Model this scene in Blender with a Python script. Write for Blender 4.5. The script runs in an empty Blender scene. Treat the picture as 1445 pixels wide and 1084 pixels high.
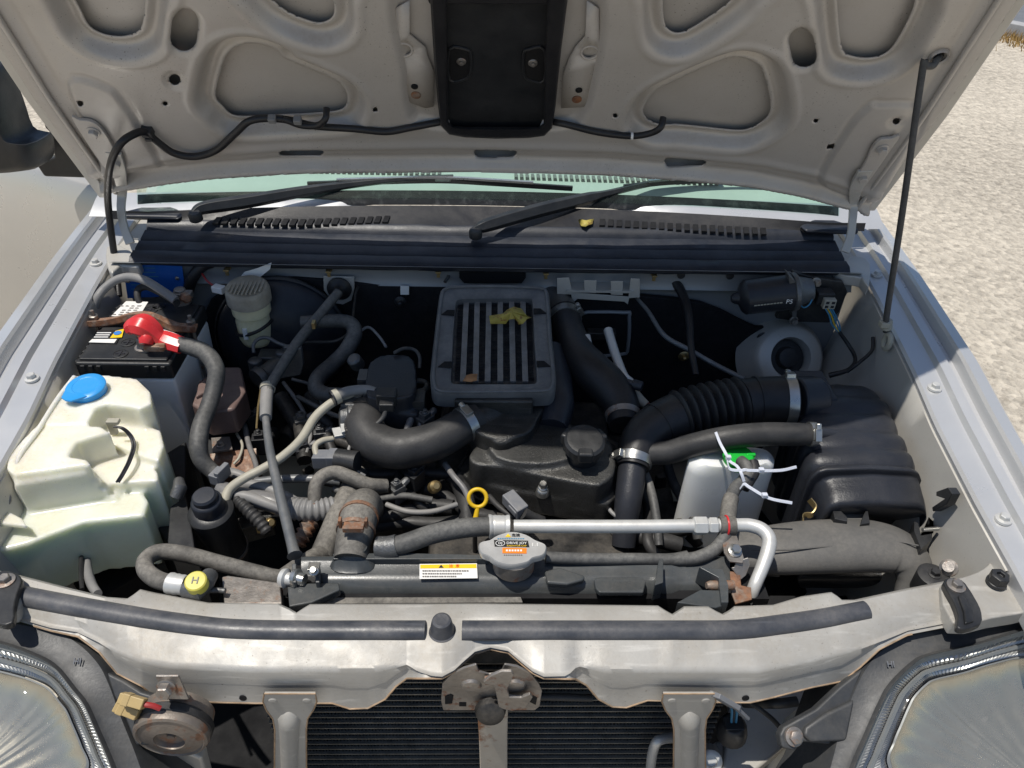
import bpy, bmesh, math, random
import numpy as np
from mathutils import Vector, Matrix, noise as mnoise
random.seed(7)
scene = bpy.context.scene
# ------------------------------------------------------------------ camera
FPX, CU, CV = 1080.0, 722.5, 542.0            # focal length and centre in photo pixels (1445 x 1084)
CAM = Vector((0, 0, 1.70))
_p, _ps, _ro = (math.radians(a) for a in (37.0, 2.0, 1.8))
FW = Vector((math.sin(_ps)*math.cos(_p), math.cos(_ps)*math.cos(_p), -math.sin(_p)))
_R0 = Vector((math.cos(_ps), -math.sin(_ps), 0)); _U0 = _R0.cross(FW)
RT = _R0*math.cos(_ro) + _U0*math.sin(_ro); UP = _U0*math.cos(_ro) - _R0*math.sin(_ro)
cd = bpy.data.cameras.new('camera'); cam = bpy.data.objects.new('camera', cd)
scene.collection.objects.link(cam)
cd.sensor_width = 36; cd.lens = 36*FPX/1445; cd.clip_start = 0.02; cd.clip_end = 500
M3 = Matrix((RT, UP, -FW)).transposed()
cam.matrix_world = Matrix.Translation(CAM) @ M3.to_4x4()
scene.camera = cam
# ------------------------------------------------------------------ light
SUN = Vector((-0.27, -0.05, 1.0)).normalized()
w = bpy.data.worlds.new('World'); scene.world = w; w.use_nodes = True
nt = w.node_tree; bg = nt.nodes['Background']
sky = nt.nodes.new('ShaderNodeTexSky'); sky.sky_type = 'NISHITA'; sky.sun_disc = False
sky.sun_elevation = math.asin(SUN.z); sky.sun_rotation = math.atan2(SUN.x, SUN.y)
sky.dust_density = 0.6; sky.ozone_density = 1.0
nt.links.new(sky.outputs[0], bg.inputs[0]); bg.inputs[1].default_value = 0.10
sd = bpy.data.lights.new('sun', 'SUN'); sd.energy = 4.3; sd.angle = math.radians(0.55); sd.color = (1.0, 0.95, 0.87)
so = bpy.data.objects.new('sun', sd); scene.collection.objects.link(so)
so.rotation_euler = SUN.to_track_quat('Z', 'Y').to_euler(); so.location = (0, 0, 6)
scene.view_settings.view_transform = 'Standard'; scene.view_settings.look = 'None'
scene.view_settings.exposure = 0.0; scene.view_settings.gamma = 1.0; scene.view_settings.use_curve_mapping = False
scene.render.resolution_x = 1024; scene.render.resolution_y = 768
scene.render.engine = 'CYCLES'
scene.cycles.max_bounces = 7; scene.cycles.diffuse_bounces = 4; scene.cycles.transmission_bounces = 6
# ------------------------------------------------------------------ photo pixel -> point
def ray(u, v): return FW + RT*((u-CU)/FPX) + UP*((CV-v)/FPX)
def PZ(u, v, z): d = ray(u, v); return CAM + d*((z-CAM.z)/d.z)
def PY(u, v, y): d = ray(u, v); return CAM + d*((y-CAM.y)/d.y)
def PX(u, v, x): d = ray(u, v); return CAM + d*((x-CAM.x)/d.x)
def PP(u, v, o, n): d = ray(u, v); return CAM + d*((Vector(o)-CAM).dot(n)/d.dot(n))
def depth(P): return (Vector(P)-CAM).dot(FW)
def mpp(P): return depth(P)/FPX                # metres per pixel at a point
X3, Y3, Z3 = Vector((1,0,0)), Vector((0,1,0)), Vector((0,0,1))
# ------------------------------------------------------------------ materials
MAT = {}
def mat(name, col, rough=0.5, metal=0.0, var=0.12, scale=25, bump=0.0, bscale=250, dust=0.0,
        dustcol=(0.36,0.32,0.26), spec=0.5, rust=0.0, trans=0.0, sss=0.0, coat=0.0, ior=1.45, speck=0.0, scratch=0.0, dthr=0.45):
    m = bpy.data.materials.new(name); m.use_nodes = True; t = m.node_tree; N = t.nodes; L = t.links
    b = N['Principled BSDF']
    b.inputs['Roughness'].default_value = rough; b.inputs['Metallic'].default_value = metal
    b.inputs['Specular IOR Level'].default_value = spec; b.inputs['IOR'].default_value = ior
    b.inputs['Transmission Weight'].default_value = trans; b.inputs['Coat Weight'].default_value = coat
    b.inputs['Coat Roughness'].default_value = 0.08
    if sss:
        b.inputs['Subsurface Weight'].default_value = sss; b.inputs['Subsurface Radius'].default_value = (0.02, 0.02, 0.015)
        b.inputs['Subsurface Scale'].default_value = 1.0
    tc = N.new('ShaderNodeTexCoord')
    def noise(sc, det=6, ro=0.6):
        n = N.new('ShaderNodeTexNoise'); n.inputs['Scale'].default_value = sc; n.inputs['Detail'].default_value = det
        n.inputs['Roughness'].default_value = ro; L.new(tc.outputs['Object'], n.inputs['Vector']); return n.outputs['Fac']
    def mp(src, a, bb, c, d):
        r = N.new('ShaderNodeMapRange'); r.inputs[1].default_value = a; r.inputs[2].default_value = bb
        r.inputs[3].default_value = c; r.inputs[4].default_value = d; L.new(src, r.inputs[0]); return r.outputs[0]
    def mix(f, c1, c2):
        x = N.new('ShaderNodeMix'); x.data_type = 'RGBA'
        if isinstance(f, float): x.inputs[0].default_value = f
        else: L.new(f, x.inputs[0])
        for s, c in ((6, c1), (7, c2)):
            if isinstance(c, tuple): x.inputs[s].default_value = (*c[:3], 1)
            else: L.new(c, x.inputs[s])
        return x.outputs[2]
    def mul(a, bb):
        x = N.new('ShaderNodeMath'); x.operation = 'MULTIPLY'
        for s, c in ((0, a), (1, bb)):
            if isinstance(c, (int, float)): x.inputs[s].default_value = c
            else: L.new(c, x.inputs[s])
        return x.outputs[0]
    lo = tuple(max(0, c*(1-var)) for c in col[:3]); hi = tuple(min(1, c*(1+var)) for c in col[:3])
    n1 = noise(scale)
    cur = mix(mp(n1, 0.3, 0.7, 0, 1), lo, hi)
    rsock = mp(noise(scale*2.3), 0.3, 0.7, max(0.02, rough*0.8), min(1, rough*1.2))
    if rust:
        rf = mp(noise(scale*1.7, 8, 0.65), 0.62-0.3*rust, 0.70-0.25*rust, 0, 1)
        cur = mix(rf, cur, mix(mp(noise(90), 0.35, 0.65, 0, 1), (0.10,0.035,0.015), (0.25,0.10,0.04)))
        if metal:
            L.new(mp(rf, 0, 1, metal, 0), b.inputs['Metallic'])
    if scratch:
        sc = N.new('ShaderNodeTexNoise'); sc.inputs['Scale'].default_value = 60; sc.inputs['Detail'].default_value = 8
        mpn = N.new('ShaderNodeMapping'); mpn.inputs['Scale'].default_value = (0.25, 2.0, 2.0)
        L.new(tc.outputs['Object'], mpn.inputs[0]); L.new(mpn.outputs[0], sc.inputs['Vector'])
        cur = mix(mp(sc.outputs['Fac'], 0.58, 0.72, 0, scratch), cur, tuple(min(1, c*1.8+0.05) for c in col[:3]))
    if dust:
        g = N.new('ShaderNodeNewGeometry'); sx = N.new('ShaderNodeSeparateXYZ'); L.new(g.outputs['Normal'], sx.inputs[0])
        up = mp(sx.outputs[2], -0.2, 0.95, 0.25, 1)
        df = mul(mul(mul(up, mp(noise(scale*0.6+8, 7, 0.62), dthr-0.10, dthr+0.20, 0.06, 1)), mp(noise(170, 5, 0.7), 0.32, 0.62, 0.45, 1.25)), dust)
        cur = mix(df, cur, dustcol)
    if speck:
        sp = mp(noise(420, 2, 0.5), 0.66, 0.74, 0, speck)
        cur = mix(mul(sp, mp(noise(9), 0.42, 0.62, 0, 1)), cur, (0.06, 0.045, 0.03))
    L.new(cur, b.inputs['Base Color']); L.new(rsock, b.inputs['Roughness'])
    if bump:
        bn = N.new('ShaderNodeBump'); bn.inputs['Strength'].default_value = bump; bn.inputs['Distance'].default_value = 0.002
        L.new(noise(bscale, 4), bn.inputs['Height']); L.new(bn.outputs[0], b.inputs['Normal'])
    MAT[name] = m; return m
mat('paint_out', (0.56,0.565,0.57), 0.32, 0.40, 0.03, 6, bump=0.03, bscale=900, coat=0.6, dust=0.12, dustcol=(0.5,0.47,0.42))
mat('paint_in', (0.50,0.485,0.45), 0.42, 0.25, 0.06, 7, bump=0.05, bscale=300, dust=0.35, dustcol=(0.52,0.47,0.38), speck=0.35)
mat('paint_hood', (0.49,0.46,0.425), 0.42, 0.15, 0.07, 5, bump=0.06, bscale=260, dust=0.75, dustcol=(0.35,0.295,0.235), speck=1.0, dthr=0.47)
mat('paint_cross', (0.38,0.37,0.345), 0.48, 0.12, 0.14, 11, bump=0.08, bscale=220, dust=0.6, dustcol=(0.31,0.28,0.235), scratch=0.35, speck=0.6)
mat('rust_edge', (0.30,0.20,0.12), 0.7, 0, 0.5, 40, bump=0.2, dust=0.4, dustcol=(0.42,0.36,0.28))
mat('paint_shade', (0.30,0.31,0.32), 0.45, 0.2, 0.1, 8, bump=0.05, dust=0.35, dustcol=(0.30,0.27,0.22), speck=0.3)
mat('rubber', (0.022,0.022,0.023), 0.55, 0, 0.3, 18, bump=0.15, bscale=320, dust=0.14, dustcol=(0.18,0.17,0.155))
mat('rubber_grey', (0.035,0.036,0.038), 0.6, 0, 0.25, 14, bump=0.2, bscale=260, dust=0.6, dustcol=(0.20,0.195,0.18), dthr=0.40)
mat('rubber_dusty', (0.05,0.047,0.043), 0.75, 0, 0.25, 14, bump=0.25, bscale=300, dust=0.8, dustcol=(0.23,0.215,0.19), dthr=0.37)
mat('rubber_clean', (0.014,0.014,0.016), 0.45, 0, 0.2, 18, bump=0.12, bscale=340, dust=0.08, dustcol=(0.2,0.18,0.15))
mat('seal_strip', (0.045,0.050,0.062), 0.42, 0, 0.2, 20, bump=0.10, bscale=260, dust=0.45, dustcol=(0.17,0.16,0.15), scratch=0.3)
mat('plastic_black', (0.018,0.019,0.021), 0.42, 0, 0.25, 20, bump=0.12, bscale=420, dust=0.09, dustcol=(0.2,0.19,0.17))
mat('plastic_cowl', (0.015,0.018,0.026), 0.42, 0, 0.2, 20, bump=0.12, bscale=420, dust=0.10, dustcol=(0.13,0.13,0.13), scratch=0.05)
mat('plastic_airbox', (0.020,0.022,0.028), 0.36, 0, 0.2, 14, bump=0.25, bscale=420, dust=0.07, dustcol=(0.14,0.13,0.12))
mat('plastic_rad', (0.050,0.057,0.061), 0.30, 0, 0.25, 12, bump=0.06, bscale=350, dust=0.26, dustcol=(0.17,0.155,0.135), scratch=0.2)
mat('plastic_grey', (0.16,0.17,0.19), 0.45, 0, 0.1, 20, dust=0.25)
mat('plastic_brown', (0.13,0.085,0.075), 0.42, 0, 0.1, 20, bump=0.06, dust=0.30, dustcol=(0.32,0.25,0.22))
mat('intercooler_frame', (0.105,0.110,0.116), 0.45, 0, 0.2, 22, bump=0.18, bscale=380, dust=0.35, dustcol=(0.26,0.25,0.235))
mat('duct_dusty', (0.090,0.089,0.086), 0.65, 0, 0.15, 10, bump=0.15, bscale=300, dust=0.6, dustcol=(0.165,0.155,0.14), dthr=0.38)
mat('insulator', (0.006,0.006,0.008), 0.85, 0, 0.3, 20, bump=0.3, bscale=160)
mat('dark_metal', (0.026,0.026,0.027), 0.5, 0.3, 0.5, 20, bump=0.35, bscale=140, dust=0.55, dustcol=(0.13,0.115,0.095))
mat('dark_void', (0.005,0.005,0.006), 0.9, 0, 0.2, 10, bump=0.2)
mat('cast', (0.16,0.165,0.17), 0.45, 0.65, 0.3, 18, bump=0.45, bscale=300, dust=0.5, dustcol=(0.12,0.11,0.095))
mat('cast_black', (0.055,0.055,0.053), 0.34, 0.5, 0.6, 12, bump=0.6, bscale=420, dust=0.30, dustcol=(0.14,0.13,0.115), scratch=0.35, dthr=0.52)
mat('alu', (0.62,0.62,0.60), 0.45, 0.40, 0.06, 30, bump=0.06, bscale=300, dust=0.35, dustcol=(0.5,0.47,0.42))
mat('steel', (0.48,0.48,0.46), 0.32, 0.9, 0.15, 40, bump=0.08, bscale=300, dust=0.15)
mat('steel_dirty', (0.30,0.28,0.26), 0.45, 0.7, 0.3, 30, bump=0.2, bscale=250, dust=0.45, dustcol=(0.25,0.21,0.17), rust=0.25)
mat('rusty', (0.26,0.20,0.16), 0.6, 0.45, 0.3, 30, bump=0.4, bscale=250, dust=0.3, rust=0.75)
mat('brass', (0.45,0.33,0.15), 0.4, 0.85, 0.2, 40, dust=0.2)
mat('rod_grey', (0.13,0.14,0.15), 0.45, 0.3, 0.2, 20, bump=0.1, dust=0.35, dustcol=(0.3,0.28,0.25))
mat('tank', (0.80,0.79,0.68), 0.24, 0, 0.06, 9, bump=0.05, bscale=120, sss=0.8, dust=0.6, dustcol=(0.66,0.56,0.38), dthr=0.50, speck=0.45)
mat('resv_white', (0.76,0.77,0.75), 0.3, 0, 0.03, 9, sss=0.4, dust=0.12)
mat('fluid_tank', (0.85,0.79,0.52), 0.3, 0, 0.08, 20, sss=0.35, dust=0.4, dustcol=(0.4,0.33,0.2))
mat('cap_dirty', (0.34,0.31,0.25), 0.6, 0, 0.35, 30, bump=0.2, dust=0.7, dustcol=(0.22,0.19,0.14))
mat('blue', (0.02,0.30,0.72), 0.35, 0, 0.06, 20, bump=0.04, dust=0.08)
mat('blue_plate', (0.01,0.12,0.50), 0.35, 0.2, 0.08, 20, dust=0.1)
mat('red', (0.62,0.025,0.03), 0.30, 0, 0.1, 20, bump=0.05, dust=0.06)
mat('green', (0.015,0.42,0.045), 0.3, 0, 0.08, 20)
mat('yellow', (0.72,0.46,0.01), 0.4, 0, 0.08, 20, dust=0.1)
mat('yellow_cap', (0.62,0.55,0.08), 0.45, 0, 0.1, 20, dust=0.2)
mat('connector_tan', (0.44,0.32,0.14), 0.4, 0, 0.1, 30, dust=0.15)
mat('white_plastic', (0.78,0.78,0.76), 0.4, 0, 0.04, 20, dust=0.1)
mat('tie', (0.62,0.65,0.72), 0.25, 0, 0.03, 20, sss=0.2)
mat('battery_case', (0.80,0.81,0.82), 0.35, 0, 0.05, 14, dust=0.15, sss=0.3, dustcol=(0.4,0.38,0.34))
mat('sticker_white', (0.80,0.79,0.76), 0.4, 0, 0.03, 30, dust=0.1)
mat('sticker_black', (0.02,0.02,0.02), 0.35, 0, 0.05)
mat('sticker_orange', (0.85,0.22,0.02), 0.4, 0, 0.05)
mat('sticker_yellow', (0.85,0.55,0.02), 0.4, 0, 0.05)
mat('sticker_blue', (0.05,0.22,0.60), 0.4, 0, 0.05)
mat('ink', (0.02,0.02,0.025), 0.5, 0, 0.02)
mat('ink_grey', (0.20,0.19,0.18), 0.5, 0, 0.05)
mat('cable_cream', (0.40,0.38,0.31), 0.5, 0, 0.1, 25, bump=0.08, dust=0.4, dustcol=(0.26,0.23,0.18))
mat('cable_grey', (0.20,0.20,0.20), 0.5, 0, 0.12, 25, bump=0.12, dust=0.4, dustcol=(0.32,0.3,0.27))
mat('tape', (0.13,0.13,0.135), 0.35, 0, 0.2, 40, bump=0.2, bscale=120, dust=0.4, dustcol=(0.3,0.28,0.25))
mat('wire_blue', (0.05,0.22,0.36), 0.4); mat('wire_yellow', (0.6,0.4,0.03), 0.4); mat('wire_red', (0.35,0.03,0.03), 0.4)
mat('fin', (0.055,0.056,0.060), 0.5, 0.3, 0.4, 90, bump=0.5, bscale=600, dust=0.3)
mat('fin_bar', (0.20,0.20,0.20), 0.6, 0.3, 0.3, 60, bump=0.4, bscale=500, dust=0.5, dustcol=(0.24,0.22,0.19))
mat('cond_fin', (0.030,0.030,0.031), 0.5, 0.3, 0.3, 60); mat('cond_tube', (0.17,0.165,0.15), 0.5, 0.4, 0.3, 60, dust=0.3)
mat('leaf_yellow', (0.42,0.34,0.07), 0.6, 0, 0.3, 60, bump=0.3, rust=0.3); mat('leaf_brown', (0.35,0.17,0.07), 0.65, 0, 0.25, 60, bump=0.3)
mat('silver_wiper', (0.55,0.55,0.54), 0.3, 0.8, 0.08, 30)
mat('dash', (0.50,0.52,0.50), 0.7, 0, 0.05, 20); mat('frit', (0.012,0.014,0.018), 0.15, 0, 0.2, 60, dust=0.5, dustcol=(0.2,0.2,0.2), dthr=0.6)
mat('reflector', (0.60,0.55,0.46), 0.28, 0.75, 0.06, 20, bump=0.02)  # warm tint put into the colour stands in for reflected ground
mat('chrome', (0.55,0.55,0.55), 0.36, 1.0, 0.03, 20, bump=0.02); mat('lamp_house', (0.04,0.043,0.047), 0.5, 0, 0.2, 14, bump=0.12, dust=0.22, dustcol=(0.2,0.18,0.15), scratch=0.15)
mat('door_panel', (0.52,0.50,0.46), 0.3, 0.4, 0.02, 4, coat=0.5)
mat('grass', (0.34,0.22,0.08), 0.9, 0, 0.4, 40); mat('kerb', (0.36,0.36,0.36), 0.85, 0, 0.1, 12, bump=0.3)
def fluid_line(name, level, tint):
    # coloured washer fluid seen through the plastic up to its level
    m = MAT[name]; t = m.node_tree; N = t.nodes; L = t.links; b = N['Principled BSDF']; src = b.inputs['Base Color'].links[0].from_socket
    tc = N.new('ShaderNodeTexCoord'); sx = N.new('ShaderNodeSeparateXYZ'); L.new(tc.outputs['Object'], sx.inputs[0])
    r = N.new('ShaderNodeMapRange'); r.inputs[1].default_value = level-0.020; r.inputs[2].default_value = level+0.012; L.new(sx.outputs[2], r.inputs[0])
    c = N.new('ShaderNodeMix'); c.data_type = 'RGBA'; L.new(r.outputs[0], c.inputs[0]); c.inputs[6].default_value = (*tint, 1); c.inputs[7].default_value = (1,1,1,1)
    x = N.new('ShaderNodeMix'); x.data_type = 'RGBA'; x.blend_type = 'MULTIPLY'; x.inputs[0].default_value = 1.0; L.new(src, x.inputs[6]); L.new(c.outputs[2], x.inputs[7]); L.new(x.outputs[2], b.inputs['Base Color'])
fluid_line('tank', 0.212, (0.82,0.955,0.91))
def glass(name, col, rough=0.02, ior=1.45):
    m = bpy.data.materials.new(name); m.use_nodes = True; t = m.node_tree; N = t.nodes; L = t.links
    for n in list(N): N.remove(n)
    o = N.new('ShaderNodeOutputMaterial'); mx = N.new('ShaderNodeMixShader'); fr0 = N.new('ShaderNodeLayerWeight'); pw = N.new('ShaderNodeMath'); pw.operation = 'POWER'; pw.inputs[1].default_value = 4.5; L.new(fr0.outputs['Facing'], pw.inputs[0]); fr = N.new('ShaderNodeMath'); fr.operation = 'MULTIPLY_ADD'; fr.inputs[1].default_value = 0.9; fr.inputs[2].default_value = 0.035; L.new(pw.outputs[0], fr.inputs[0])
    tr = N.new('ShaderNodeBsdfTransparent'); tr.inputs[0].default_value = (*col, 1)
    gl = N.new('ShaderNodeBsdfGlossy'); gl.inputs['Roughness'].default_value = rough
    L.new(fr.outputs[0], mx.inputs[0]); L.new(tr.outputs[0], mx.inputs[1]); L.new(gl.outputs[0], mx.inputs[2]); L.new(mx.outputs[0], o.inputs[0])
    MAT[name] = m; return m
glass('windscreen_glass', (0.74,0.88,0.82)); glass('lamp_glass', (0.90,0.91,0.90), 0.03, 1.35)
def ground_mat():
    m = bpy.data.materials.new('concrete'); m.use_nodes = True; t = m.node_tree; N = t.nodes; L = t.links; b = N['Principled BSDF']
    tc = N.new('ShaderNodeTexCoord')
    def tex(kind, sc, **k):
        n = N.new(kind); n.inputs['Scale'].default_value = sc
        for a, v in k.items(): n.inputs[a].default_value = v
        L.new(tc.outputs['Object'], n.inputs['Vector']); return n
    big = tex('ShaderNodeTexNoise', 0.8, Detail=8, Roughness=0.65); mid = tex('ShaderNodeTexNoise', 26, Detail=6, Roughness=0.75)
    vo = tex('ShaderNodeTexVoronoi', 34)
    r = N.new('ShaderNodeValToRGB'); e = r.color_ramp.elements
    e[0].position = 0.30; e[0].color = (0.30,0.262,0.21,1); e[1].position = 0.72; e[1].color = (0.74,0.665,0.54,1)
    x = e.new(0.5); x.color = (0.60,0.535,0.435,1)
    a = N.new('ShaderNodeMath'); a.operation = 'MULTIPLY_ADD'; a.inputs[1].default_value = 0.35
    L.new(big.outputs['Fac'], a.inputs[0])
    q = N.new('ShaderNodeMath'); q.operation = 'MULTIPLY_ADD'; q.inputs[1].default_value = 0.9; q.inputs[2].default_value = -0.12
    L.new(mid.outputs['Fac'], q.inputs[0]); L.new(q.outputs[0], a.inputs[2]); L.new(a.outputs[0], r.inputs[0])
    mx = N.new('ShaderNodeMix'); mx.data_type = 'RGBA'; mx.blend_type = 'MULTIPLY'; mx.inputs[0].default_value = 0.30
    sep = N.new('ShaderNodeSeparateColor'); L.new(vo.outputs['Color'], sep.inputs[0]); L.new(r.outputs[0], mx.inputs[6]); L.new(sep.outputs[0], mx.inputs[7]); L.new(mx.outputs[2], b.inputs['Base Color'])
    b.inputs['Roughness'].default_value = 0.9
    bp = N.new('ShaderNodeBump'); bp.inputs['Strength'].default_value = 0.9; bp.inputs['Distance'].default_value = 0.012
    hh = N.new('ShaderNodeMath'); hh.operation = 'ADD'; L.new(vo.outputs['Distance'], hh.inputs[0]); L.new(mid.outputs['Fac'], hh.inputs[1])
    L.new(hh.outputs[0], bp.inputs['Height']); L.new(bp.outputs[0], b.inputs['Normal'])
    MAT['concrete'] = m
ground_mat(); mat('asphalt', (0.14,0.15,0.165), 0.9, 0, 0.15, 3, bump=0.4, bscale=60)
# ------------------------------------------------------------------ geometry helpers
COL = scene.collection
def smoothstep(a, b, x):
    x = np.clip((x-a)/(b-a), 0, 1); return x*x*(3-2*x)
def cr(pts, n=8):
    """Catmull-Rom through tuples/vectors of any length."""
    P = [np.array(p, float) for p in pts]
    if len(P) < 3: return [P[0]+(P[-1]-P[0])*i/n for i in range(n+1)]
    P = [2*P[0]-P[1]] + P + [2*P[-1]-P[-2]]; out = []
    for i in range(1, len(P)-2):
        for k in range(n):
            t = k/n
            out.append(0.5*((2*P[i]) + (P[i+1]-P[i-1])*t + (2*P[i-1]-5*P[i]+4*P[i+1]-P[i+2])*t*t + (3*P[i]-P[i-1]-3*P[i+1]+P[i+2])*t**3))
    out.append(P[-2]); return out
def frames(pts):
    pts = [Vector(p) for p in pts]; T = []
    for i in range(len(pts)):
        t = pts[min(i+1, len(pts)-1)] - pts[max(i-1, 0)]
        T.append(t.normalized() if t.length > 1e-9 else (T[-1] if T else Z3))
    a = Z3 if abs(T[0].z) < 0.9 else X3
    nrm = (a - T[0]*a.dot(T[0])).normalized(); out = []
    for i, t in enumerate(T):
        nrm = (nrm - t*nrm.dot(t)); nrm = nrm.normalized() if nrm.length > 1e-6 else t.orthogonal().normalized()
        out.append((pts[i], t, nrm, t.cross(nrm)))
    return out
def basis(n, up=None):
    n = Vector(n).normalized(); up = Vector(up) if up else (Z3 if abs(n.z) < 0.95 else Y3)
    a = up.cross(n).normalized(); return a, n.cross(a), n      # x, y, normal
class MB:
    def __init__(s): s.v = []; s.f = []
    def add(s, vs, fs):
        o = len(s.v); s.v += [Vector(v) for v in vs]; s.f += [tuple(i+o for i in f) for f in fs]; return s
    def box(s, c, size, ax=None):
        ax = ax or (X3, Y3, Z3); c = Vector(c); h = [a*(d/2) for a, d in zip(ax, size)]
        vs = [c+h[0]*i+h[1]*j+h[2]*k for k in (-1,1) for j in (-1,1) for i in (-1,1)]
        return s.add(vs, [(0,2,3,1),(4,5,7,6),(0,1,5,4),(2,6,7,3),(0,4,6,2),(1,3,7,5)])
    def prism(s, poly, vec):
        poly = [Vector(p) for p in poly]; vec = Vector(vec); n = len(poly)
        nn = Vector((0,0,0))
        for i in range(n): nn += poly[i].cross(poly[(i+1) % n])
        if nn.dot(vec) > 0: poly.reverse()
        return s.add(poly + [p+vec for p in poly], [tuple(range(n)), tuple(range(2*n-1, n-1, -1))] + [(i, i+n, (i+1) % n+n, (i+1) % n) for i in range(n)])
    def loft(s, rings, cap=True, closed=True):
        n = len(rings[0]); vs = [p for r in rings for p in r]; fs = []
        m = n if closed else n-1
        for i in range(len(rings)-1):
            for k in range(m):
                a = i*n+k; b = i*n+(k+1) % n; fs.append((a, b, b+n, a+n))
        if cap and closed: fs += [tuple(range(n-1, -1, -1)), tuple(range((len(rings)-1)*n, len(rings)*n))]
        return s.add(vs, fs)
    def tube(s, pts, rads, n=14, cap=True, sq=None):
        if not hasattr(rads, '__len__'): rads = [rads]*len(pts)
        rings = []
        for (p, t, a, b), r in zip(frames(pts), rads):
            e = sq or (1, 1)
            rings.append([p + a*(r*e[0]*math.cos(2*math.pi*k/n)) + b*(r*e[1]*math.sin(2*math.pi*k/n)) for k in range(n)])
        return s.loft(rings, cap)
    def lathe(s, c, axis, prof, n=28, cap=True):
        a, b, nn = basis(axis); c = Vector(c)
        return s.loft([[c + nn*h + (a*math.cos(2*math.pi*k/n) + b*math.sin(2*math.pi*k/n))*r for k in range(n)] for r, h in prof], cap)
    def ribbon(s, pts, wdir, width, thick):
        """flat strip along pts; wdir = direction of its width"""
        rings = []
        for p, t, a, b in frames(pts):
            wd = Vector(wdir); wd = (wd - t*wd.dot(t)).normalized(); nn = t.cross(wd)
            rings.append([p+wd*width/2+nn*thick/2, p-wd*width/2+nn*thick/2, p-wd*width/2-nn*thick/2, p+wd*width/2-nn*thick/2])
        return s.loft(rings)
    def hexbolt(s, c, axis, r=0.007, h=0.006, flange=1.35):
        axis = Vector(axis).normalized(); c = Vector(c)
        s.lathe(c, axis, [(r*flange, -0.002), (r*flange, 0.0012), (r*1.05, 0.002)], 20)
        return s.lathe(c+axis*0.002, axis, [(r, 0), (r, h*0.85), (r*0.85, h)], 6)
    def build(s, name, m, parent=None, bevel=0, seg=2, ang=38, label=None, cat=None, group=None, kind=None, remesh=0, smooth=0, subsurf=0, solid=0, flat=False):
        me = bpy.data.meshes.new(name); me.from_pydata([tuple(v) for v in s.v], [], s.f)
        return link(name, me, m, parent, bevel, seg, ang, label, cat, group, kind, remesh, smooth, subsurf, solid, flat)
def link(name, me, m, parent=None, bevel=0, seg=2, ang=38, label=None, cat=None, group=None, kind=None, remesh=0, smooth=0, subsurf=0, solid=0, flat=False):
    co = np.zeros(len(me.vertices)*3); me.vertices.foreach_get('co', co); co = co.reshape(-1, 3)
    if parent is not None:
        off = np.array(world_loc(parent)); loc = Vector((0,0,0))
    else:
        off = np.array(((co[:,0].min()+co[:,0].max())/2, (co[:,1].min()+co[:,1].max())/2, co[:,2].min())); loc = Vector(off)
    me.vertices.foreach_set('co', (co-off).ravel()); me.update()
    bm = bmesh.new(); bm.from_mesh(me); bmesh.ops.recalc_face_normals(bm, faces=bm.faces); bm.to_mesh(me); bm.free()
    if not flat:
        me.polygons.foreach_set('use_smooth', [True]*len(me.polygons)); me.set_sharp_from_angle(angle=math.radians(ang))
    o = bpy.data.objects.new(name, me); COL.objects.link(o); o.location = loc
    if parent is not None: o.parent = parent
    me.materials.append(MAT[m])
    if solid:
        d = o.modifiers.new('solid', 'SOLIDIFY'); d.thickness = solid; d.offset = 0
    if remesh:
        d = o.modifiers.new('remesh', 'REMESH'); d.mode = 'VOXEL'; d.voxel_size = remesh; d.use_smooth_shade = True
        if smooth:
            d = o.modifiers.new('smooth', 'SMOOTH'); d.iterations = smooth; d.factor = 0.5
    if bevel:
        d = o.modifiers.new('bevel', 'BEVEL'); d.width = bevel; d.segments = seg; d.limit_method = 'ANGLE'; d.angle_limit = math.radians(ang); d.harden_normals = True
    if subsurf:
        d = o.modifiers.new('sub', 'SUBSURF'); d.levels = subsurf; d.render_levels = subsurf
    tag(o, label, cat, group, kind); return o
def world_loc(o):
    l = Vector((0,0,0))
    while o is not None: l += o.location; o = o.parent
    return l
def tag(o, label=None, cat=None, group=None, kind=None):
    for k, v in (('label', label), ('category', cat), ('group', group), ('kind', kind)):
        if v: o[k] = v
    return o
def thing(name, loc, label, cat, group=None):
    o = bpy.data.objects.new(name, None); COL.objects.link(o); o.location = loc; o.empty_display_size = 0.02
    return tag(o, label, cat, group)
class Path:
    """smooth path from photo pixels: (u, v, z, width in pixels) or world Vectors via raw"""
    def __init__(s, pts, n=8, raw=False):
        if raw: q = [(*p[0], p[1]) for p in pts]
        else:
            q = []
            for u, v, z, wd in pts:
                P = PZ(u, v, z); q.append((*P, wd*mpp(P)/2))
        c = cr(q, n); s.p = [Vector(a[:3]) for a in c]; s.r = [float(a[3]) for a in c]
        L = [0]
        for a, b in zip(s.p, s.p[1:]): L.append(L[-1]+(b-a).length)
        s.L = L
    def at(s, f):
        d = f*s.L[-1]
        for i in range(len(s.L)-1):
            if s.L[i+1] >= d or i == len(s.L)-2:
                k = (d-s.L[i])/max(1e-9, s.L[i+1]-s.L[i]); return s.p[i].lerp(s.p[i+1], k), s.r[i]*(1-k)+s.r[i+1]*k
    def sub(s, f0, f1, n=6, extra=0.0):
        q = [s.at(f0+(f1-f0)*i/n) for i in range(n+1)]; return [a[0] for a in q], [a[1]+extra for a in q]
    def tan(s, f):
        a, b = s.at(max(0, f-0.01))[0], s.at(min(1, f+0.01))[0]; return (b-a).normalized()
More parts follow.
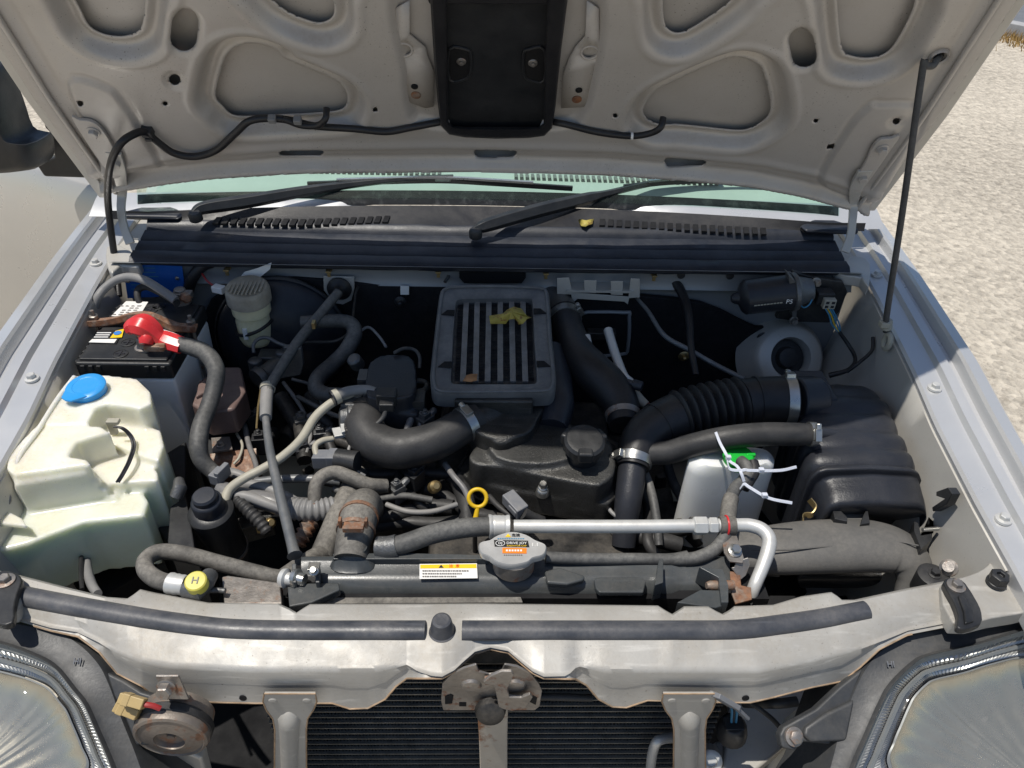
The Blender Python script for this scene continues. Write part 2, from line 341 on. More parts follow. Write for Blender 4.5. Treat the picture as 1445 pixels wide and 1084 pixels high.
def clampband(path, f, parent, width=0.012, extra=0.0018, m='steel', name='hose_clamp', screw=True, sdir=None):
    hw = width/2/path.L[-1]; p, r = path.sub(f-hw, f+hw, 4, extra); b = MB(); b.tube(p, r, 26)
    o = b.build(name, m, parent, ang=50)
    if screw:
        c, rr = path.at(f); t = path.tan(f); a = Vector(sdir) if sdir else (CAM-c); a = (a-t*a.dot(t)).normalized(); bb = t.cross(a)
        q = MB(); q.box(c+a*(rr+0.004), (width*0.9, 0.018, 0.007), (t, bb, a)); q.lathe(c+a*(rr+0.005)+bb*0.008, bb, [(0.0045,0),(0.0045,0.008),(0.0035,0.009)], 8)
        q.build('clamp_screw', m, o, bevel=0.0008)
    return o
def hose(name, pts, m, label, cat, n=8, sides=16, group=None, raw=False, ribs=None):
    pa = Path(pts, n, raw)
    rad = pa.r
    t = thing(name, pa.p[0], label, cat, group); b = MB(); b.tube(pa.p, rad, sides); b.build('hose_wall' if cat == 'hose' else 'sheath', m, t, ang=60); return t, pa
def corrugated(b, path, f0, f1, nr, amp, sides=24):
    P, Rr = [], []
    for i in range(nr*6+1):
        f = f0+(f1-f0)*i/(nr*6); p, r = path.at(f); P.append(p); Rr.append(r+amp*(0.5-0.5*math.cos(2*math.pi*i/6))-amp/2)
    b.tube(P, Rr, sides)
def poly_px(pts, fn, smooth=0):
    q = [fn(*p) for p in pts]
    if smooth:
        c = cr(q[-2:]+q+q[:2], smooth); c = [Vector(x) for x in c]; k = 2*smooth; return c[k:k+len(q)*smooth]
    return q
def text(body, o, n, up, size, m, parent, name='lettering', align='CENTER', thick=0.0003, shear=0):
    cu = bpy.data.curves.new('txt', 'FONT'); cu.body = body; cu.size = size; cu.align_x = align; cu.align_y = 'CENTER'; cu.extrude = thick; cu.shear = shear; cu.resolution_u = 3
    ob = bpy.data.objects.new('txt', cu); COL.objects.link(ob); dg = bpy.context.evaluated_depsgraph_get(); dg.update()
    me = bpy.data.meshes.new_from_object(ob.evaluated_get(dg)); bpy.data.objects.remove(ob)
    a, b, nn = basis(n, up)
    # x axis to the right as read from the side the normal points to
    yv = (Vector(up) - nn*Vector(up).dot(nn)).normalized(); xv = yv.cross(nn)
    M = Matrix((xv, yv, nn)).transposed().to_4x4(); M.translation = Vector(o)
    me.transform(M); me.materials.clear(); me.name = name
    return link(name, me, m, parent, flat=True)
# ================================================================== SETTING
b = MB(); g = 150
b.add([(-g,-g,0),(g,-g,0),(g,g,0),(-g,g,0)], [(0,1,2,3)]); b.build('ground', 'concrete', kind='structure')
k0, k1 = PZ(1396, 46, 0), PZ(1445, 56, 0); kd = (k1-k0); kd.z = 0; kd.normalize(); kn = Vector((-kd.y, kd.x, 0))
if kn.y < 0: kn = -kn
b = MB(); b.add([k0-kd*30+kn*0.16+Z3*0.008, k0+kd*60+kn*0.16+Z3*0.008, k0+kd*60+kn*9+Z3*0.008, k0-kd*30+kn*9+Z3*0.008], [(0,1,2,3)]); b.build('road', 'asphalt', kind='structure')
kerb = thing('kerb', k0, 'pale concrete kerb stones between dry grass and asphalt road', 'kerb')
for i in range(-3, 9):
    b = MB(); b.box(k0+kd*(i*0.6+0.3)+kn*0.08+Z3*0.05, (0.594, 0.15, 0.14), (kd, kn, Z3)); b.build('kerb_stone', 'kerb', kerb, bevel=0.012)
b = MB()
for i in range(5200):
    a = random.uniform(-2.5, 5.5); q = k0+kd*a+kn*(-abs(random.gauss(0, 0.20))-0.01); h = random.uniform(0.03, 0.10); an = random.uniform(0, 6.28)
    d = Vector((math.cos(an), math.sin(an), 0))*0.006; l = Vector((random.uniform(-.5,.5), random.uniform(-.5,.5), 1))*h
    b.add([q-d, q+d, q+l], [(0,1,2)])
b.build('dry_grass', 'grass', kind='stuff', flat=True, label='dry straw coloured grass growing along the kerb', cat='grass')

# ================================================================== CAR BODY
body = thing('car', (0, 0.9, 0.0), 'dusty silver car with its engine bay open and passenger door ajar', 'car')
XI = [(0.36,0.61),(0.50,0.628),(0.58,0.633),(0.69,0.635),(0.834,0.643),(0.934,0.655),(1.15,0.678),(1.268,0.688),(1.60,0.70)]
def xi(y): return float(np.interp(y, [a for a, _ in XI], [c for _, c in XI]))
def zr(y): return float(np.interp(y, [0.36,0.5,0.95,1.4,1.6], [0.955,0.978,1.02,1.045,1.05]))
def xo(y): return float(np.interp(y, [0.3,0.5,0.78,0.945,1.2,1.4,1.6], [0.69,0.712,0.745,0.763,0.778,0.784,0.784]))
for sg in (1, -1):
    rows = []
    for y in np.linspace(0.50, 1.47, 46):
        a, z, o_ = xi(y), zr(y), xo(y); wd = o_-a
        prof = [(a-0.004, z-0.035), (a-0.004, z-0.004), (a, z), (a+wd*0.30, z+0.002), (a+wd*0.335, z+0.0105), (a+wd*0.46, z+0.0125), (a+wd*0.50, z+0.006),
                (a+wd*0.56, z+0.007), (a+wd*0.585, z+0.023), (a+wd*0.62, z+0.027), (a+wd*0.80, z+0.024), (a+wd*0.93, z+0.010), (o_, z-0.022), (o_+0.012, z-0.075), (o_+0.018, z-0.2), (o_+0.015, z-0.45)]
        rows.append([Vector((sg*x, y, zz)) for x, zz in prof])
    b = MB(); b.loft(rows, closed=False); b.build('fender', 'paint_out', body, ang=28)
    # inner wing panel
    rows = []
    for y in np.linspace(0.595, 1.28, 40):
        a, z = xi(y), zr(y); bulge = 0.05*math.exp(-((y-1.07)/0.10)**2)
        bead = 0.006*math.exp(-((y-0.90)/0.012)**2)+0.006*math.exp(-((y-1.19)/0.012)**2)
        prof = [(a+0.004, z-0.006), (a-0.006, z-0.012), (a-0.012-bead, z-0.05), (a-0.02-bead, z-0.10), (a-0.028-bulge*0.4-bead, z-0.16), (a-0.045-bulge, z-0.24), (a-0.08-bulge, z-0.36), (a-0.12-bulge, z-0.5)]
        rows.append([Vector((sg*x, y, zz)) for x, zz in prof])
    b = MB(); b.loft(rows, closed=False); b.build('inner_wing', 'paint_in', body, ang=50)
    # bolts on the wing ledge
    for y in (0.66, 0.905, 1.22):
        b = MB(); a = xi(y)+0.016; b.hexbolt((sg*a, y, zr(y)+0.003), (0,0,1), 0.0062, 0.006, 1.6); b.build('wing_bolt', 'alu', body)
# cowl bulkhead rail, firewall, added light-blocking floor
YF = 1.225
b = MB(); rows = []
for x in np.linspace(-0.66, 0.66, 60):
    rows.append([Vector((x, 1.19, 1.056)), Vector((x, 1.205, 1.050)), Vector((x, YF-0.012, 1.040)), Vector((x, YF-0.006, 1.015)), Vector((x, YF-0.012, 1.004)), Vector((x, YF, 0.997)), Vector((x, YF+0.004, 0.985)), Vector((x, YF+0.006, 0.42))])
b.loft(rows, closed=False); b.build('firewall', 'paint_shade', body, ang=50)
b = MB(); b.box((0, 0.85, 0.43), (1.5, 1.3, 0.02)); b.build('light_block_floor', 'dark_void', body)  # dark sheet added to close the bay bottom against light
# black insulation on the firewall
def slab(name, m, pts, y, th, parent, bevel=0.003, smooth=3, **k):
    q = poly_px(pts, lambda u, v: PY(u, v, y), smooth); bb = MB(); bb.prism(q, (0, th, 0)); return bb.build(name, m, parent, bevel=bevel, **k)
slab('insulation_pad', 'insulator', [(275,640),(275,470),(330,402),(420,392),(560,404),(690,404),(800,410),(905,418),(990,428),(1040,450),(1068,463),(1087,462),(1091,472),(1078,490),(1072,520),(1078,560),(1100,640)], YF-0.012, 0.012, body, smooth=2)
# shallow duct opening above the intercooler
slab('cowl_opening', 'dark_void', [(648,374),(742,374),(742,392),(736,400),(655,400),(648,392)], YF-0.017, 0.006, body, bevel=0, smooth=0)
for u, v in ((961,388),(1030,389)):
    b = MB(); b.lathe(PY(u, v, YF-0.013), (0,-1,0), [(0.007,0),(0.007,0.0025),(0.0055,0.003)], 18); b.build('hole_plug', 'rubber', body)
for u, v in ((322,378),(465,380),(619,381),(770,383),(922,386)):
    P = PY(u, v, YF-0.016); b = MB(); b.box(P+Vector((0,-0.006,0.001)), (0.010,0.016,0.003)); b.box(P+Vector((0,-0.010,-0.004)), (0.006,0.004,0.011)); b.lathe(P, (0,-1,0), [(0.006,0),(0.004,0.003),(0.003,0.010)], 10)
    b.build('trim_clip', 'brass', body, bevel=0.0008)
for u, v in ((965,503),(565,426),(1076,476)):
    P = PY(u, v, YF-0.026); b = MB(); b.lathe(P, (0,-1,0), [(0.011,0),(0.009,0.002),(0.004,0.003),(0.004,0.009),(0.002,0.011)], 14); b.build('trim_clip', 'brass' if u == 965 else 'plastic_black', body)
slab('white_tag', 'white_plastic', [(565,404),(577,404),(577,416),(565,416)], YF-0.019, 0.002, body, bevel=0, smooth=0)
slab('paper_tag', 'sticker_white', [(339,391),(345,384),(362,379),(383,371),(381,380),(366,392),(343,393)], YF-0.03, 0.001, body, bevel=0, smooth=0)
# washers on the right: grey stamped relay bracket
br = thing('relay_bracket', PY(850, 425, YF-0.03), 'empty grey stamped bracket with upright tabs on the firewall', 'bracket')
b = MB(); b.prism([PY(u, v, YF-0.034) for u, v in ((786,393),(803,392),(808,413),(887,419),(890,393),(903,394),(903,420),(888,421),(886,430),(881,426),(815,422),(808,428),(806,416),(786,415))], (0,0.0025,0)); b.build('plate', 'paint_in', br, bevel=0.0008)
for q in (((824,396),(842,396),(841,414),(825,413)), ((862,397),(879,397),(879,417),(862,416))):
    b = MB(); b.prism([PY(u, v, YF-0.036) for u, v in q], (0,0.0025,0)); b.build('tab', 'paint_in', br, bevel=0.0008)
b = MB(); b.box(PY(846,405,YF-0.02), (0.12,0.035,0.004)); b.build('foot', 'paint_in', br)
# heater pipe window in the firewall
b = MB(); q = poly_px([(808,446),(882,441),(888,447),(886,490),(876,500),(812,497)], lambda u, v: PY(u, v, YF-0.016), 3); b.prism(q, (0,0.003,0)); hw = b.build('pipe_opening', 'dark_void', body)
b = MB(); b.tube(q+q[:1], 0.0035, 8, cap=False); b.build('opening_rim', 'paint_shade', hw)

# ------------------------------------------------------------------ strut / wheel house turret on the right of the firewall
tur = MB(); c0 = PY(1116, 505, 1.165); ax = Vector((0.05,-0.75,0.55)).normalized()
tur.lathe(c0, ax, [(0.088,-0.05),(0.068,-0.014),(0.062,-0.003),(0.057,0.0),(0.039,0.0015),(0.036,-0.006),(0.036,-0.04)], 44, cap=False)
tur.build('turret', 'paint_in', body, ang=50); b = MB(); b.lathe(c0-ax*0.02, ax, [(0.034,-0.02),(0.034,0),(0.022,0.001),(0.018,0.012),(0.010,0.014)], 30); b.build('turret_plug', 'rubber', body)
# corner patch (white seam sealer) at the rear ends of the bay
for pts, z in (([(1178,375),(1190,372),(1200,362),(1215,362),(1228,372),(1226,405),(1216,392),(1196,389),(1180,384)], 1.05), ([(150,348),(168,345),(196,362),(196,376),(170,374),(158,385),(150,372)], 1.05)):
    b = MB(); b.prism(poly_px(pts, lambda u, v: PZ(u, v, z), 2), (0,0,-0.02)); b.build('corner_patch', 'paint_in', body, bevel=0.004)
for sg in (-1, 1):      # scuttle corner shelf behind the wing
    b = MB(); b.box((sg*0.69, 1.345, 1.022), (0.13, 0.18, 0.03)); b.build('corner_shelf', 'paint_in', body, bevel=0.006)
# ------------------------------------------------------------------ front crossmember
VR = [(-60,800),(0,806),(30,812),(100,830),(150,842),(179,844),(188,838),(197,831),(219,836),(294,850),(392,851),(408,858),(418,864),(427,858),(437,852),(680,851),(929,854),(940,861),(949,866),(957,861),(966,855),(1000,855),(1010,861),(1020,866),(1029,861),(1037,855),(1092,853),(1132,841),(1174,835),(1182,840),(1189,846),(1206,846),(1280,830),(1327,821),(1445,795),(1500,785)]
VB = [(-60,860),(0,872),(20,875),(72,890),(110,898),(140,920),(165,950),(200,968),(225,988),(270,990),(360,992),(469,992),(494,1000),(519,999),(544,986),(559,968),(574,957),(624,957),(641,948),(655,935),(670,922),(692,916),(717,921),(737,938),(752,950),(767,957),(812,958),(827,966),(844,986),(864,997),(884,998),(914,988),(1010,991),(1059,991),(1094,983),(1144,970),(1189,961),(1214,941),(1241,916),(1280,896),(1342,884),(1445,870),(1500,862)]
VC = [(-60,856),(0,866),(20,869),(72,884),(110,890),(140,903),(165,917),(200,931),(240,938),(360,944),(532,943),(555,939),(575,934),(590,945),(610,952),(624,953),(641,944),(655,931),(670,918),(692,912),(717,917),(737,934),(752,946),(767,953),(800,952),(815,936),(837,941),(850,944),(1069,945),(1132,933),(1194,918),(1244,902),(1280,888),(1342,876),(1445,862),(1500,855)]
def ip(T, u): return float(np.interp(u, [a for a, _ in T], [c for _, c in T]))
us = sorted(set(list(np.arange(-50, 1500, 7.0)) + [a for a, _ in VB if -50 < a < 1490] + [a for a, _ in VR if -50 < a < 1490]))
ZC = 0.955
cols = []
for u in us:
    vr, vb, vc = ip(VR, u), ip(VB, u), ip(VC, u); vc = min(vc, vb-3)
    r1 = PZ(u, vr, ZC); r3 = PZ(u, vc, ZC-0.012); r4 = PY(u, vb, r3.y-0.006)
    if vb-vc < 8: r4 = PZ(u, vb, ZC-0.016)
    r2 = PZ(u, vr+(vc-vr)*0.30, ZC-0.001); r2b = PZ(u, vr+(vc-vr)*0.75, ZC-0.004)
    rim = PZ(u, vr+3, ZC+0.0025)
    ra = r3.lerp(r4, 0.10)+Vector((0,-0.002,0.001))
    cols.append([r1+Vector((0,0.002,-0.028)), r1+Vector((0,0.001,-0.002)), rim, r2, r2b, r3+Vector((0,0.004,0.0006)), r3, ra, r3.lerp(r4, 0.55)+Vector((0,0.003,0)), r4, r4+Vector((0,0.004,-0.002)), r4+Vector((0,0.030,0.0))])
xm = thing('front_crossmember', (0, 0.52, 0.85), 'worn silver painted radiator support beam along the front of the bay', 'car panel')
b = MB(); b.loft(cols, closed=False); b.build('beam', 'paint_cross', xm, ang=55)
b = MB(); b.tube([c[9]+Vector((0,-0.0002,-0.0004)) for c in cols if c[9].x > -0.52 and c[9].x < 0.50], 0.0011, 6); b.build('edge_rust', 'rust_edge', xm, ang=60)
def seal(pts, nm, lab):
    pa = Path([(u, v, ZC-0.002, wd) for u, v, wd in pts], 8); t = thing(nm, pa.p[0], lab, 'seal'); b = MB(); b.tube(pa.p, pa.r, 20, sq=(0.8,1.0)); b.build('strip', 'seal_strip', t, ang=50)
seal([(20,839,30),(60,847,30),(125,859,30),(200,872,30),(270,882,30),(330,888,30),(420,890,30),(520,890,30),(600,890,30)], 'hood_seal_strip', 'black rubber hood seal strip on the crossmember, from the bump stop towards the horn')
seal([(652,890,30),(760,890,30),(960,890,30),(1040,889,30),(1100,882,30),(1160,873,29),(1222,861,28)], 'hood_seal_strip', 'black rubber hood seal strip on the crossmember ending beside the airbox snorkel')
P = PZ(624, 893, ZC-0.006); b = MB(); b.lathe(P, (0,0,1), [(0.0155,0),(0.0155,0.004),(0.0140,0.005),(0.0115,0.020),(0.0105,0.023),(0.008,0.0245),(0.004,0.0240)], 30)
b.build('bump_stop', 'seal_strip', label='round black rubber bump stop between the two hood seal strips', cat='bump stop')
for u, v in ((343,985),(1052,985)):
    P = PY(u, v, PZ(u, ip(VC,u), ZC-0.012).y-0.0045); b = MB(); b.lathe(P, (0,-1,0.1), [(0.0045,-0.004),(0.0042,0.0008)], 16); b.build('drain_hole', 'dark_void', xm)
# legs
for u0, sgn in ((409,1),(972,-1)):
    y = 0.468
    q = [(u0-36,979),(u0+36,979),(u0+38,990),(u0+33,1002),(u0+25,1014),(u0+23,1030),(u0+24,1150),(u0-22,1150),(u0-21,1030),(u0-24,1014),(u0-33,1002),(u0-38,990)]
    lg = thing('support_leg', PY(u0, 1084, y), 'silver ribbed upright under the crossmember, horn side' if u0 < 700 else 'silver ribbed upright under the crossmember, beside the pressure switch', 'car panel')
    b = MB(); b.prism([PY(u, v, y) for u, v in q], (0,0.003,0)); b.build('plate', 'paint_cross', lg, bevel=0.001)
    qq = [PY(u, v, y+0.0005) for u, v in q]; b = MB(); b.tube(qq+qq[:1], 0.0011, 6, cap=False); b.build('edge_rust', 'rust_edge', lg, ang=60)
    a, c = PY(u0, 1000, y+0.004), PY(u0+1, 1160, y+0.004); b = MB(); pts = [a.lerp(c, t) for t in (0,0.03,0.06,0.1,0.3,0.6,1)]; b.tube(pts, [0.004,0.010,0.0135,0.0125,0.0115,0.011,0.011], 20); b.build('rib', 'paint_cross', lg, ang=60)
    for du in (-24, 24):
        b = MB(); b.lathe(PY(u0+du, 989, y), (0,-1,0), [(0.005,0),(0.004,0.0012),(0.001,0.0016)], 14); b.build('spot_weld', 'paint_cross', lg)
# right front corner plate + left mate
for pts, lab in (([(1327,826),(1356,815),(1379,807),(1394,797),(1402,780),(1397,758),(1404,752),(1418,775),(1470,840),(1470,858),(1400,872),(1345,879)], 'r'), ([(32,815),(8,806),(-10,795),(-20,770),(-60,820),(-60,850),(20,866)], 'l')):
    b = MB(); b.prism(poly_px(pts, lambda u, v: PZ(u, v, 0.962), 2), (0,0,-0.022)); b.build('corner_plate', 'paint_cross', body, bevel=0.006, seg=3)
P = PZ(1405, 823, 0.964); b = MB(); b.lathe(P, (0,0,1), [(0.0115,0),(0.0115,0.004),(0.0105,0.0045)], 24); b.lathe(P+Z3*0.004, (0,0,1), [(0.0112,0),(0.0112,0.011),(0.0095,0.012),(0.005,0.012),(0.0045,0.008)], 6)
b.build('hood_buffer', 'plastic_black', label='black hexagonal screw-in hood buffer on the corner plate', cat='bump stop', bevel=0.0008)
def lampbracket(pts, bolt, lab):
    t = thing('headlight_bracket', PZ(*bolt, 0.965), lab, 'bracket'); b = MB()
    q = poly_px(pts, lambda u, v: PZ(u, v, 0.972), 2); b.prism(q, (0,0,-0.010)); b.build('strap', 'plastic_black', t, bevel=0.002)
    b = MB(); b.hexbolt(PZ(*bolt, 0.9725), (0,0,1), 0.0062, 0.006, 1.7); b.build('bolt', 'steel_dirty', t); return t
t = lampbracket([(1331,822),(1340,815),(1352,816),(1363,823),(1380,850),(1386,866),(1384,880),(1362,888),(1350,884),(1352,868),(1344,846)], (1349,827), 'black headlight bracket strap with rusty bolt beside the hexagonal buffer')
b = MB(); b.prism([PZ(u, v, 0.975) for u, v in ((1352,840),(1361,838),(1374,862),(1375,876),(1362,880),(1360,862))], (0,0,-0.01)); b.build('strap_rib', 'plastic_black', t, bevel=0.002)
t = lampbracket([(-14,815),(-2,806),(14,805),(28,812),(30,822),(24,838),(20,858),(18,878),(-5,880),(-20,850)], (8,820), 'black headlight bracket strap with bolt at the washer tank corner')
# ================================================================== HOOD
HO = Vector((0, 1.29, 1.133)); HT = Vector((0, -0.535, 0.845)).normalized(); HN = X3.cross(HT).normalized()
if HN.dot(CAM-HO) < 0: HN = -HN                      # faces the camera
def hst(u, v):
    P = PP(u, v, HO, HN); return (P.x, (P-HO).dot(HT))
def hp(s, t, h=0.0): return HO + X3*s + HT*t + HN*h
def hpx(u, v, h=0.0):
    P = PP(u, v, HO+HN*h, HN); return P
def hpoly(pts, sm=4):
    q = [hst(u, v) for u, v in pts]
    if sm: c = cr(q[-2:]+q+q[:2], sm); c = c[2*sm:2*sm+len(q)*sm]; return np.array(c)
    return np.array(q)
def sdf(P, poly):
    """signed distance (negative inside) of points P (n,2) to polygon"""
    n = len(poly); d = np.full(len(P), 1e9); ins = np.zeros(len(P), bool)
    for i in range(n):
        a, c = poly[i], poly[(i+1) % n]; e = c-a; w_ = P-a
        t = np.clip((w_@e)/max(1e-12, e@e), 0, 1); d = np.minimum(d, np.hypot(*(w_-t[:,None]*e).T))
        cond = (a[1] <= P[:,1]) != (c[1] <= P[:,1])
        with np.errstate(divide='ignore', invalid='ignore'):
            xx = a[0]+(P[:,1]-a[1])/(c[1]-a[1])*e[0]
        ins ^= cond & (P[:,0] < xx)
    return np.where(ins, -d, d)
def mirror(pts): return pts
TOP = -90     # pixels above the frame where the big pockets continue
op = {
 'DL': [(302,147),(310,110),(320,88),(340,76),(363,75),(387,83),(402,96),(440,112),(475,128),(488,143),(488,158),(478,168),(440,172),(400,174),(333,176),(312,162)],
 'DR': [(910,175),(911,160),(925,142),(960,124),(993,109),(1027,96),(1047,94),(1071,104),(1082,124),(1089,158),(1084,178),(1061,193),(1040,196),(990,191),(960,188),(928,187)],
 'TL1': [(80,-60),(97,0),(110,28),(122,50),(140,61),(165,65),(185,61),(198,48),(203,0),(206,-60)],
 'TR1': [(1180,-60),(1183,0),(1190,78),(1207,93),(1238,94),(1262,80),(1290,30),(1297,0),(1315,-60)],
 'TL2': [(330,-50),(370,0),(400,28),(438,44),(458,44),(470,32),(468,0),(466,-50)],
 'TR2': [(938,-50),(937,0),(937,33),(943,54),(962,60),(993,44),(1027,20),(1046,0),(1085,-50)],
}
ops = {k: hpoly(v, 5) for k, v in op.items()}
scut = hpoly([(618,-60),(621,60),(626,170),(640,187),(758,187),(774,170),(786,60),(790,-60)], 0)
hole = {}
def oval(u0, v0, u1, v1, rpx, n=10):
    a, c = np.array((u0, v0), float), np.array((u1, v1), float); r = rpx; d = c-a
    d = d/max(1e-9, np.hypot(*d)); an = math.atan2(d[1], d[0]); out = []
    for k in range(n+1): t = an-math.pi/2+math.pi*k/n; out.append(c+r*np.array((math.cos(t), math.sin(t))))
    for k in range(n+1): t = an+math.pi/2+math.pi*k/n; out.append(a+r*np.array((math.cos(t), math.sin(t))))
    return np.array([hst(*p) for p in out])
holes = [oval(261,34,259,56,19), oval(1131,60,1135,80,18), oval(246,114,246.5,114.5,8), oval(233,146,233.4,146,3.4), oval(114,142,114.4,142,4.5),
         oval(401,217,449,217,7.5), oval(676,218,722,218,7.5), oval(945,230,989,231,7.5), oval(1151,170,1151.4,170,3.4), oval(1264,169,1264.4,169,5), oval(1325,80,1325.4,80.4,8), oval(529,154,529.4,154,3.4), oval(868,163,868.4,163,3.4),
         hpoly([(1168,203),(1178,204),(1176,211),(1166,210)], 0)]
# outline of the panel: bottom edge from the photo, sides straight, front edge beyond the frame
bot = [hst(u, v) for u, v in ((150,266),(175,262),(233,253),(300,245),(400,238),(480,236),(600,235),(700,235),(850,239),(960,247),(1061,257),(1128,270),(1198,289),(1224,294))]
def side(t, sg): return float(np.interp(t, [-0.05,0,0.25,0.5,0.75,0.88,0.95], [0.688,0.686,0.676,0.652,0.615,0.585,0.54]))*sg
HL = 0.905
def front(s): return float(np.interp(abs(s), [0,0.1,0.2,0.3,0.36,0.42,0.47,0.51,0.55,0.58,0.62,0.70], [0.905,0.902,0.890,0.858,0.818,0.765,0.722,0.690,0.660,0.640,0.612,0.56]))
bs = np.array(bot)
def bott(s): return float(np.interp(s, bs[:,0], bs[:,1]))
# grid in (s, t)
hs = 0.0031
S = np.arange(-0.70, 0.7001, hs); Tt = np.arange(-0.02, HL+0.02, hs); nS, nT = len(S), len(Tt)
G = np.stack(np.meshgrid(S, Tt, indexing='ij'), -1).reshape(-1, 2)
outl = [(s_, bott(s_)) for s_ in np.linspace(-0.66, 0.66, 60)]
sideR = [(side(t_, 1)-0.008, t_) for t_ in np.linspace(0.0, 0.60, 24)]; sideL = [(side(t_, -1)+0.008, t_) for t_ in np.linspace(0.60, 0.0, 24)]
fr = [(s_, front(s_)-0.005) for s_ in np.linspace(0.60, -0.60, 50)]
outline = np.array(outl+sideR+fr+sideL)
inside = sdf(G, outline)
H = np.zeros(len(G)); EM = {}
dmin = np.full(len(G), 1e9)
for k, pg in ops.items():
    d = sdf(G, pg); EM[k] = d; dmin = np.minimum(dmin, d)
H -= 0.022*(1-smoothstep(0.015, 0.030, dmin)); H += 0.005*(1-smoothstep(0.004, 0.011, dmin))
H += 0.0020*np.exp(-((dmin-0.036)/0.0045)**2)
# scoop recess in the middle
rec = hpoly([(548,-60),(552,0),(556,40),(570,100),(575,150),(598,178),(700,182),(800,180),(826,160),(838,120),(850,60),(852,0),(856,-60)], 4); dr = sdf(G, rec)
H -= 0.016*(1-smoothstep(-0.010, 0.008, dr))
# channel along the rear edge and the turned lip
tb = np.interp(G[:,0], bs[:,0], bs[:,1]); dt = G[:,1]-tb
H -= 0.010*np.exp(-((dt-0.020)/0.010)**2); H += 0.006*np.exp(-((dt-0.002)/0.006)**2); H += 0.004*np.exp(-((dt-0.052)/0.010)**2)
# hinge reinforcements (raised pads with a step)
for pg in ([(100,118),(145,122),(172,145),(222,228),(214,236),(172,245),(150,255),(135,200)], [(1240,148),(1290,152),(1285,190),(1228,292),(1205,280),(1160,255),(1200,180),(1228,150)]):
    d = sdf(G, hpoly(pg, 4)); H += 0.005*(1-smoothstep(-0.002, 0.004, d)); H -= 0.002*np.exp(-((d-0.008)/0.004)**2)
# rib beside the side flange
ed = -inside; H += 0.006*(1-smoothstep(0.012, 0.030, ed))
H -= 0.003*np.exp(-((ed-0.040)/0.008)**2)
# rims of the round and oval holes
hd = np.full(len(G), 1e9)
for i, pg in enumerate(holes):
    d = sdf(G, pg); hd = np.minimum(hd, d)
    if i in (0, 1): H -= 0.004*(1-smoothstep(0.0, 0.008, d))
    elif i in (2, 9, 10): H -= 0.0025*(1-smoothstep(0.004, 0.009, d))
cut = np.minimum(np.minimum(dmin, hd), sdf(G, scut)); cut = np.minimum(cut, -inside)
# gentle dents
H += np.array([0.0008*mnoise.noise(Vector((a*9, c*9, 3.1))) for a, c in G])
# snap vertices near a cut onto it
C2 = cut.reshape(nS, nT); gs, gt = np.gradient(C2, hs, hs); gl = np.hypot(gs, gt)+1e-9
near = np.abs(C2) < hs*0.62; G2 = G.reshape(nS, nT, 2).copy()
G2[...,0] -= np.where(near, C2*gs/gl, 0); G2[...,1] -= np.where(near, C2*gt/gl, 0)
val = np.where(near, 0.0, C2); keep_v = val >= 0
idx = -np.ones((nS, nT), int); fa = []
kf = keep_v[:-1,:-1] & keep_v[1:,:-1] & keep_v[1:,1:] & keep_v[:-1,1:]
cen = (C2[:-1,:-1]+C2[1:,:-1]+C2[1:,1:]+C2[:-1,1:])/4; kf &= cen > -hs*0.1
used = np.zeros((nS, nT), bool)
for a, c in ((0,0),(1,0),(1,1),(0,1)): used[a:nS-1+a, c:nT-1+c] |= kf
idx[used] = np.arange(used.sum()); G2f = G2[used]; Hf = H.reshape(nS, nT)[used]
O = np.array(HO); co = O + G2f[:,:1]*np.array(X3) + G2f[:,1:2]*np.array(HT) + Hf[:,None]*np.array(HN)
I, J = np.nonzero(kf); fa = np.stack([idx[I,J], idx[I+1,J], idx[I+1,J+1], idx[I,J+1]], 1)
hood = thing('hood', hp(0, 0, 0), 'propped open silver hood seen from its dusty ribbed underside', 'car hood')
me = bpy.data.meshes.new('inner_panel'); me.from_pydata(co.tolist(), [], fa.tolist())
o = link('inner_panel', me, 'paint_hood', hood, ang=75, solid=0.0016)
# outer skin with crown and hemmed edges
rows = []
for k in [0, 0.008, 0.018]+list(np.linspace(0.04, 1.0, 40)):
    row = []
    for f in np.linspace(-1, 1, 56):
        # across the widest line, then pull in where the nose is rounded
        s_ = f*0.686; ed_ = bott(max(-0.66, min(0.66, s_)))-0.008; t0_ = ed_; t1_ = front(s_)
        tt = t0_+(t1_-t0_)*k; lim = side(tt, 1); s2 = max(-lim, min(lim, s_*(lim/0.686)))
        tt = min(tt, front(s2)); dist = min(tt-ed_, front(s2)-tt+0.004)
        dip = -0.005-0.027*float(smoothstep(0.004, 0.016, np.array(dist)))
        if abs(f) > 0.985: dip = -0.004
        row.append(hp(s2, tt, dip))
    rows.append(row)
b = MB(); b.loft(rows, closed=False); b.build('outer_skin', 'paint_hood', hood, ang=60, solid=0.0012)
for sg in (-1, 1):    # side hems
    pts = [hp(side(t_, sg), t_, -0.003) for t_ in np.linspace(-0.005, 0.61, 40)]; b = MB(); b.ribbon(pts, X3, 0.020, 0.007); b.build('side_hem', 'paint_in', hood, bevel=0.002)
    pts = [hp(side(t_, sg)-sg*0.030, t_, 0.006) for t_ in np.linspace(0.02, 0.60, 40)]; b = MB(); b.tube(pts, 0.0042, 8); b.build('side_bead', 'paint_hood', hood, ang=60)
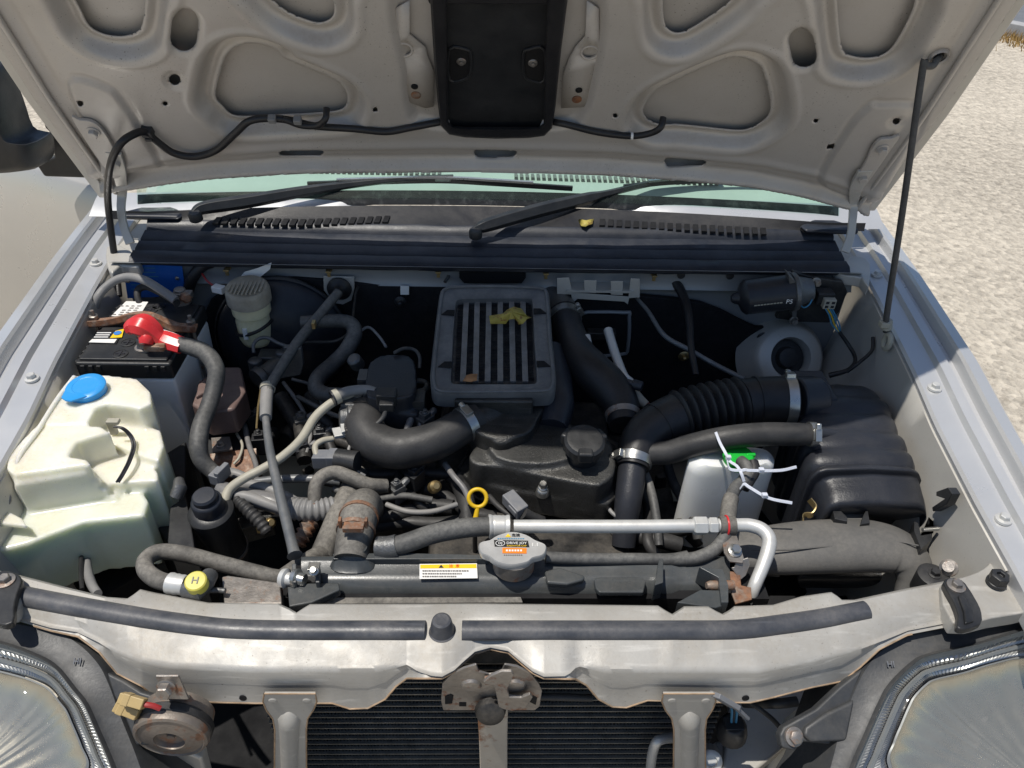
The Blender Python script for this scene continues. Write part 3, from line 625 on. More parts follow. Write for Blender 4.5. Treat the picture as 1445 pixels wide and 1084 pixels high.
# brackets with round holes beside the scoop
def ringplate(outer, hc, hr, name, parent, h):
    q = [hpx(u, v, h) for u, v in outer]; c = hpx(*hc, h); r = hr*mpp(c); n = 24
    cir = [c + X3*(r*math.cos(2*math.pi*k/n)) + HT*(r*math.sin(2*math.pi*k/n)) for k in range(n)]
    # bridge: polygon with hole via bmesh fill
    bm = bmesh.new(); vo = [bm.verts.new(p) for p in q]; vi = [bm.verts.new(p) for p in cir]; es = []
    for L_ in (vo, vi):
        for i in range(len(L_)): es.append(bm.edges.new((L_[i], L_[(i+1) % len(L_)])))
    bmesh.ops.triangle_fill(bm, use_beauty=True, edges=es); me = bpy.data.meshes.new(name); bm.to_mesh(me); bm.free()
    o = link(name, me, 'paint_hood', parent, solid=0.0025); bb = MB(); bb.tube(cir+cir[:1], 0.0022, 8, cap=False); bb.build('hole_rim', 'paint_hood', o); return o
pl = ringplate([(558,12),(578,0),(578,48),(600,66),(604,80),(612,100),(612,150),(600,152),(568,140),(563,110),(560,82),(545,70),(560,55)], (570,70), 12, 'latch_bracket', hood, -0.010)
pr = ringplate([(828,0),(845,12),(845,56),(858,76),(845,92),(836,140),(826,150),(792,152),(795,104),(803,82),(812,66),(826,50)], (832,74), 12, 'latch_bracket', hood, -0.010)
for (u, v), pa_, m_, r in (((585,122),pl,'dark_void',5), ((817,127),pr,'dark_void',5), ((587,134),pl,'rusty',7), ((814,140),pr,'rusty',7)):
    c = hpx(u, v, -0.0085); b = MB(); rr = r*mpp(c); b.lathe(c, HN, [(rr,0),(rr,0.0012),(rr*0.75,0.002),(rr*0.2,0.0022)], 18); b.build('rust_plug' if m_ == 'rusty' else 'bolt_hole', m_, pa_)
# scoop duct seal: black tray with a thick rim
SH = 0.004
def hq(pts, h): return [hpx(u, v, h) for u, v in pts]
so_ = [(604,-70),(607,0),(612,80),(618,150),(622,178),(634,190),(655,194),(700,196),(745,195),(768,192),(779,181),(784,150),(792,70),(801,0),(806,-70)]
si_ = [(628,-70),(630,12),(631,60),(632,120),(633,172),(640,178),(660,179),(700,179),(740,179),(760,179),(767,174),(768,120),(770,60),(772,12),(774,-70)]
b = MB(); b.loft([hq(so_, SH-0.034), hq(so_, SH-0.003), [hpx(a[0]*0.85+c[0]*0.15, a[1]*0.85+c[1]*0.15, SH+0.002) for a, c in zip(so_, si_)],
        [hpx(a[0]*0.25+c[0]*0.75, a[1]*0.25+c[1]*0.75, SH+0.002) for a, c in zip(so_, si_)], hq(si_, SH-0.004), [p for p in hq(si_, SH-0.024)]], closed=True, cap=False)
sc = b.build('scoop_seal', 'rubber_clean', hood, ang=55)
b = MB(); b.prism(hq([(612,-70),(614,60),(622,178),(634,191),(766,191),(780,178),(792,60),(796,-70)], SH-0.0165), HN*-0.004); b.build('scoop_tray', 'plastic_black', hood)
b = MB(); b.prism(hq([(600,-120),(604,8),(796,8),(806,-120)], SH-0.006), HN*-0.01); b.build('scoop_upper_lip', 'rubber_clean', hood, bevel=0.004)
for pk, scr in (([(634,68),(657,68),(664,74),(664,100),(656,110),(634,111)], (651,87)), ([(768,68),(746,68),(739,74),(739,100),(746,111),(768,112)], (752,89))):
    b = MB(); q = poly_px(pk, lambda u, v: hpx(u, v, SH-0.0168), 3); b.prism(q, HN*0.0016); pkt = b.build('screw_pocket', 'dark_void', hood)
    b = MB(); b.tube([p+HN*0.002 for p in q]+[q[0]+HN*0.002], 0.0022, 8, cap=False); b.build('pocket_rim', 'plastic_black', pkt)
    b = MB(); b.lathe(hpx(*scr, SH-0.0155), HN, [(0.0072,0),(0.006,0.0015),(0.0035,0.002),(0.0035,0.0045),(0.002,0.005)], 18); b.build('screw', 'steel_dirty', pkt)
# prop rod eyelet rim
c = hpx(1325, 80, 0.0); b = MB(); b.lathe(c, HN, [(0.0095,0.002),(0.0115,0.004),(0.0135,0.001),(0.0135,-0.004)], 22, cap=False); b.build('prop_eyelet', 'paint_hood', hood)
# hinges: plate on the hood, bolts, curved arm down to the cowl corner
def hinge(plate, bolts, arm, lab):
    t = bpy.data.objects.new('hinge', None); COL.objects.link(t); t.parent = hood; t.location = Vector(arm[-1][0])-hood.location; t['label'] = lab
    b = MB(); q = poly_px(plate, lambda u, v: hpx(u, v, 0.0135), 3); b.prism(q, HN*-0.006); b.build('plate', 'paint_hood', t, bevel=0.0015)
    for u, v in bolts:
        b = MB(); b.hexbolt(hpx(u, v, 0.0137), HN, 0.0075, 0.007, 1.35); b.build('bolt', 'paint_hood', t)
    b = MB(); q = cr([(*p, wd) for p, wd in arm], 8); pts = [Vector(a[:3]) for a in q]
    rings = []
    for (p, tt, n1, n2), a in zip(frames(pts), q):
        wd = (X3 - tt*X3.dot(tt)).normalized(); nn = tt.cross(wd); h = a[3]/2
        rings.append([p+wd*h+nn*0.003, p-wd*h+nn*0.003, p-wd*h-nn*0.003, p+wd*h-nn*0.003])
    b.loft(rings); b.build('arm', 'paint_in', t, bevel=0.0012)
hinge([(101,166),(112,170),(128,172),(143,182),(158,205),(168,228),(172,246),(160,252),(138,225),(118,195)], [(132,186),(164,229)],
      [(hpx(160,215,0.012),0.024), (hpx(168,240,0.012),0.022), (PY(172,270,1.275),0.016), (PY(171,295,1.262),0.014), (PY(175,320,1.25),0.014), (PY(184,344,1.235),0.016)], 'silver hood hinge on the mirror side of the car')
hinge([(1270,193),(1258,196),(1242,198),(1230,210),(1222,228),(1212,245),(1202,262),(1212,272),(1232,248),(1250,222)], [(1245,210),(1217,250)],
      [(hpx(1221,240,0.012),0.024), (hpx(1209,262,0.012),0.022), (PY(1205,285,1.275),0.016), (PY(1203,310,1.262),0.014), (PY(1200,333,1.25),0.014), (PY(1192,356,1.235),0.016)], 'silver hood hinge next to the prop rod')
# prop rod with cream clip
a = PX(1250, 468, 0.647); top = hpx(1326, 80, -0.004)
t = thing('prop_rod', a, 'thin black metal prop rod holding the hood open', 'prop rod')
b = MB(); pts = cr([a, PP(1252, 440, a, Vector((0,1,0))), a.lerp(hpx(1301, 100, 0.02), 0.5), hpx(1301, 104, 0.022), hpx(1306, 94, 0.016), hpx(1316, 93, 0.012), hpx(1321, 86, 0.006), top], 8)
b.tube([Vector(p) for p in pts], 0.0048, 12); b.build('rod', 'rubber_grey', t, ang=60)
tg = (hpx(1301,104,0.022)-a).normalized(); b = MB(); b.tube([a+tg*0.004, a+tg*0.022], 0.0085, 16); b.box(a+Vector((-0.008,-0.002,0.016)), (0.016,0.014,0.010)); b.build('clip', 'cable_cream', t, bevel=0.002)
b = MB(); cc = PX(1252, 482, 0.650); b.tube([cc+Y3*(0.009*math.cos(k/20*6.283))+Z3*(0.013*math.sin(k/20*6.283)) for k in range(21)], 0.0045, 10, cap=False); b.build('clip_loop', 'cable_cream', t, ang=60)
# washer hose along the hood
wh, pa = hose('washer_hose', [(PZ(168,418,0.985),0.0058),(PZ(164,380,1.02),0.0058),(PY(156,320,1.24),0.0058),(PY(152,275,1.22),0.0058),(hpx(156,232,0.05),0.0058),(hpx(170,203,0.045),0.0058),(hpx(190,189,0.025),0.0058),(hpx(206,187,0.010),0.0058),(hpx(222,200,0.010),0.0058),(hpx(245,216,0.012),0.0058),(hpx(275,221,0.012),0.0058),(hpx(305,212,0.012),0.0058),(hpx(332,188,0.010),0.0058),(hpx(352,171,0.008),0.0058),(hpx(380,167,0.004),0.0058),(hpx(410,170,0.004),0.0058),(hpx(445,178,0.004),0.0055),(hpx(500,182,0.006),0.0055),(hpx(545,186,0.006),0.0055),(hpx(580,180,0.004),0.0055),(hpx(622,172,-0.008),0.0055)], 'rubber_clean', 'thin black washer hose clipped along the hood underside', 'hose', raw=True, sides=10)
c = hpx(208,186,0.006); b = MB(); b.box(c, (0.017,0.013,0.016), (X3,HT,HN)); b.box(c+HT*-0.009, (0.012,0.006,0.02), (X3,HT,HN)); b.build('clip', 'plastic_black', wh, bevel=0.001)
for u, v in ((384,168),(420,170)):
    b = MB(); b.box(hpx(u, v, 0.008), (0.012,0.010,0.012), (X3,HT,HN)); b.build('tape', 'cable_grey', wh, bevel=0.002)
hose('washer_hose', [(hpx(400,168,0.008),0.005),(hpx(425,177,0.01),0.005),(hpx(448,177,0.012),0.005),(hpx(459,168,0.012),0.005),(hpx(461,153,-0.004),0.005)], 'rubber_clean', 'short black hose branch rising to the washer jet in the hood', 'hose', raw=True, sides=10)
wr, pa = hose('washer_hose', [(hpx(780,172,-0.008),0.0052),(hpx(800,176,0.002),0.0052),(hpx(845,187,0.006),0.0052),(hpx(890,192,0.006),0.0052),(hpx(918,188,0.008),0.0052),(hpx(932,180,0.008),0.0052),(hpx(936,166,-0.006),0.0052)], 'rubber_clean', 'black washer hose with pale mark between scoop seal and jet', 'hose', raw=True, sides=10)
p_, r_ = pa.sub(0.66, 0.68, 2, 0.0006); b = MB(); b.tube(p_, r_, 12); b.build('mark', 'sticker_white', wr)
# ================================================================== COWL, WINDSCREEN, WIPERS
cowl = thing('cowl_panel', (0, 1.25, 1.04), 'dark plastic cowl panel with vent slots and rubber front seal', 'cowl')
prof = [(1.198,1.044),(1.195,1.047),(1.195,1.052),(1.203,1.058),(1.222,1.060),(1.226,1.056),(1.230,1.060),(1.252,1.064),(1.256,1.060),(1.260,1.064),(1.286,1.069),(1.290,1.065),(1.294,1.071),(1.303,1.079),(1.308,1.080)]
rows = []
for x in np.linspace(-0.632, 0.640, 70):
    k = 0.006*(x/0.6)**2; rows.append([Vector((x, y+k+0.0008*mnoise.noise(Vector((x*25, i, 0))), z+0.0012*mnoise.noise(Vector((x*18, i*0.7, 5))))) for i, (y, z) in enumerate(prof)])
b = MB(); b.loft(rows, closed=False); b.build('front_seal', 'plastic_cowl', cowl, ang=40)
rows = []
for x in np.linspace(-0.70, 0.70, 60):
    D = max(0.004, 0.052*(1-(x/0.60)**2)+0.008)      # panel reaches further back in the middle
    rows.append([Vector((x, 1.306+0.005*(x/.6)**2+f*D, 1.079+dz)) for f, dz in ((0,0),(0.2,0.002),(0.45,0.006),(0.8,0.012),(0.96,0.015),(1.0,0.008))])
b = MB(); b.loft(rows, closed=False); b.build('vent_panel', 'rubber_clean', cowl, ang=45)
for a0, a1, va, vb_ in ((306,545,303,312),(850,1078,314,324)):
    n = 21 if a0 == 306 else 20
    for i in range(n):
        f = i/(n-1); u = a0+(a1-a0)*f; v = va+(vb_-va)*(f if a0 == 850 else 1-abs(f-0.5)*0.6)+2
        P = PZ(u, v, 1.0825); z_ = float(np.interp(P.y+0.004, [1.306,1.318,1.33,1.345], [1.079,1.081,1.085,1.092])); P.z = z_; b = MB(); b.prism([P+Vector(p) for p in ((-0.0065,-0.008,0.0012),(0.0035,-0.008,0.0012),(0.0065,0.012,0.0045),(-0.0035,0.012,0.0045))], (0,0,-0.004)); b.build('vent_slot', 'dark_void', cowl)
# silver scuttle either side under the glass
for sg in (-1, 1):
    rows = []
    for x in np.linspace(0.12, 0.74, 36):
        D = max(0.004, 0.052*(1-(x/0.60)**2)+0.008); y0 = 1.308+0.005*(x/.6)**2+D*0.93; y1 = 1.41-0.03*(x/0.7)**2; y0 = y1-(y1-y0)*float(smoothstep(0.12, 0.40, np.array(x)))
        rows.append([Vector((sg*x, y0+(y1-y0)*f, 1.081+dz)) for f, dz in ((0,0.0),(0.3,0.008),(0.7,0.016),(1.0,0.020))])
    b = MB(); b.loft(rows, closed=False); b.build('scuttle', 'paint_out', body, ang=50)
    c = PZ(222 if sg < 0 else 1165, 302 if sg < 0 else 322, 1.080); b = MB(); b.prism([c+Vector(p) for p in ((-0.05,-0.03,0),(0.05,-0.03,0),(0.055,-0.01,0),(0.02,0.018,0),(-0.02,0.018,0),(-0.055,-0.01,0))], (0,0,0.010)); b.build('cowl_end', 'plastic_cowl', cowl, bevel=0.006)
# windscreen
GN = Vector((0,-0.80,0.60)).normalized(); GT = Vector((0,0.60,0.80))
def gpt(x, t, h=0): return Vector((x, 1.372-0.05*(x/0.7)**2+0.02, 1.096)) + GT*t + GN*h
rows = [[gpt(x, t) for t in (0,0.01,0.03,0.08,0.2,0.55)] for x in np.linspace(-0.66, 0.66, 30)]
ws = thing('windscreen', gpt(0, 0), 'green tinted windscreen glass below the raised hood edge', 'windscreen')
b = MB(); b.loft(rows, closed=False); b.build('pane', 'windscreen_glass', ws, ang=60)
rows = [[gpt(x, t, -0.003) for t in (-0.012,0.0,0.016)] for x in np.linspace(-0.66, 0.66, 30)]
b = MB(); b.loft(rows, closed=False); b.build('frit_band', 'frit', ws, ang=60)
# dashboard behind the glass with defroster grille
ds = thing('dashboard', (0, 1.6, 1.05), 'pale dashboard top with defroster grille behind the windscreen', 'dashboard')
rows = [[Vector((x, 1.415-0.05*(x/0.7)**2, 1.085)), Vector((x, 1.45-0.05*(x/0.7)**2, 1.102)), Vector((x, 1.62, 1.128)), Vector((x, 1.95, 1.13))] for x in np.linspace(-0.66, 0.66, 24)]
b = MB(); b.loft(rows, closed=False); b.build('top', 'dash', ds, ang=50)
for a0, a1, v0, v1 in ((368,620,241,245),(728,1010,249,258)):
    n = int((a1-a0)/7.5)
    for i in range(n):
        f = i/(n-1); P = PZ(a0+(a1-a0)*f, v0+(v1-v0)*f, 1.108); b = MB(); b.box(P, (0.006,0.020,0.006)); b.build('grille_slot', 'ink_grey', ds)
# wipers
def wiper(pts, blade, lab, clipu):
    q = [(*PZ(u, v, z), wd) for u, v, z, wd in pts]; c = cr(q, 8); t = thing('wiper', Vector(q[0][:3]), lab, 'wiper'); b = MB(); rings = []
    for (p, tt, n1, n2), a in zip(frames([Vector(a[:3]) for a in c]), c):
        d = (CAM-p).normalized(); wd = tt.cross(d).normalized(); nn = wd.cross(tt); h = a[3]*mpp(p)/2
        rings.append([p+wd*h-nn*0.008, p+wd*h*0.55+nn*0.003, p-wd*h*0.55+nn*0.003, p-wd*h-nn*0.008])
    b.loft(rings); b.build('arm', 'plastic_black', t, bevel=0.001)
    b = MB(); b.lathe(Vector(q[0][:3])+Vector((0.004,0.0,-0.012)), (0,-0.2,1), [(0.012,0),(0.012,0.012),(0.009,0.016)], 18); b.build('pivot', 'plastic_black', t)
    pts = [PZ(u, v, z) for u, v, z in blade]; b = MB(); b.ribbon([Vector(p) for p in cr(pts, 8)], Y3, 0.006, 0.009); bl = b.build('blade', 'rubber_clean', t)
    b = MB(); b.ribbon([Vector(p)+Vector((0,-0.004,0.008)) for p in cr(pts, 8)][4:-4], Y3, 0.007, 0.004); b.build('blade_bridge', 'silver_wiper', bl)
    c_ = PZ(clipu[0], clipu[1], blade[0][2]+0.01); b = MB(); b.box(c_, (0.03,0.012,0.010)); b.build('blade_clip', 'silver_wiper', bl, bevel=0.002)
wiper([(272,301,1.105,10),(290,293,1.11,19),(350,284,1.112,20),(430,270,1.116,16),(500,260,1.12,11),(570,253,1.125,9),(640,250,1.128,8)], [(434,260,1.115),(520,257,1.118),(620,255,1.12),(700,259,1.12),(808,266,1.116)], 'black wiper arm whose silver blade lies across the middle of the windscreen', (625,252))
wiper([(668,325,1.09,10),(690,317,1.098,20),(760,297,1.105,21),(830,280,1.11,18),(858,273,1.113,11),(930,257,1.12,9),(1020,248,1.128,8)], [(880,264,1.115),(950,257,1.12),(1040,255,1.12),(1130,262,1.115)], 'black wiper arm rising from the pivot in the middle of the cowl', (1010,252))
# ================================================================== LEFT DOOR, MIRROR
DH = Vector((-0.775, 1.47, 1.0)); DN = Vector((-0.45,-0.89,0)).normalized()
door = bpy.data.objects.new('door', None); COL.objects.link(door); door.parent = body; door.location = DH-Z3*0.5-body.location; door['label'] = 'silver door standing open beside the raised hood'
DT = [(-160,222),(0,231),(50,238),(95,252),(130,262),(165,272)]
rows = []
for u in np.linspace(-150, 160, 24):
    P = PP(u, ip(DT, u), DH, DN); row = []
    for dz, h in ((0.0,-0.03),(0.0,-0.004),(-0.004,0.0),(-0.012,0.004),(-0.03,0.012),(-0.07,0.024),(-0.12,0.032),(-0.2,0.038),(-0.3,0.038),(-0.7,0.02)): row.append(P+Z3*dz+DN*h)
    rows.append(row)
b = MB(); b.loft(rows, closed=False); b.build('skin', 'door_panel', door, ang=45)
mir = bpy.data.objects.new('door_mirror', None); COL.objects.link(mir); mir.parent = body; mir.location = PY(60, 240, 1.43)-body.location; mir['label'] = 'black door mirror on the open door'
q = poly_px([(-110,84),(-40,80),(0,85),(14,94),(33,138),(47,178),(66,186),(75,190),(77,218),(60,228),(0,232),(-110,232)], lambda u, v: PY(u, v, 1.42), 3)
b = MB(); n_ = len(q); cc = sum(q, Vector())/n_
rings = [[cc+(p-cc)*f+Y3*y for p in q] for f, y in ((0.74,-0.085),(0.88,-0.075),(0.97,-0.05),(1.0,-0.02),(0.99,0.0))]; b.loft(rings); b.build('shell', 'plastic_black', mir, ang=60)
b = MB(); b.prism([PY(u, v, 1.46) for u, v in ((58,126),(66,136),(95,190),(125,252),(62,250),(50,232),(76,222),(70,188),(62,180))], (0,0.03,0)); b.build('sail', 'plastic_black', mir, bevel=0.008, seg=3)
# ================================================================== HEADLIGHTS
mat('lamp_bezel', (0.26,0.27,0.28), 0.32, 0.25, 0.08, 20, dust=0.3)
def headlight(pairs, z0, ref, nrm, lab):
    o0 = PZ(ref[0], ref[1], z0); n = Vector(nrm).normalized(); f = lambda u, v: PP(u, v, o0, n)
    Lc = poly_px([a for a, _ in pairs], f, 18); Oc = poly_px([a for _, a in pairs], f, 18); N = len(Lc); c = sum(Lc, Vector())/N
    c = c + n*0
    def ring(s, d, rb=0.0): return [c+(p-c)*s + n*(d+(rb if i % 2 else -rb)) for i, p in enumerate(Lc)]
    t = thing('headlight', c-Z3*0.1, lab, 'headlight')
    b = MB(); b.loft([[p-n*0.11 for p in Oc], [p-n*0.016 for p in Oc], [p-n*0.010+(q-p)*0.06 for p, q in zip(Oc, Lc)], [p+(q-p)*0.82-n*0.004 for p, q in zip(Oc, Lc)], ring(1.005, 0.0)], cap=False); b.build('housing', 'lamp_house', t, ang=50)
    b = MB(); b.loft([ring(1.008,-0.006), ring(1.008,0.005), ring(0.998,0.007), ring(0.988,0.006), ring(0.985,-0.004)], cap=False); b.build('lens_rim', 'lamp_house', t, ang=40)
    b = MB(); b.loft([ring(0.986,-0.002), ring(0.92,-0.004), ring(0.875,-0.005), ring(0.87,-0.008)], cap=False); b.build('outer_bezel', 'lamp_bezel', t, ang=50)
    b = MB(); b.loft([ring(0.87,-0.008,0.0005), ring(0.81,-0.007,0.0007), ring(0.75,-0.010,0.0005)], cap=False); b.build('ribbed_bezel', 'chrome', t, flat=True)
    b = MB(); b.loft([ring(0.75,-0.009), ring(0.74,-0.006), ring(0.69,-0.007), ring(0.685,-0.010)], cap=False); b.build('middle_bezel', 'lamp_bezel', t, ang=50)
    b = MB(); b.loft([ring(0.685,-0.010,0.0005), ring(0.62,-0.010,0.0007), ring(0.57,-0.013,0.0005)], cap=False); b.build('inner_ribs', 'chrome', t, flat=True)
    b = MB(); b.loft([ring(0.57,-0.010), ring(0.55,-0.009), ring(0.535,-0.012)], cap=False); b.build('inner_rim', 'lamp_bezel', t, ang=50)
    c2 = c+Vector((0.10 if c.x > 0 else -0.10, -0.10, -0.02)); r0_ = ring(0.535, -0.012)
    def ring4(s, d, rb): return [c2+(p-c2)*s + n*(d+rb*math.cos(i*math.pi/9)) for i, p in enumerate(r0_)]
    b = MB(); b.loft([ring4(1,0,0), ring4(0.94,-0.010,0.0004), ring4(0.80,-0.022,0.0006), ring4(0.60,-0.032,0.0004), ring4(0.02,-0.040,0)], cap=False); b.build('reflector', 'reflector', t, ang=60)
    b = MB(); b.loft([ring(0.985,0.004), ring(0.9,0.014), ring(0.75,0.024), ring(0.5,0.032), ring(0.25,0.036), ring(0.02,0.037)], cap=False); b.build('lens', 'lamp_glass', t, ang=70)
    return t, f, n
RP = [((1600,878),(1618,852)),((1525,870),(1530,850)),((1445,887),(1445,868)),((1379,907),(1370,882)),((1309,923),(1300,894)),((1284,936),(1258,912)),((1254,966),(1232,938)),((1239,993),(1212,975)),((1219,1038),(1192,1030)),((1200,1083),(1178,1085)),((1185,1140),(1160,1140)),((1240,1215),(1210,1235)),((1440,1235),(1440,1265)),((1590,1090),(1625,1105))]
LP = [((-165,896),(-183,870)),((-85,888),(-90,864)),((0,905),(0,877)),((54,924),(68,890)),((82,941),(104,908)),((107,971),(132,936)),((124,993),(148,968)),((139,1026),(163,1010)),((162,1080),(190,1080)),((180,1140),(205,1140)),((120,1215),(150,1235)),((-70,1235),(-70,1265)),((-160,1100),(-195,1115))]
hr, fR, nR = headlight(RP, 0.925, (1380,905), (0.12,-0.60,0.78), 'clear headlight with ribbed chrome bezel beside the hexagonal hood buffer')
hl, fL, nL = headlight(LP, 0.925, (60,925), (-0.12,-0.60,0.78), 'clear headlight with ribbed chrome bezel next to the rusty horn')
b = MB(); b.prism([fR(u, v)-nR*0.012 for u, v in ((1228,944),(1194,971),(1160,1003),(1114,1029),(1108,1040),(1112,1059),(1130,1063),(1142,1050),(1180,1054),(1192,1035),(1212,985))], nR*-0.014); b.build('mounting_arm', 'lamp_house', hr, bevel=0.003)
b = MB(); b.prism([fR(u, v)-nR*0.006 for u, v in ((1142,1028),(1170,1008),(1212,988),(1200,1048),(1150,1050),(1138,1040))], nR*-0.014); b.build('mounting_boss', 'lamp_house', hr, bevel=0.004)
b = MB(); b.hexbolt(fR(1127,1042)-nR*0.010, nR, 0.0075, 0.005, 1.4); b.build('bolt', 'steel_dirty', hr)
b = MB(); b.prism([fL(u, v)-nL*0.012 for u, v in ((140,950),(165,962),(190,978),(228,990),(232,1000),(200,1003),(208,1055),(182,1055),(160,1000),(150,985))], nL*-0.014); b.build('mounting_arm', 'lamp_house', hl, bevel=0.003)
for u, v, s_, tt, ff, nn, pa_ in ((107,934,0.010,'HI',fL,nL,hl),(1259,938,0.010,'HI',fR,nR,hr)):
    text(tt, ff(u, v)-nn*0.003, nn, (0.0,0.79,0.6), s_, 'plastic_grey', pa_, 'embossed_mark', thick=0.0008)
# ================================================================== CONDENSER, LATCH, HORN, BRACES
cnd = thing('condenser', (0.01, 0.535, 0.5), 'black finned condenser core behind the grille opening', 'condenser')
b = MB(); b.box((0.01, 0.575, 0.68), (0.62,0.004,0.42)); b.build('back_plate', 'dark_void', cnd)
bt, bf = MB(), MB(); z = 0.885
while z > 0.56:
    bt.box((0.01, 0.535, z), (0.58,0.016,0.0022)); x = -0.28; k = 0
    while x < 0.30:
        bf.add([(x, 0.530, z-0.001), (x+0.0022, 0.530, z-0.0122), (x+0.0022, 0.548, z-0.0122), (x, 0.548, z-0.001)], [(0,1,2,3)])
        bf.add([(x+0.0022, 0.530, z-0.0122), (x+0.0044, 0.530, z-0.001), (x+0.0044, 0.548, z-0.001), (x+0.0022, 0.548, z-0.0122)], [(0,1,2,3)]); x += 0.0044
    z -= 0.0132
bt.build('tubes', 'cond_tube', cnd, flat=True, kind='stuff'); bf.build('fins', 'cond_fin', cnd, flat=True, kind='stuff')
mat('stay_rust', (0.40,0.37,0.32), 0.5, 0.1, 0.15, 14, bump=0.1, dust=0.5, dustcol=(0.34,0.25,0.16), rust=0.28)
lt = thing('hood_latch', PY(694, 1000, 0.475), 'greasy steel hood latch with safety hook on the crossmember', 'latch')
yl = 0.482
def lp(pts, y, th, m, nm, parent, bev=0.0012, sm=0):
    b = MB(); b.prism(poly_px(pts, lambda u, v: PY(u, v, y), sm), (0,th,0)); return b.build(nm, m, parent, bevel=bev)
bp = lp([(624,965),(640,950),(655,943),(672,938),(676,948),(690,952),(706,950),(712,938),(730,941),(748,950),(760,965),(765,975),(762,997),(755,1003),(625,1003),(622,990)], yl, 0.003, 'steel_dirty', 'back_plate', lt)
for q in (((628,983),(636,980),(640,982),(638,993),(628,994)), ((648,992),(658,992),(658,997),(648,997)), ((752,982),(758,985),(756,995),(746,990))): lp(q, yl-0.0008, 0.001, 'dark_void', 'slot', bp, 0)
b = MB(); b.lathe(PY(665,967,yl), (0,-1,0), [(0.012,0),(0.010,0.003),(0.004,0.0035)], 20); b.build('stamped_boss', 'steel_dirty', bp)
b = MB(); b.lathe(PY(727,967,yl), (0,-1,0), [(0.012,0),(0.010,0.003),(0.004,0.0035)], 20); b.build('stamped_boss', 'steel_dirty', bp)
lp([(682,963),(693,954),(708,948),(722,948),(725,953),(716,974),(719,984),(735,985),(748,980),(752,985),(742,1000),(722,1004),(704,1000),(700,980),(696,968),(684,966)], yl-0.012, 0.004, 'steel_dirty', 'hook', lt)
lp([(683,958),(700,955),(700,968),(684,967)], yl-0.006, 0.004, 'rusty', 'spring', lt)
b = MB(); b.lathe(PY(692,1002,yl-0.008), (0,-1,0.3), [(0.018,0),(0.016,0.007),(0.011,0.010),(0.003,0.011)], 24); b.build('pivot_dome', 'dark_metal', lt)
lp([(673,1000),(717,1000),(716,1040),(716,1160),(680,1160),(676,1040)], yl-0.006, 0.003, 'stay_rust', 'stay', lt, 0.0015)
b = MB(); b.tube([PY(755,983,yl+0.01), PY(835,985,yl+0.014)], 0.0045, 10); b.build('release_cable', 'rubber', lt)
mat('horn_metal', (0.20,0.17,0.145), 0.5, 0.35, 0.3, 30, bump=0.2, bscale=250, dust=0.5, dustcol=(0.26,0.23,0.19), rust=0.30)
hn = thing('horn', PY(243,1040,0.44), 'rusty round horn with tan twin connectors below the crossmember', 'horn')
hc = PY(243,1034,0.445); r = 0.0400
b = MB(); b.lathe(hc+Y3*0.02, (0,-1,0), [(r*0.55,-0.012),(r*0.94,-0.008),(r*0.97,0.006)], 40); b.build('back_shell', 'horn_metal', hn, ang=50)
b = MB(); b.lathe(hc, (0,-1,0), [(r*0.98,-0.014),(r*1.04,-0.012),(r*1.04,-0.004),(r*0.98,-0.002)], 40); b.build('rubber_band', 'rubber', hn, ang=50)
b = MB(); b.lathe(hc, (0,-1,0), [(r,-0.003),(r*1.02,0.001),(r*0.98,0.006),(r*0.90,0.0075),(r*0.86,0.006),(r*0.55,0.009),(r*0.42,0.010),(r*0.38,0.004),(r*0.12,0.003),(r*0.10,0.006),(0.001,0.006)], 44); b.build('face', 'horn_metal', hn, ang=40)
b = MB(); hb = PY(240, 962, 0.462); b.ribbon([hb+Z3*0.012, hb, PY(250,985,0.455), hc+Vector((0.004,0.03,0.025)), hc+Vector((0,0.03,0))], X3, 0.024, 0.003); b.build('bracket', 'steel_dirty', hn, bevel=0.001)
b = MB(); b.hexbolt(PY(235,970,0.458), (0,-1,0.25), 0.0085, 0.009, 1.2); b.build('bolt', 'steel_dirty', hn)
for a, c in (((170,984),(204,994)), ((164,996),(196,1009))):
    p0, p1 = PY(*a, 0.452), PY(*c, 0.447); d = (p1-p0).normalized(); ax_ = (d, d.cross(Vector((0,-0.6,0.8))).normalized(), Vector((0,-0.6,0.8)))
    b = MB(); b.box((p0+p1)/2, ((p1-p0).length, 0.011, 0.012), ax_); b.box(p0.lerp(p1,0.3), ((p1-p0).length*0.3, 0.0125, 0.0135), ax_); b.build('connector', 'connector_tan', hn, bevel=0.0012)
b = MB(); b.tube([PY(204,994,0.447), PY(216,996,0.446), PY(226,1000,0.446)], 0.003, 8); b.build('lead', 'wire_red', hn)
b = MB(); b.prism([PY(u, v, 0.46) for u, v in ((200,1050),(260,1062),(285,1072),(300,1130),(210,1130))], (0,0.02,0)); b.build('lower_brace', 'paint_in', body, bevel=0.004)
b = MB(); b.prism([PY(u, v, 0.515) for u, v in ((1192,958),(1180,985),(1140,1010),(1110,1035),(1085,1084),(1050,1160),(1150,1160),(1165,1060),(1190,1010),(1205,960))], (0,0.02,0)); b.build('lower_brace', 'paint_in', body, bevel=0.006, seg=3)
b = MB(); b.prism([PZ(u, v, 0.74) for u, v in ((1030,975),(1160,965),(1150,1010),(1100,1060),(1050,1100),(1020,1084))], (0,0,-0.02)); b.build('side_panel', 'paint_in', body, bevel=0.004)
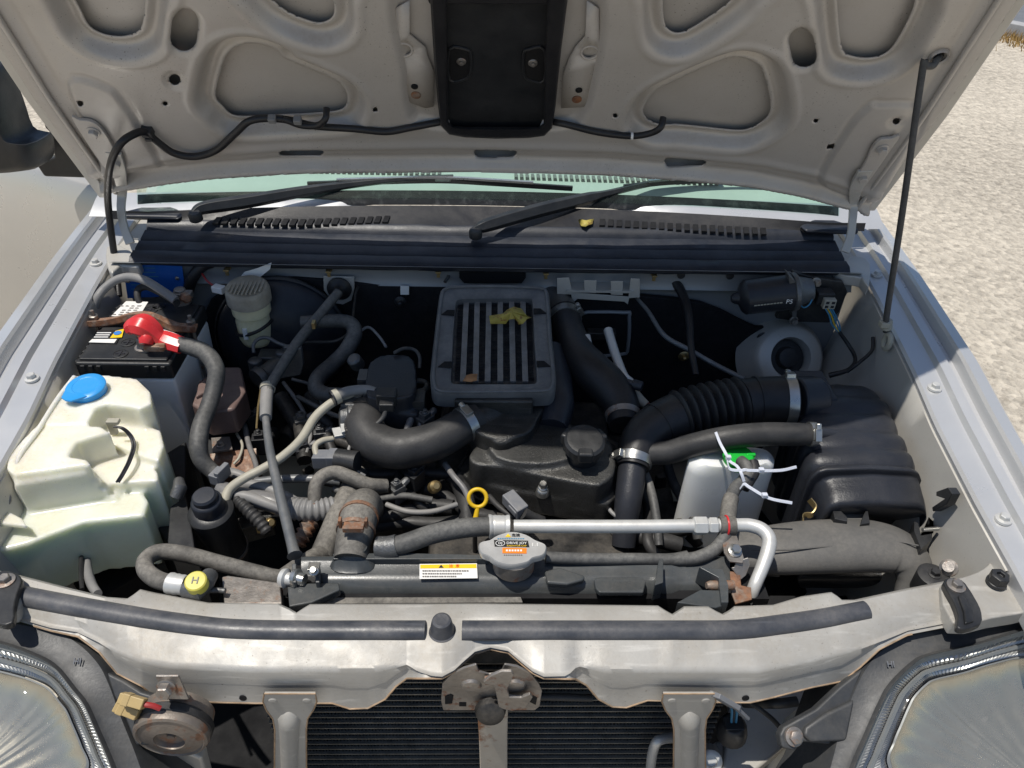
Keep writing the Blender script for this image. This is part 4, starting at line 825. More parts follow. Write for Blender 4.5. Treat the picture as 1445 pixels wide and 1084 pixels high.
# pressure switch and fittings
sw = thing('pressure_switch', PY(1030,1084,0.49), 'aluminium pressure switch fitting with black plug beside the support leg', 'switch')
b = MB(); a, c = PY(1022,1084,0.495), PY(1032,1035,0.495); d = (c-a).normalized(); b.lathe(a, d, [(0.020,-0.03),(0.020,0.0),(0.026,0.004),(0.026,0.014),(0.022,0.018),(0.024,0.024),(0.020,0.030),(0.017,0.032)], 24); b.build('fitting', 'alu', sw)
b = MB(); b.lathe(PY(1003,1072,0.485), (-0.2,-0.7,0.7), [(0.014,-0.02),(0.014,0.006),(0.011,0.008),(0.008,0.008),(0.007,0.004)], 20); b.build('port', 'alu', sw)
b = MB(); b.lathe(c, d, [(0.019,-0.004),(0.019,0.006),(0.017,0.018),(0.013,0.024)], 18); b.box(c+d*0.018, (0.024,0.018,0.014)); b.build('plug', 'plastic_black', sw, bevel=0.0015)
for du, m_ in ((-3,'wire_blue'),(0,'rubber'),(4,'wire_blue')):
    b = MB(); b.tube([c+d*0.022+X3*du*0.0008, PY(1036+du,1005,0.5), PY(1034+du,985,0.51)], 0.0016, 6); b.build('wire', m_, sw)
b = MB(); pts = [PY(1008+i*4.2, 980+i*2.5+(i > 7)*(i-7)*1.5, 0.468) for i in range(12)]; b.ribbon(pts[:8], Vector((0,-0.5,0.8)), 0.016, 0.006); b.ribbon(pts[7:], Vector((0,-0.5,0.8)), 0.008, 0.004); b.build('cable_clip', 'plastic_grey', label='grey plastic cable clip under the crossmember above the pressure switch', cat='clip', bevel=0.001)
hose('ac_pipe', [(PY(918,1084,0.50),0.0065),(PY(921,1062,0.50),0.0065),(PY(928,1046,0.502),0.0065),(PY(945,1041,0.51),0.0065),(PY(960,1040,0.52),0.0065)], 'alu', 'short bent aluminium pipe in front of the condenser', 'pipe', raw=True)
hose('cable', [(PY(1060,992,0.50),0.003),(PY(1075,1003,0.49),0.003),(PY(1090,1015,0.49),0.003),(PY(1100,1026,0.49),0.003)], 'rubber', 'thin black cable hanging beside the headlight arm', 'cable', raw=True)
hose('cable', [(PY(1050,992,0.52),0.006),(PY(1095,993,0.50),0.006),(PY(1125,990,0.50),0.006)], 'rubber', 'thick black cable running behind the headlight arm', 'cable', raw=True)
# ================================================================== WASHER TANK
tk = thing('washer_tank', PZ(100,650,0.72), 'milky translucent stepped washer fluid tank with blue cap', 'tank')
def pz(pts, z, sm=2): return poly_px(pts, lambda u, v: PZ(u, v, z), sm)
b = MB()
b.prism(pz([(100,530),(150,529),(194,534),(212,552),(214,569),(197,577),(185,574),(150,570),(135,575),(124,596),(60,598)], 1.0, 0), (0,0,-0.065))
b.prism(pz([(58,592),(119,600),(141,600),(155,609),(130,616),(108,623),(96,643),(122,647),(128,655),(20,670),(8,660),(10,640)], 0.997, 0), (0,0,-0.20))
for k, z_ in ((0.0,0.985),(0.34,0.968),(0.67,0.952),(1.0,0.938)): b.prism(pz([(12,655),(122+4*k,652),(126+42*k,660+34*k),(122+40*k,668+34*k),(20,684+20*k)], z_, 0), (0,0,-0.14))
b.prism(pz([(60,575),(140,580),(185,583),(199,600),(226,606),(231,628),(223,650),(205,645),(150,622),(60,640)], 0.962, 0), (0,0,-0.12))
b.prism(pz([(90,630),(125,612),(160,604),(190,614),(199,634),(222,666),(223,678),(160,682),(110,672)], 0.950, 0), (0,0,-0.13))
b.prism(pz([(-25,700),(40,690),(165,686),(198,690),(209,706),(203,727),(165,731),(118,736),(70,754),(40,766),(-30,783)], 0.932, 0), (0,0,-0.10))
b.build('vessel', 'tank', tk, remesh=0.0028, smooth=6)
b = MB(); pts = [PZ(u, v, z) for u, v, z in ((105,532,1.002),(80,565,1.002),(55,605,1.0),(30,640,0.998),(22,668,0.99))]; b.tube([Vector(p) for p in cr(pts, 6)], 0.0035, 8); b.build('mould_seam', 'tank', tk, ang=60)
b = MB(); pts = [PZ(u, v, z) for u, v, z in ((-25,800,0.85),(40,792,0.85),(85,772,0.85),(118,754,0.85))]; b.tube([Vector(p) for p in cr(pts, 6)], 0.0045, 8); b.build('lower_seam', 'tank', tk, ang=60)
b = MB(); b.prism(pz([(-30,668),(20,664),(46,671),(10,684),(-30,694)], 0.965, 0), (0,0,-0.008)); b.build('mounting_tab', 'tank', tk, bevel=0.003)
b = MB(); b.prism([PZ(-30,735,0.955), PZ(38,742,0.955), PZ(30,730,0.955), PZ(-30,700,0.95)], (0,0,-0.008)); b.build('mounting_tab', 'tank', tk, bevel=0.003)
b = MB(); b.hexbolt(PZ(-2,706,0.962), (0.2,-0.5,0.8), 0.011, 0.008); b.build('bolt', 'steel_dirty', tk)
c = PZ(122,548,1.008); cp = MB(); cp.lathe(c, (0,-0.12,1), [(0.026,-0.010),(0.026,0.000),(0.0275,0.001),(0.0275,0.004),(0.025,0.0055),(0.018,0.0062),(0.0172,0.0056),(0.002,0.006)], 40)
d = (PZ(97,563,1.01)-c); d.z = 0; d.normalize(); e = Vector((-d.y, d.x, 0)); cp.prism([c+d*0.016+e*0.020+Z3*0.004, c+d*0.034+e*0.009+Z3*0.004, c+d*0.036+Z3*0.004, c+d*0.034-e*0.010+Z3*0.004, c+d*0.014-e*0.022+Z3*0.004], (0,0,-0.003))
cp.build('filler_cap', 'blue', tk, bevel=0.001, ang=35)
b = MB(); c = PZ(159,604,0.975); b.box(c, (0.010,0.008,0.022)); b.box(c+Vector((0.004,0,0.012)), (0.018,0.010,0.006)); b.build('level_clip', 'cable_cream', tk, bevel=0.0015)
lead = thing('sensor_lead', PZ(164,681,0.95), 'pair of thin dark sensor wires draped over the washer tank', 'wire')
for off in (0, 3.5):
    q_ = Path( [(160+off,602,0.99,3.2),(172+off,605,0.987,3.2),(183+off,616,0.975,3.2),(187+off,630,0.968,3.2),(181+off,650,0.966,3.2),(172+off,668,0.962,3.2),(164+off,681,0.955,3.2)]); b = MB(); b.tube(q_.p, q_.r, 6); b.build('wire', 'ink', lead, ang=60)
# ================================================================== BATTERY
bx0, bx1, by0, by1, bz = -0.643, -0.496, 0.972, 1.150, 1.0
bat = thing('battery', ((bx0+bx1)/2, (by0+by1)/2, 0.80), 'battery with pale case and black lid, red boot on its terminal', 'battery')
cx, cy = (bx0+bx1)/2, (by0+by1)/2
b = MB(); b.loft([[Vector((cx+sx*(bx1-bx0)/2*k, cy+sy*(by1-by0)/2*k, z)) for sx, sy in ((-1,-1),(1,-1),(1,1),(-1,1))] for k, z in ((0.93,0.80),(0.985,0.968))]); b.build('case', 'battery_case', bat, bevel=0.005, seg=3)
b = MB(); b.box((cx, cy, 0.984), (bx1-bx0, by1-by0, 0.030)); ld = b.build('lid', 'plastic_black', bat, bevel=0.004, seg=3)
b = MB(); b.box((cx, cy, 1.0005), (bx1-bx0-0.012, by1-by0-0.012, 0.005)); b.build('lid_deck', 'plastic_black', ld, bevel=0.002)
for x in np.linspace(bx0+0.012, bx1-0.012, 11):
    if abs(x-cx) > 0.03:
        b = MB(); b.box((x, by0-0.0005, 0.990), (0.007,0.004,0.010)); b.build('lid_rib', 'plastic_black', ld, bevel=0.001)
for y in np.linspace(by0+0.01, by1-0.01, 13):
    b = MB(); b.box((bx0-0.0005, y, 0.992), (0.004,0.006,0.010)); b.build('lid_rib', 'plastic_black', ld, bevel=0.001)
for u, v in ((170,500),(181,484),(213,438),(224,433)):
    P = PZ(u, v, 1.003); b = MB(); b.lathe(P, (0,0,1), [(0.0115,0),(0.0115,0.0012),(0.010,0.0016),(0.0098,0.0009),(0.001,0.0009)], 26); vc = b.build('vent_cap', 'plastic_black', ld, ang=30)
    b = MB(); b.box(P+Z3*0.0012, (0.014,0.0022,0.0016)); b.box(P+Z3*0.0013, (0.0022,0.014,0.0016)); b.build('vent_cross', 'ink', vc)
def sticker(nm, m, pts, z, parent, th=0.0006):
    b = MB(); b.prism([PZ(u, v, z) for u, v in pts], (0,0,-th)); return b.build(nm, m, parent)
st = sticker('sticker', 'sticker_white', [(157,446),(178,425),(209,426),(196,447)], 1.0045, bat)
for i in range(5):
    for j in range(4):
        if random.random() < 0.8: a0 = 170-i*2.6+j*8; sticker('print', 'ink_grey', [(a0,431+i*3),(a0+random.uniform(3,6),431+i*3),(a0+5-1,432.2+i*3),(a0-1,432.2+i*3)], 1.0052, st)
st = sticker('sticker', 'sticker_black', [(130,482),(138,466),(174,466),(164,485)], 1.0045, bat)
sticker('sticker_field', 'sticker_white', [(125,483),(130,478.5),(165,478.5),(161,484)], 1.0055, st); sticker('sticker_field', 'sticker_yellow', [(163,467),(175,464),(172,476),(155,477)], 1.0052, st)
P = PZ(166,470,1.0058); b = MB(); b.lathe(P, (0,0,1), [(0.006,0),(0.006,0.0005)], 20); b.build('sticker_disc', 'sticker_blue', st)
for i in range(3): sticker('print', 'sticker_white', [(137-i*2,469+i*3),(157-i*2,469+i*3),(156.5-i*2,470.2+i*3),(136.4-i*2,470.2+i*3)], 1.0054, st)
sticker('sticker', 'sticker_white', [(228,463),(252,472),(247,477),(226,468)], 1.0045, bat)
# hold-down clamp, rusty
hd_ = thing('battery_clamp', PZ(205,458,1.01), 'rusty steel battery hold-down strap across the battery lid', 'clamp')
pts = [PZ(u, v, z) for u, v, z in ((128,456,1.004),(145,455,1.006),(165,452,1.010),(190,446,1.020),(212,447,1.022),(232,455,1.012),(250,462,1.008),(278,463,1.006))]
b = MB(); b.ribbon([Vector(p) for p in cr(pts, 5)], Vector((0,1,0.2)), 0.020, 0.003); b.build('strap', 'rusty', hd_, bevel=0.001)
b = MB(); b.ribbon([Vector(p)+Vector((0,-0.009,0.004)) for p in cr(pts, 5)], Vector((0,0.2,1)), 0.010, 0.0025); b.build('strap_edge', 'rusty', hd_, bevel=0.0008)
for u, v in ((133,450),(270,457)):
    P = PZ(u, v, 1.008); b = MB(); b.tube([P-Z3*0.18, P+Z3*0.016], 0.0032, 8); b.lathe(P, (0,0,1), [(0.0075,0),(0.0075,0.006),(0.006,0.007)], 6); b.build('hook_bolt', 'steel_dirty', hd_)
# terminals and leads
P = PZ(204,492,1.003); b = MB(); b.lathe(P, (0,0,1), [(0.014,0),(0.014,0.004),(0.009,0.005),(0.0085,0.020),(0.006,0.022)], 24); b.build('terminal_post', 'steel_dirty', bat)
rb = thing('terminal_boot', PZ(215,475,1.02), 'red rubber terminal boot lifted off the positive post', 'terminal boot')
pa = Path([(181,464,1.038,20),(190,459,1.044,30),(202,459,1.046,35),(214,466,1.038,30),(224,475,1.028,22),(230,478,1.024,25),(240,482,1.021,27),(258,488,1.017,25)], 4)
b = MB(); b.tube(pa.p, pa.r, 8, cap=False, sq=(0.75,1.05)); b.build('boot', 'red', rb, ang=30, solid=0.0018, bevel=0.002)
pa2 = Path([(205,470,1.034,22),(207,478,1.03,22),(206,486,1.024,18)], 5); b = MB(); b.tube(pa2.p, pa2.r, 14); b.build('boot_leg', 'red', rb, ang=60)
b = MB(); P = PZ(208,489,1.018); b.box(P+X3*0.012, (0.030,0.016,0.010)); b.lathe(P+Vector((0.022,-0.002,0.002)), (1,-0.2,0.2), [(0.0065,-0.008),(0.0065,0.008),(0.005,0.010)], 6); b.build('cable_clamp', 'rusty', rb, bevel=0.0015)
hose('battery_cable', [(250,485,1.018,21),(270,490,1.016,24),(292,500,1.010,25),(305,522,0.995,24),(302,548,0.975,24),(294,575,0.96,24),(284,600,0.95,25),(280,628,0.935,26),(284,648,0.92,24),(298,664,0.905,22),(312,674,0.90,20)], 'rubber_grey', 'thick grey sleeved cable leaving the red battery boot', 'cable', sides=16)
P = PZ(257,424,1.006); nt_ = thing('negative_terminal', P, 'corroded negative battery terminal at the rear of the lid', 'terminal'); b = MB(); b.lathe(P, (0,0,1), [(0.016,-0.004),(0.016,0.006),(0.011,0.008),(0.010,0.022),(0.007,0.024)], 20); b.box(P+Vector((0.006,-0.006,0.014)), (0.032,0.018,0.012)); b.build('clamp', 'steel_dirty', nt_, bevel=0.0015)
b = MB(); b.lathe(P+Vector((0.012,-0.014,0.015)), (0.6,-0.7,0.2), [(0.009,0),(0.009,0.010),(0.006,0.014)], 6); b.build('nut', 'rusty', nt_)
hose('battery_cable', [(248,424,1.024,13),(230,411,1.035,12),(205,396,1.045,12),(184,391,1.045,12),(165,395,1.04,12),(148,407,1.03,12),(138,420,1.02,12),(134,434,1.005,12)], 'cable_grey', 'grey negative battery cable arching in front of the blue plate', 'cable')
hose('battery_cable', [(250,428,1.02,10),(228,414,1.02,10),(208,405,1.022,10),(196,408,1.02,10),(194,418,1.012,9),(198,430,1.0,9)], 'rubber', 'short black cable looping behind the battery', 'cable')
P = PZ(135,430,1.0); b = MB(); b.tube([P, P+Vector((0.006,0.012,0.016))], 0.0055, 12); b.lathe(P, (0,-0.4,0.9), [(0.008,-0.008),(0.008,0.003),(0.005,0.005)], 14); b.build('cable_joint', 'steel_dirty', label='small metal cable joint on the wing beside the battery', cat='terminal')
slab('identification_plate', 'blue_plate', [(173,371),(256,369),(262,417),(180,421)], 1.205, 0.001, None, bevel=0, smooth=0, label='blue metal identification plate on the firewall behind the battery', cat='plate')
pl_ = bpy.data.objects['identification_plate']
for i in range(6):
    b = MB(); a0 = PY(185+random.uniform(0,3), 378+i*6, 1.2042); l_ = random.uniform(0.02,0.06); b.box(a0+X3*l_/2, (l_,0.0006,0.0016)); b.build('print', 'wire_blue', pl_)
for u, v in ((180,397),(250,393)):
    b = MB(); b.lathe(PY(u, v, 1.2045), (0,-1,0), [(0.004,0),(0.003,0.0015),(0.0005,0.002)], 12); b.build('rivet', 'steel', pl_)
# battery tray / black side box
b = MB(); b.prism(pz([(225,645),(262,622),(262,700),(240,770),(205,720)], 0.86, 0), (0,0,-0.25)); b.build('battery_tray', 'plastic_black', label='black angular splash guard between washer tank and steering reservoir', cat='guard', bevel=0.003)
# ================================================================== BRAKE BOOSTER, RESERVOIR
bb_ = thing('brake_booster', PY(390,560,1.20), 'large black round brake booster drum on the firewall', 'brake booster')
c = PY(402,474,1.20); b = MB(); b.lathe(c, (0.02,-1,0.12), [(0.118,-0.02),(0.120,0.012),(0.116,0.020),(0.108,0.026),(0.085,0.044),(0.06,0.052),(0.03,0.055)], 56); b.build('drum', 'plastic_cowl', bb_, ang=40)
b = MB(); b.lathe(c, (0.02,-1,0.12), [(0.121,0.006),(0.1235,0.010),(0.1235,0.015),(0.120,0.018)], 56, cap=False); b.build('rolled_rim', 'plastic_black', bb_, ang=40)
rs = thing('brake_reservoir', PZ(362,490,0.90), 'cream brake fluid reservoir with dirty ribbed cap', 'reservoir')
ax_ = Vector((0.03,-0.10,1)).normalized(); top_ = PZ(348,404,1.035)
b = MB(); b.lathe(top_-ax_*0.030, ax_, [(0.035,0.0),(0.0375,0.002),(0.0375,0.022),(0.036,0.027),(0.033,0.030),(0.025,0.0305),(0.004,0.0305)], 44); cpo = b.build('cap', 'cap_dirty', rs, ang=30)
for i in range(-4, 5):
    b = MB(); l_ = 2*math.sqrt(max(0, 0.033**2-(i*0.0066)**2)); b.box(top_+X3*(i*0.0066)+ax_*0.0012, (0.0028, l_*0.92, 0.002)); b.build('cap_rib', 'cap_dirty', cpo)
b = MB(); b.lathe(top_-ax_*0.125, ax_, [(0.012,-0.02),(0.014,0.0),(0.028,0.010),(0.031,0.02),(0.031,0.055),(0.029,0.062),(0.029,0.070),(0.033,0.074),(0.033,0.095)], 40); b.build('cup', 'fluid_tank', rs, ang=40)
b = MB(); p_ = top_-ax_*0.082; b.tube([p_+X3*(0.0335*math.cos(k/30*6.283))+Y3*(0.0335*math.sin(k/30*6.283))+Z3*(0.012*math.cos(k/30*6.283)) for k in range(31)], 0.003, 8, cap=False); b.build('band', 'rubber_clean', rs, ang=60)
b = MB(); b.box(p_+Vector((-0.008,-0.033,0.0)), (0.008,0.004,0.022)); b.build('band_tag', 'white_plastic', rs, bevel=0.0008)
b = MB(); P = PZ(309,408,1.02); b.box(P, (0.022,0.014,0.012), basis(Z3, Vector((0.4,1,0)))); b.build('level_plug', 'white_plastic', rs, bevel=0.0015)
hose('level_wire', [(302,404,1.02,3),(292,396,1.025,3),(284,385,1.03,3),(276,380,1.03,3)], 'wire_red', 'thin red wire leading to the brake fluid reservoir plug', 'wire', sides=6)
hose('harness', [(299,370,1.045,16),(285,376,1.04,16),(272,392,1.02,16),(266,410,0.99,16),(263,425,0.96,16)], 'rubber_clean', 'black wiring harness dropping beside the blue plate', 'harness')
mc = thing('brake_cylinder', PZ(375,545,0.86), 'greasy cast aluminium brake master cylinder below the cream reservoir', 'brake cylinder')
b = MB(); a, c = PZ(362,536,0.90), PZ(396,512,0.905); d = (c-a).normalized(); b.lathe(a, d, [(0.019,0),(0.020,0.004),(0.020,0.012),(0.016,0.016),(0.015,0.06),(0.020,0.066),(0.020,0.085)], 28); b.build('bore', 'cast', mc, ang=40)
b = MB(); P = PZ(360,512,0.915); b.lathe(P-Z3*0.02, (0,0,1), [(0.012,0),(0.012,0.025),(0.008,0.028)], 20); b.lathe(PZ(398,500,0.92)-Z3*0.02, (0,0,1), [(0.011,0),(0.011,0.025),(0.007,0.028)], 20); b.box(PZ(385,508,0.90), (0.045,0.03,0.03)); b.build('outlet_ports', 'cast', mc, bevel=0.002)
b = MB(); b.prism([PY(u, v, 1.05) for u, v in ((400,490),(425,492),(428,515),(424,530),(395,535))], (0,0.01,0)); b.build('flange', 'cast', mc, bevel=0.002)
b = MB(); pts = [PZ(u, v, z) for u, v, z in ((358,498,0.935),(358,486,0.945),(366,478,0.95),(378,477,0.95),(392,484,0.945),(408,490,0.94))]; b.tube([Vector(p) for p in cr(pts, 6)], 0.0032, 10); b.build('brake_pipe', 'rod_grey', mc, ang=60)
hose('brake_pipe', [(415,485,0.95,5),(440,483,0.95,5),(470,482,0.955,5),(488,474,0.96,5),(496,460,0.965,4),(500,430,0.985,4),(503,410,1.0,4),(512,404,1.0,4),(560,404,1.0,4),(600,406,1.0,4)], 'dark_metal', 'thin dark brake pipe running along the insulation pad', 'pipe', sides=8)
# vacuum hose from the booster
hose('vacuum_hose', [(425,455,0.99,18),(450,454,0.99,19),(480,453,0.985,20),(496,458,0.98,21),(500,472,0.97,22),(488,495,0.955,22),(468,515,0.945,22),(450,532,0.94,23),(446,547,0.935,23),(458,556,0.93,22),(480,557,0.93,20),(495,556,0.93,18)], 'rubber_grey', 'bent dusty vacuum hose between brake booster and intake', 'hose')
b = MB(); P = PZ(443,458,1.0); b.box(P, (0.006,0.012,0.012)); b.build('hose_clip', 'brass', label='small brass spring clip on the vacuum hose', cat='clip', bevel=0.001)
# shift / clutch cable from the grommet
gm = thing('grommet', PY(481,405,1.195), 'black rubber grommet on a pale square plate in the firewall', 'grommet')
b = MB(); b.prism(poly_px([(456,390),(500,391),(500,408),(496,424),(484,430),(470,428),(457,410)], lambda u, v: PY(u, v, 1.207), 0), (0,0.003,0)); b.build('plate', 'paint_in', gm, bevel=0.001)
b = MB(); b.lathe(PY(479,407,1.204), (0,-1,0), [(0.022,0),(0.022,0.004),(0.017,0.006),(0.012,0.010),(0.009,0.018),(0.008,0.026)], 30); b.build('boot', 'rubber_clean', gm, ang=40)
ct, pa = hose('control_cable', [(478,412,1.02,13),(450,446,1.0,14),(420,483,0.98,15),(396,520,0.965,15),(381,545,0.955,15),(376,556,0.952,15)], 'rubber_grey', 'dark rubber sleeved control cable slanting from the firewall grommet', 'cable')
c2, pa = hose('control_cable', [(378,545,0.953,18),(376,562,0.950,18),(375,590,0.948,17)], 'cable_grey', 'grey sleeve joining the control cable above the radiator rod', 'cable')
p_, r_ = pa.sub(0.0, 0.12, 3, 0.002); b = MB(); b.tube(p_, r_, 18); b.build('collar', 'cable_cream', c2)
b = MB(); b.tube([PZ(368,550,0.955), PZ(364,575,0.95), PZ(362,605,0.94)], 0.0016, 6); b.build('spring_wire', 'brass', c2)
hose('stay_rod', [(374,580,0.948,10),(380,630,0.945,12),(393,690,0.94,14),(404,735,0.937,15),(414,776,0.935,16),(416,784,0.934,22)], 'rod_grey', 'grey steel stay rod running down to the radiator bracket', 'rod')
# fuse box
fb = thing('fuse_box', PZ(310,580,0.87), 'brown plastic fuse box cover beside the battery', 'fuse box')
b = MB(); b.prism(pz([(283,535),(316,517),(340,517),(347,552),(330,577),(290,582),(270,570)], 0.945, 0), (0,0,-0.05)); b.build('cover', 'plastic_brown', fb, bevel=0.005, seg=3)
b = MB(); b.prism(pz([(280,537),(300,534),(300,548),(276,560)], 0.951, 0), (0,0,-0.03)); b.build('cover_step', 'plastic_brown', fb, bevel=0.003)
b = MB(); b.box(PZ(310,590,0.905), (0.014,0.006,0.026)); b.build('latch', 'plastic_brown', fb, bevel=0.001)
b = MB(); b.prism(pz([(278,585),(345,575),(350,640),(300,665),(275,640)], 0.875, 0), (0,0,-0.12)); b.build('base', 'plastic_black', fb, bevel=0.003)
b = MB(); b.prism(pz([(298,618),(324,616),(328,634),(300,638)], 0.895, 0), (0,0,-0.003)); b.hexbolt(PZ(311,628,0.897), (0,0,1), 0.005, 0.005); b.build('bracket', 'steel_dirty', fb)
b = MB(); b.prism([PZ(296,640,0.885), PZ(362,632,0.885), PZ(362,668,0.87), PZ(300,672,0.87)], (0,0.004,-0.05)); b.build('rust_bracket', 'rusty', label='rusty flat bracket below the fuse box', cat='bracket', bevel=0.001)
# steering fluid reservoir
ps = thing('steering_reservoir', PZ(300,770,0.80), 'black cylindrical steering fluid reservoir with round cap', 'reservoir')
t0 = PZ(290,705,0.935); axp = Vector((-0.02,-0.12,1)).normalized()
b = MB(); b.lathe(t0, axp, [(0.021,-0.022),(0.021,-0.004),(0.019,-0.001),(0.0165,0.0),(0.0165,0.007),(0.014,0.010),(0.004,0.0105)], 36); b.build('cap', 'plastic_cowl', ps, ang=35)
b = MB(); b.lathe(t0-axp*0.022, axp, [(0.029,-0.115),(0.029,-0.012),(0.031,-0.010),(0.031,-0.004),(0.027,0.0),(0.021,0.002)], 40); b.build('can', 'plastic_black', ps, ang=35)
b = MB(); b.lathe(t0-axp*0.118, axp, [(0.0305,-0.002),(0.0305,0.004)], 40); b.build('band', 'steel_dirty', ps)
b = MB(); b.prism([PZ(u, v, 0.895) for u, v in ((240,715),(262,700),(270,740),(275,775),(236,770))], (0,0,-0.12)); b.build('bracket', 'plastic_black', ps, bevel=0.002)
b = MB(); pts = [PZ(u, v, z) for u, v, z in ((252,678,0.92),(254,688,0.92),(248,702,0.91))]; b.tube(pts, [0.007,0.010,0.009], 12); b.build('bracket_boss', 'cast', ps)
hose('reservoir_hose', [(498,553,0.975,14),(480,562,0.965,13),(462,573,0.96,13),(444,590,0.953,13),(425,620,0.945,13),(398,645,0.94,13),(370,662,0.935,13),(345,675,0.93,13),(325,690,0.92,14),(318,706,0.912,14),(318,716,0.905,14)], 'cable_cream', 'pale hose curving from intake to steering reservoir', 'hose')
c3, pa = hose('sleeve_hose', [(470,562,0.975,16),(490,553,0.978,15),(515,550,0.98,14),(530,553,0.98,12)], 'cable_grey', 'short grey sleeve with green ring by the intake', 'hose')
p_, r_ = pa.sub(0.0, 0.14, 3, 0.0035); b = MB(); b.tube(p_, r_, 20); b.build('ring', 'cable_cream', c3); p_, r_ = pa.sub(-0.02, 0.02, 2, 0.004); b = MB(); b.tube(p_, r_, 20); b.build('green_ring', 'plastic_airbox', c3)
# wheel house bellows (dark corrugations) under the tank
cdt = thing('corrugated_duct', PZ(190,780,0.78), 'black corrugated duct arching below the washer tank', 'duct')
for i in range(4):
    q_ = Path([(120,772+i*2,0.80-i*0.005,14),(150,768-i*6,0.82,14),(185,766-i*10,0.83,14),(208,778-i*14,0.825,14),(214,800-i*18,0.80,14)]); b = MB(); b.tube(q_.p, q_.r, 14); b.build('rib', 'plastic_black', cdt, ang=60)
b = MB(); b.prism(pz([(100,775),(200,758),(215,800),(150,840),(60,810)], 0.79, 0), (0,0,-0.2)); b.build('duct_mouth', 'dark_void', label='dark open duct mouth behind the crossmember under the washer tank', cat='duct')
hose('drain_hose', [(123,775,0.83,12),(122,790,0.86,12),(124,808,0.88,13),(130,826,0.9,13),(138,838,0.91,12)], 'cable_grey', 'grey drain hose behind the crossmember under the washer tank', 'hose')
hose('drain_hose', [(116,757,0.86,6),(115,780,0.87,6),(114,810,0.89,6),(116,832,0.9,6)], 'rubber_clean', 'thin black line hanging below the washer tank', 'hose')
# air conditioning hose loop with yellow capped port
acl, pa = hose('ac_hose', [(262,826,0.955,22),(245,824,0.955,24),(222,818,0.955,25),(206,805,0.952,24),(206,790,0.945,23),(225,779,0.94,23),(260,782,0.935,23),(310,795,0.93,23),(360,808,0.925,23),(395,815,0.92,22),(430,810,0.90,22),(470,790,0.86,22)], 'rubber_dusty', 'looped grey air conditioning hose along the crossmember', 'hose')
p_, r_ = pa.sub(0.0, 0.055, 6, 0.0022); b = MB(); corr = [r+0.0006*(i % 2) for i, r in enumerate(r_)]; b.tube(p_, corr, 20); b.build('crimp', 'alu', acl, ang=30)
pt_ = thing('service_port', PZ(275,830,0.95), 'aluminium service port with yellow cap marked H', 'port')
b = MB(); b.tube([PZ(262,832,0.955), PZ(278,834,0.958), PZ(290,822,0.955), PZ(296,812,0.95)], [0.010,0.012,0.011,0.010], 14); b.build('block', 'cast', pt_)
c = PZ(276,820,0.975); b = MB(); b.lathe(c, (0.05,-0.25,1), [(0.0125,-0.012),(0.0125,0.0),(0.011,0.0015),(0.002,0.0018)], 26); b.build('cap', 'yellow_cap', pt_, ang=35)
text('H', c+Vector((0,-0.001,0.0022)), (0.05,-0.25,1), (0,1,0.2), 0.012, 'ink_grey', pt_, 'lettering')
hose('port_pipe', [(288,834,0.945,8),(305,833,0.945,8),(318,834,0.945,8)], 'cast', 'small grey pipe between service port and radiator shield', 'pipe')
# ================================================================== ENGINE
eng = thing('engine', (0.06, 0.88, 0.45), 'grimy black engine with cast valve cover below the intercooler', 'engine')
b = MB(); b.box((0.06, 0.90, 0.66), (0.30,0.42,0.34)); b.box((-0.02, 0.80, 0.60), (0.50,0.18,0.16)); b.box((-0.16, 0.95, 0.68), (0.2,0.2,0.2)); b.box((0.25, 0.95, 0.66), (0.14,0.3,0.2)); b.build('block', 'dark_metal', eng, bevel=0.015)
b = MB(); b.prism(pz([(650,668),(660,645),(690,618),(850,616),(874,660),(874,690),(862,708),(845,712),(770,702),(690,686)], 0.885, 3), (0,0,-0.04))
b.prism(pz([(662,642),(684,618),(720,602),(790,596),(850,612),(868,640),(866,668),(850,682),(835,684),(770,672),(700,658),(672,655)], 0.925, 3), (0,0,-0.06))
b.prism(pz([(690,610),(740,592),(800,590),(812,640),(760,655),(700,645)], 0.936, 3), (0,0,-0.06))
b.build('valve_cover', 'cast_black', eng, remesh=0.003, smooth=7)
q = pz([(651,669),(660,646),(690,619),(850,617),(875,660),(875,690),(863,709),(845,713),(770,703),(690,687)], 0.872, 3); b = MB(); b.tube(q+q[:1], 0.0055, 8, cap=False); b.build('cover_gasket', 'dark_metal', eng, ang=60)
P = PZ(766,688,0.905); b = MB(); b.lathe(P-Z3*0.012, (0,-0.1,1), [(0.0105,0),(0.0095,0.008),(0.0075,0.010)], 18); b.hexbolt(P, (0,-0.1,1), 0.006, 0.008, 1.2); b.build('cover_bolt', 'steel', eng)
oc = thing('oil_cap', PZ(825,632,0.93), 'black ridged oil filler cap on the valve cover', 'cap')
c = PZ(825,622,0.965); axo = Vector((0,-0.2,1)).normalized(); b = MB(); b.lathe(c, axo, [(0.024,-0.040),(0.024,-0.018),(0.030,-0.014),(0.030,0.0),(0.026,0.004),(0.020,0.005),(0.004,0.0035)], 36); b.build('cap', 'plastic_black', oc, ang=35)
for k in range(3):
    an = k*2.094+0.5; d = Vector((math.cos(an), math.sin(an), 0)); b = MB(); b.box(c+d*0.027-axo*0.006, (0.016,0.022,0.018), (d, Vector((-d.y,d.x,0)), Z3)); b.build('grip_lug', 'plastic_black', oc, bevel=0.004)
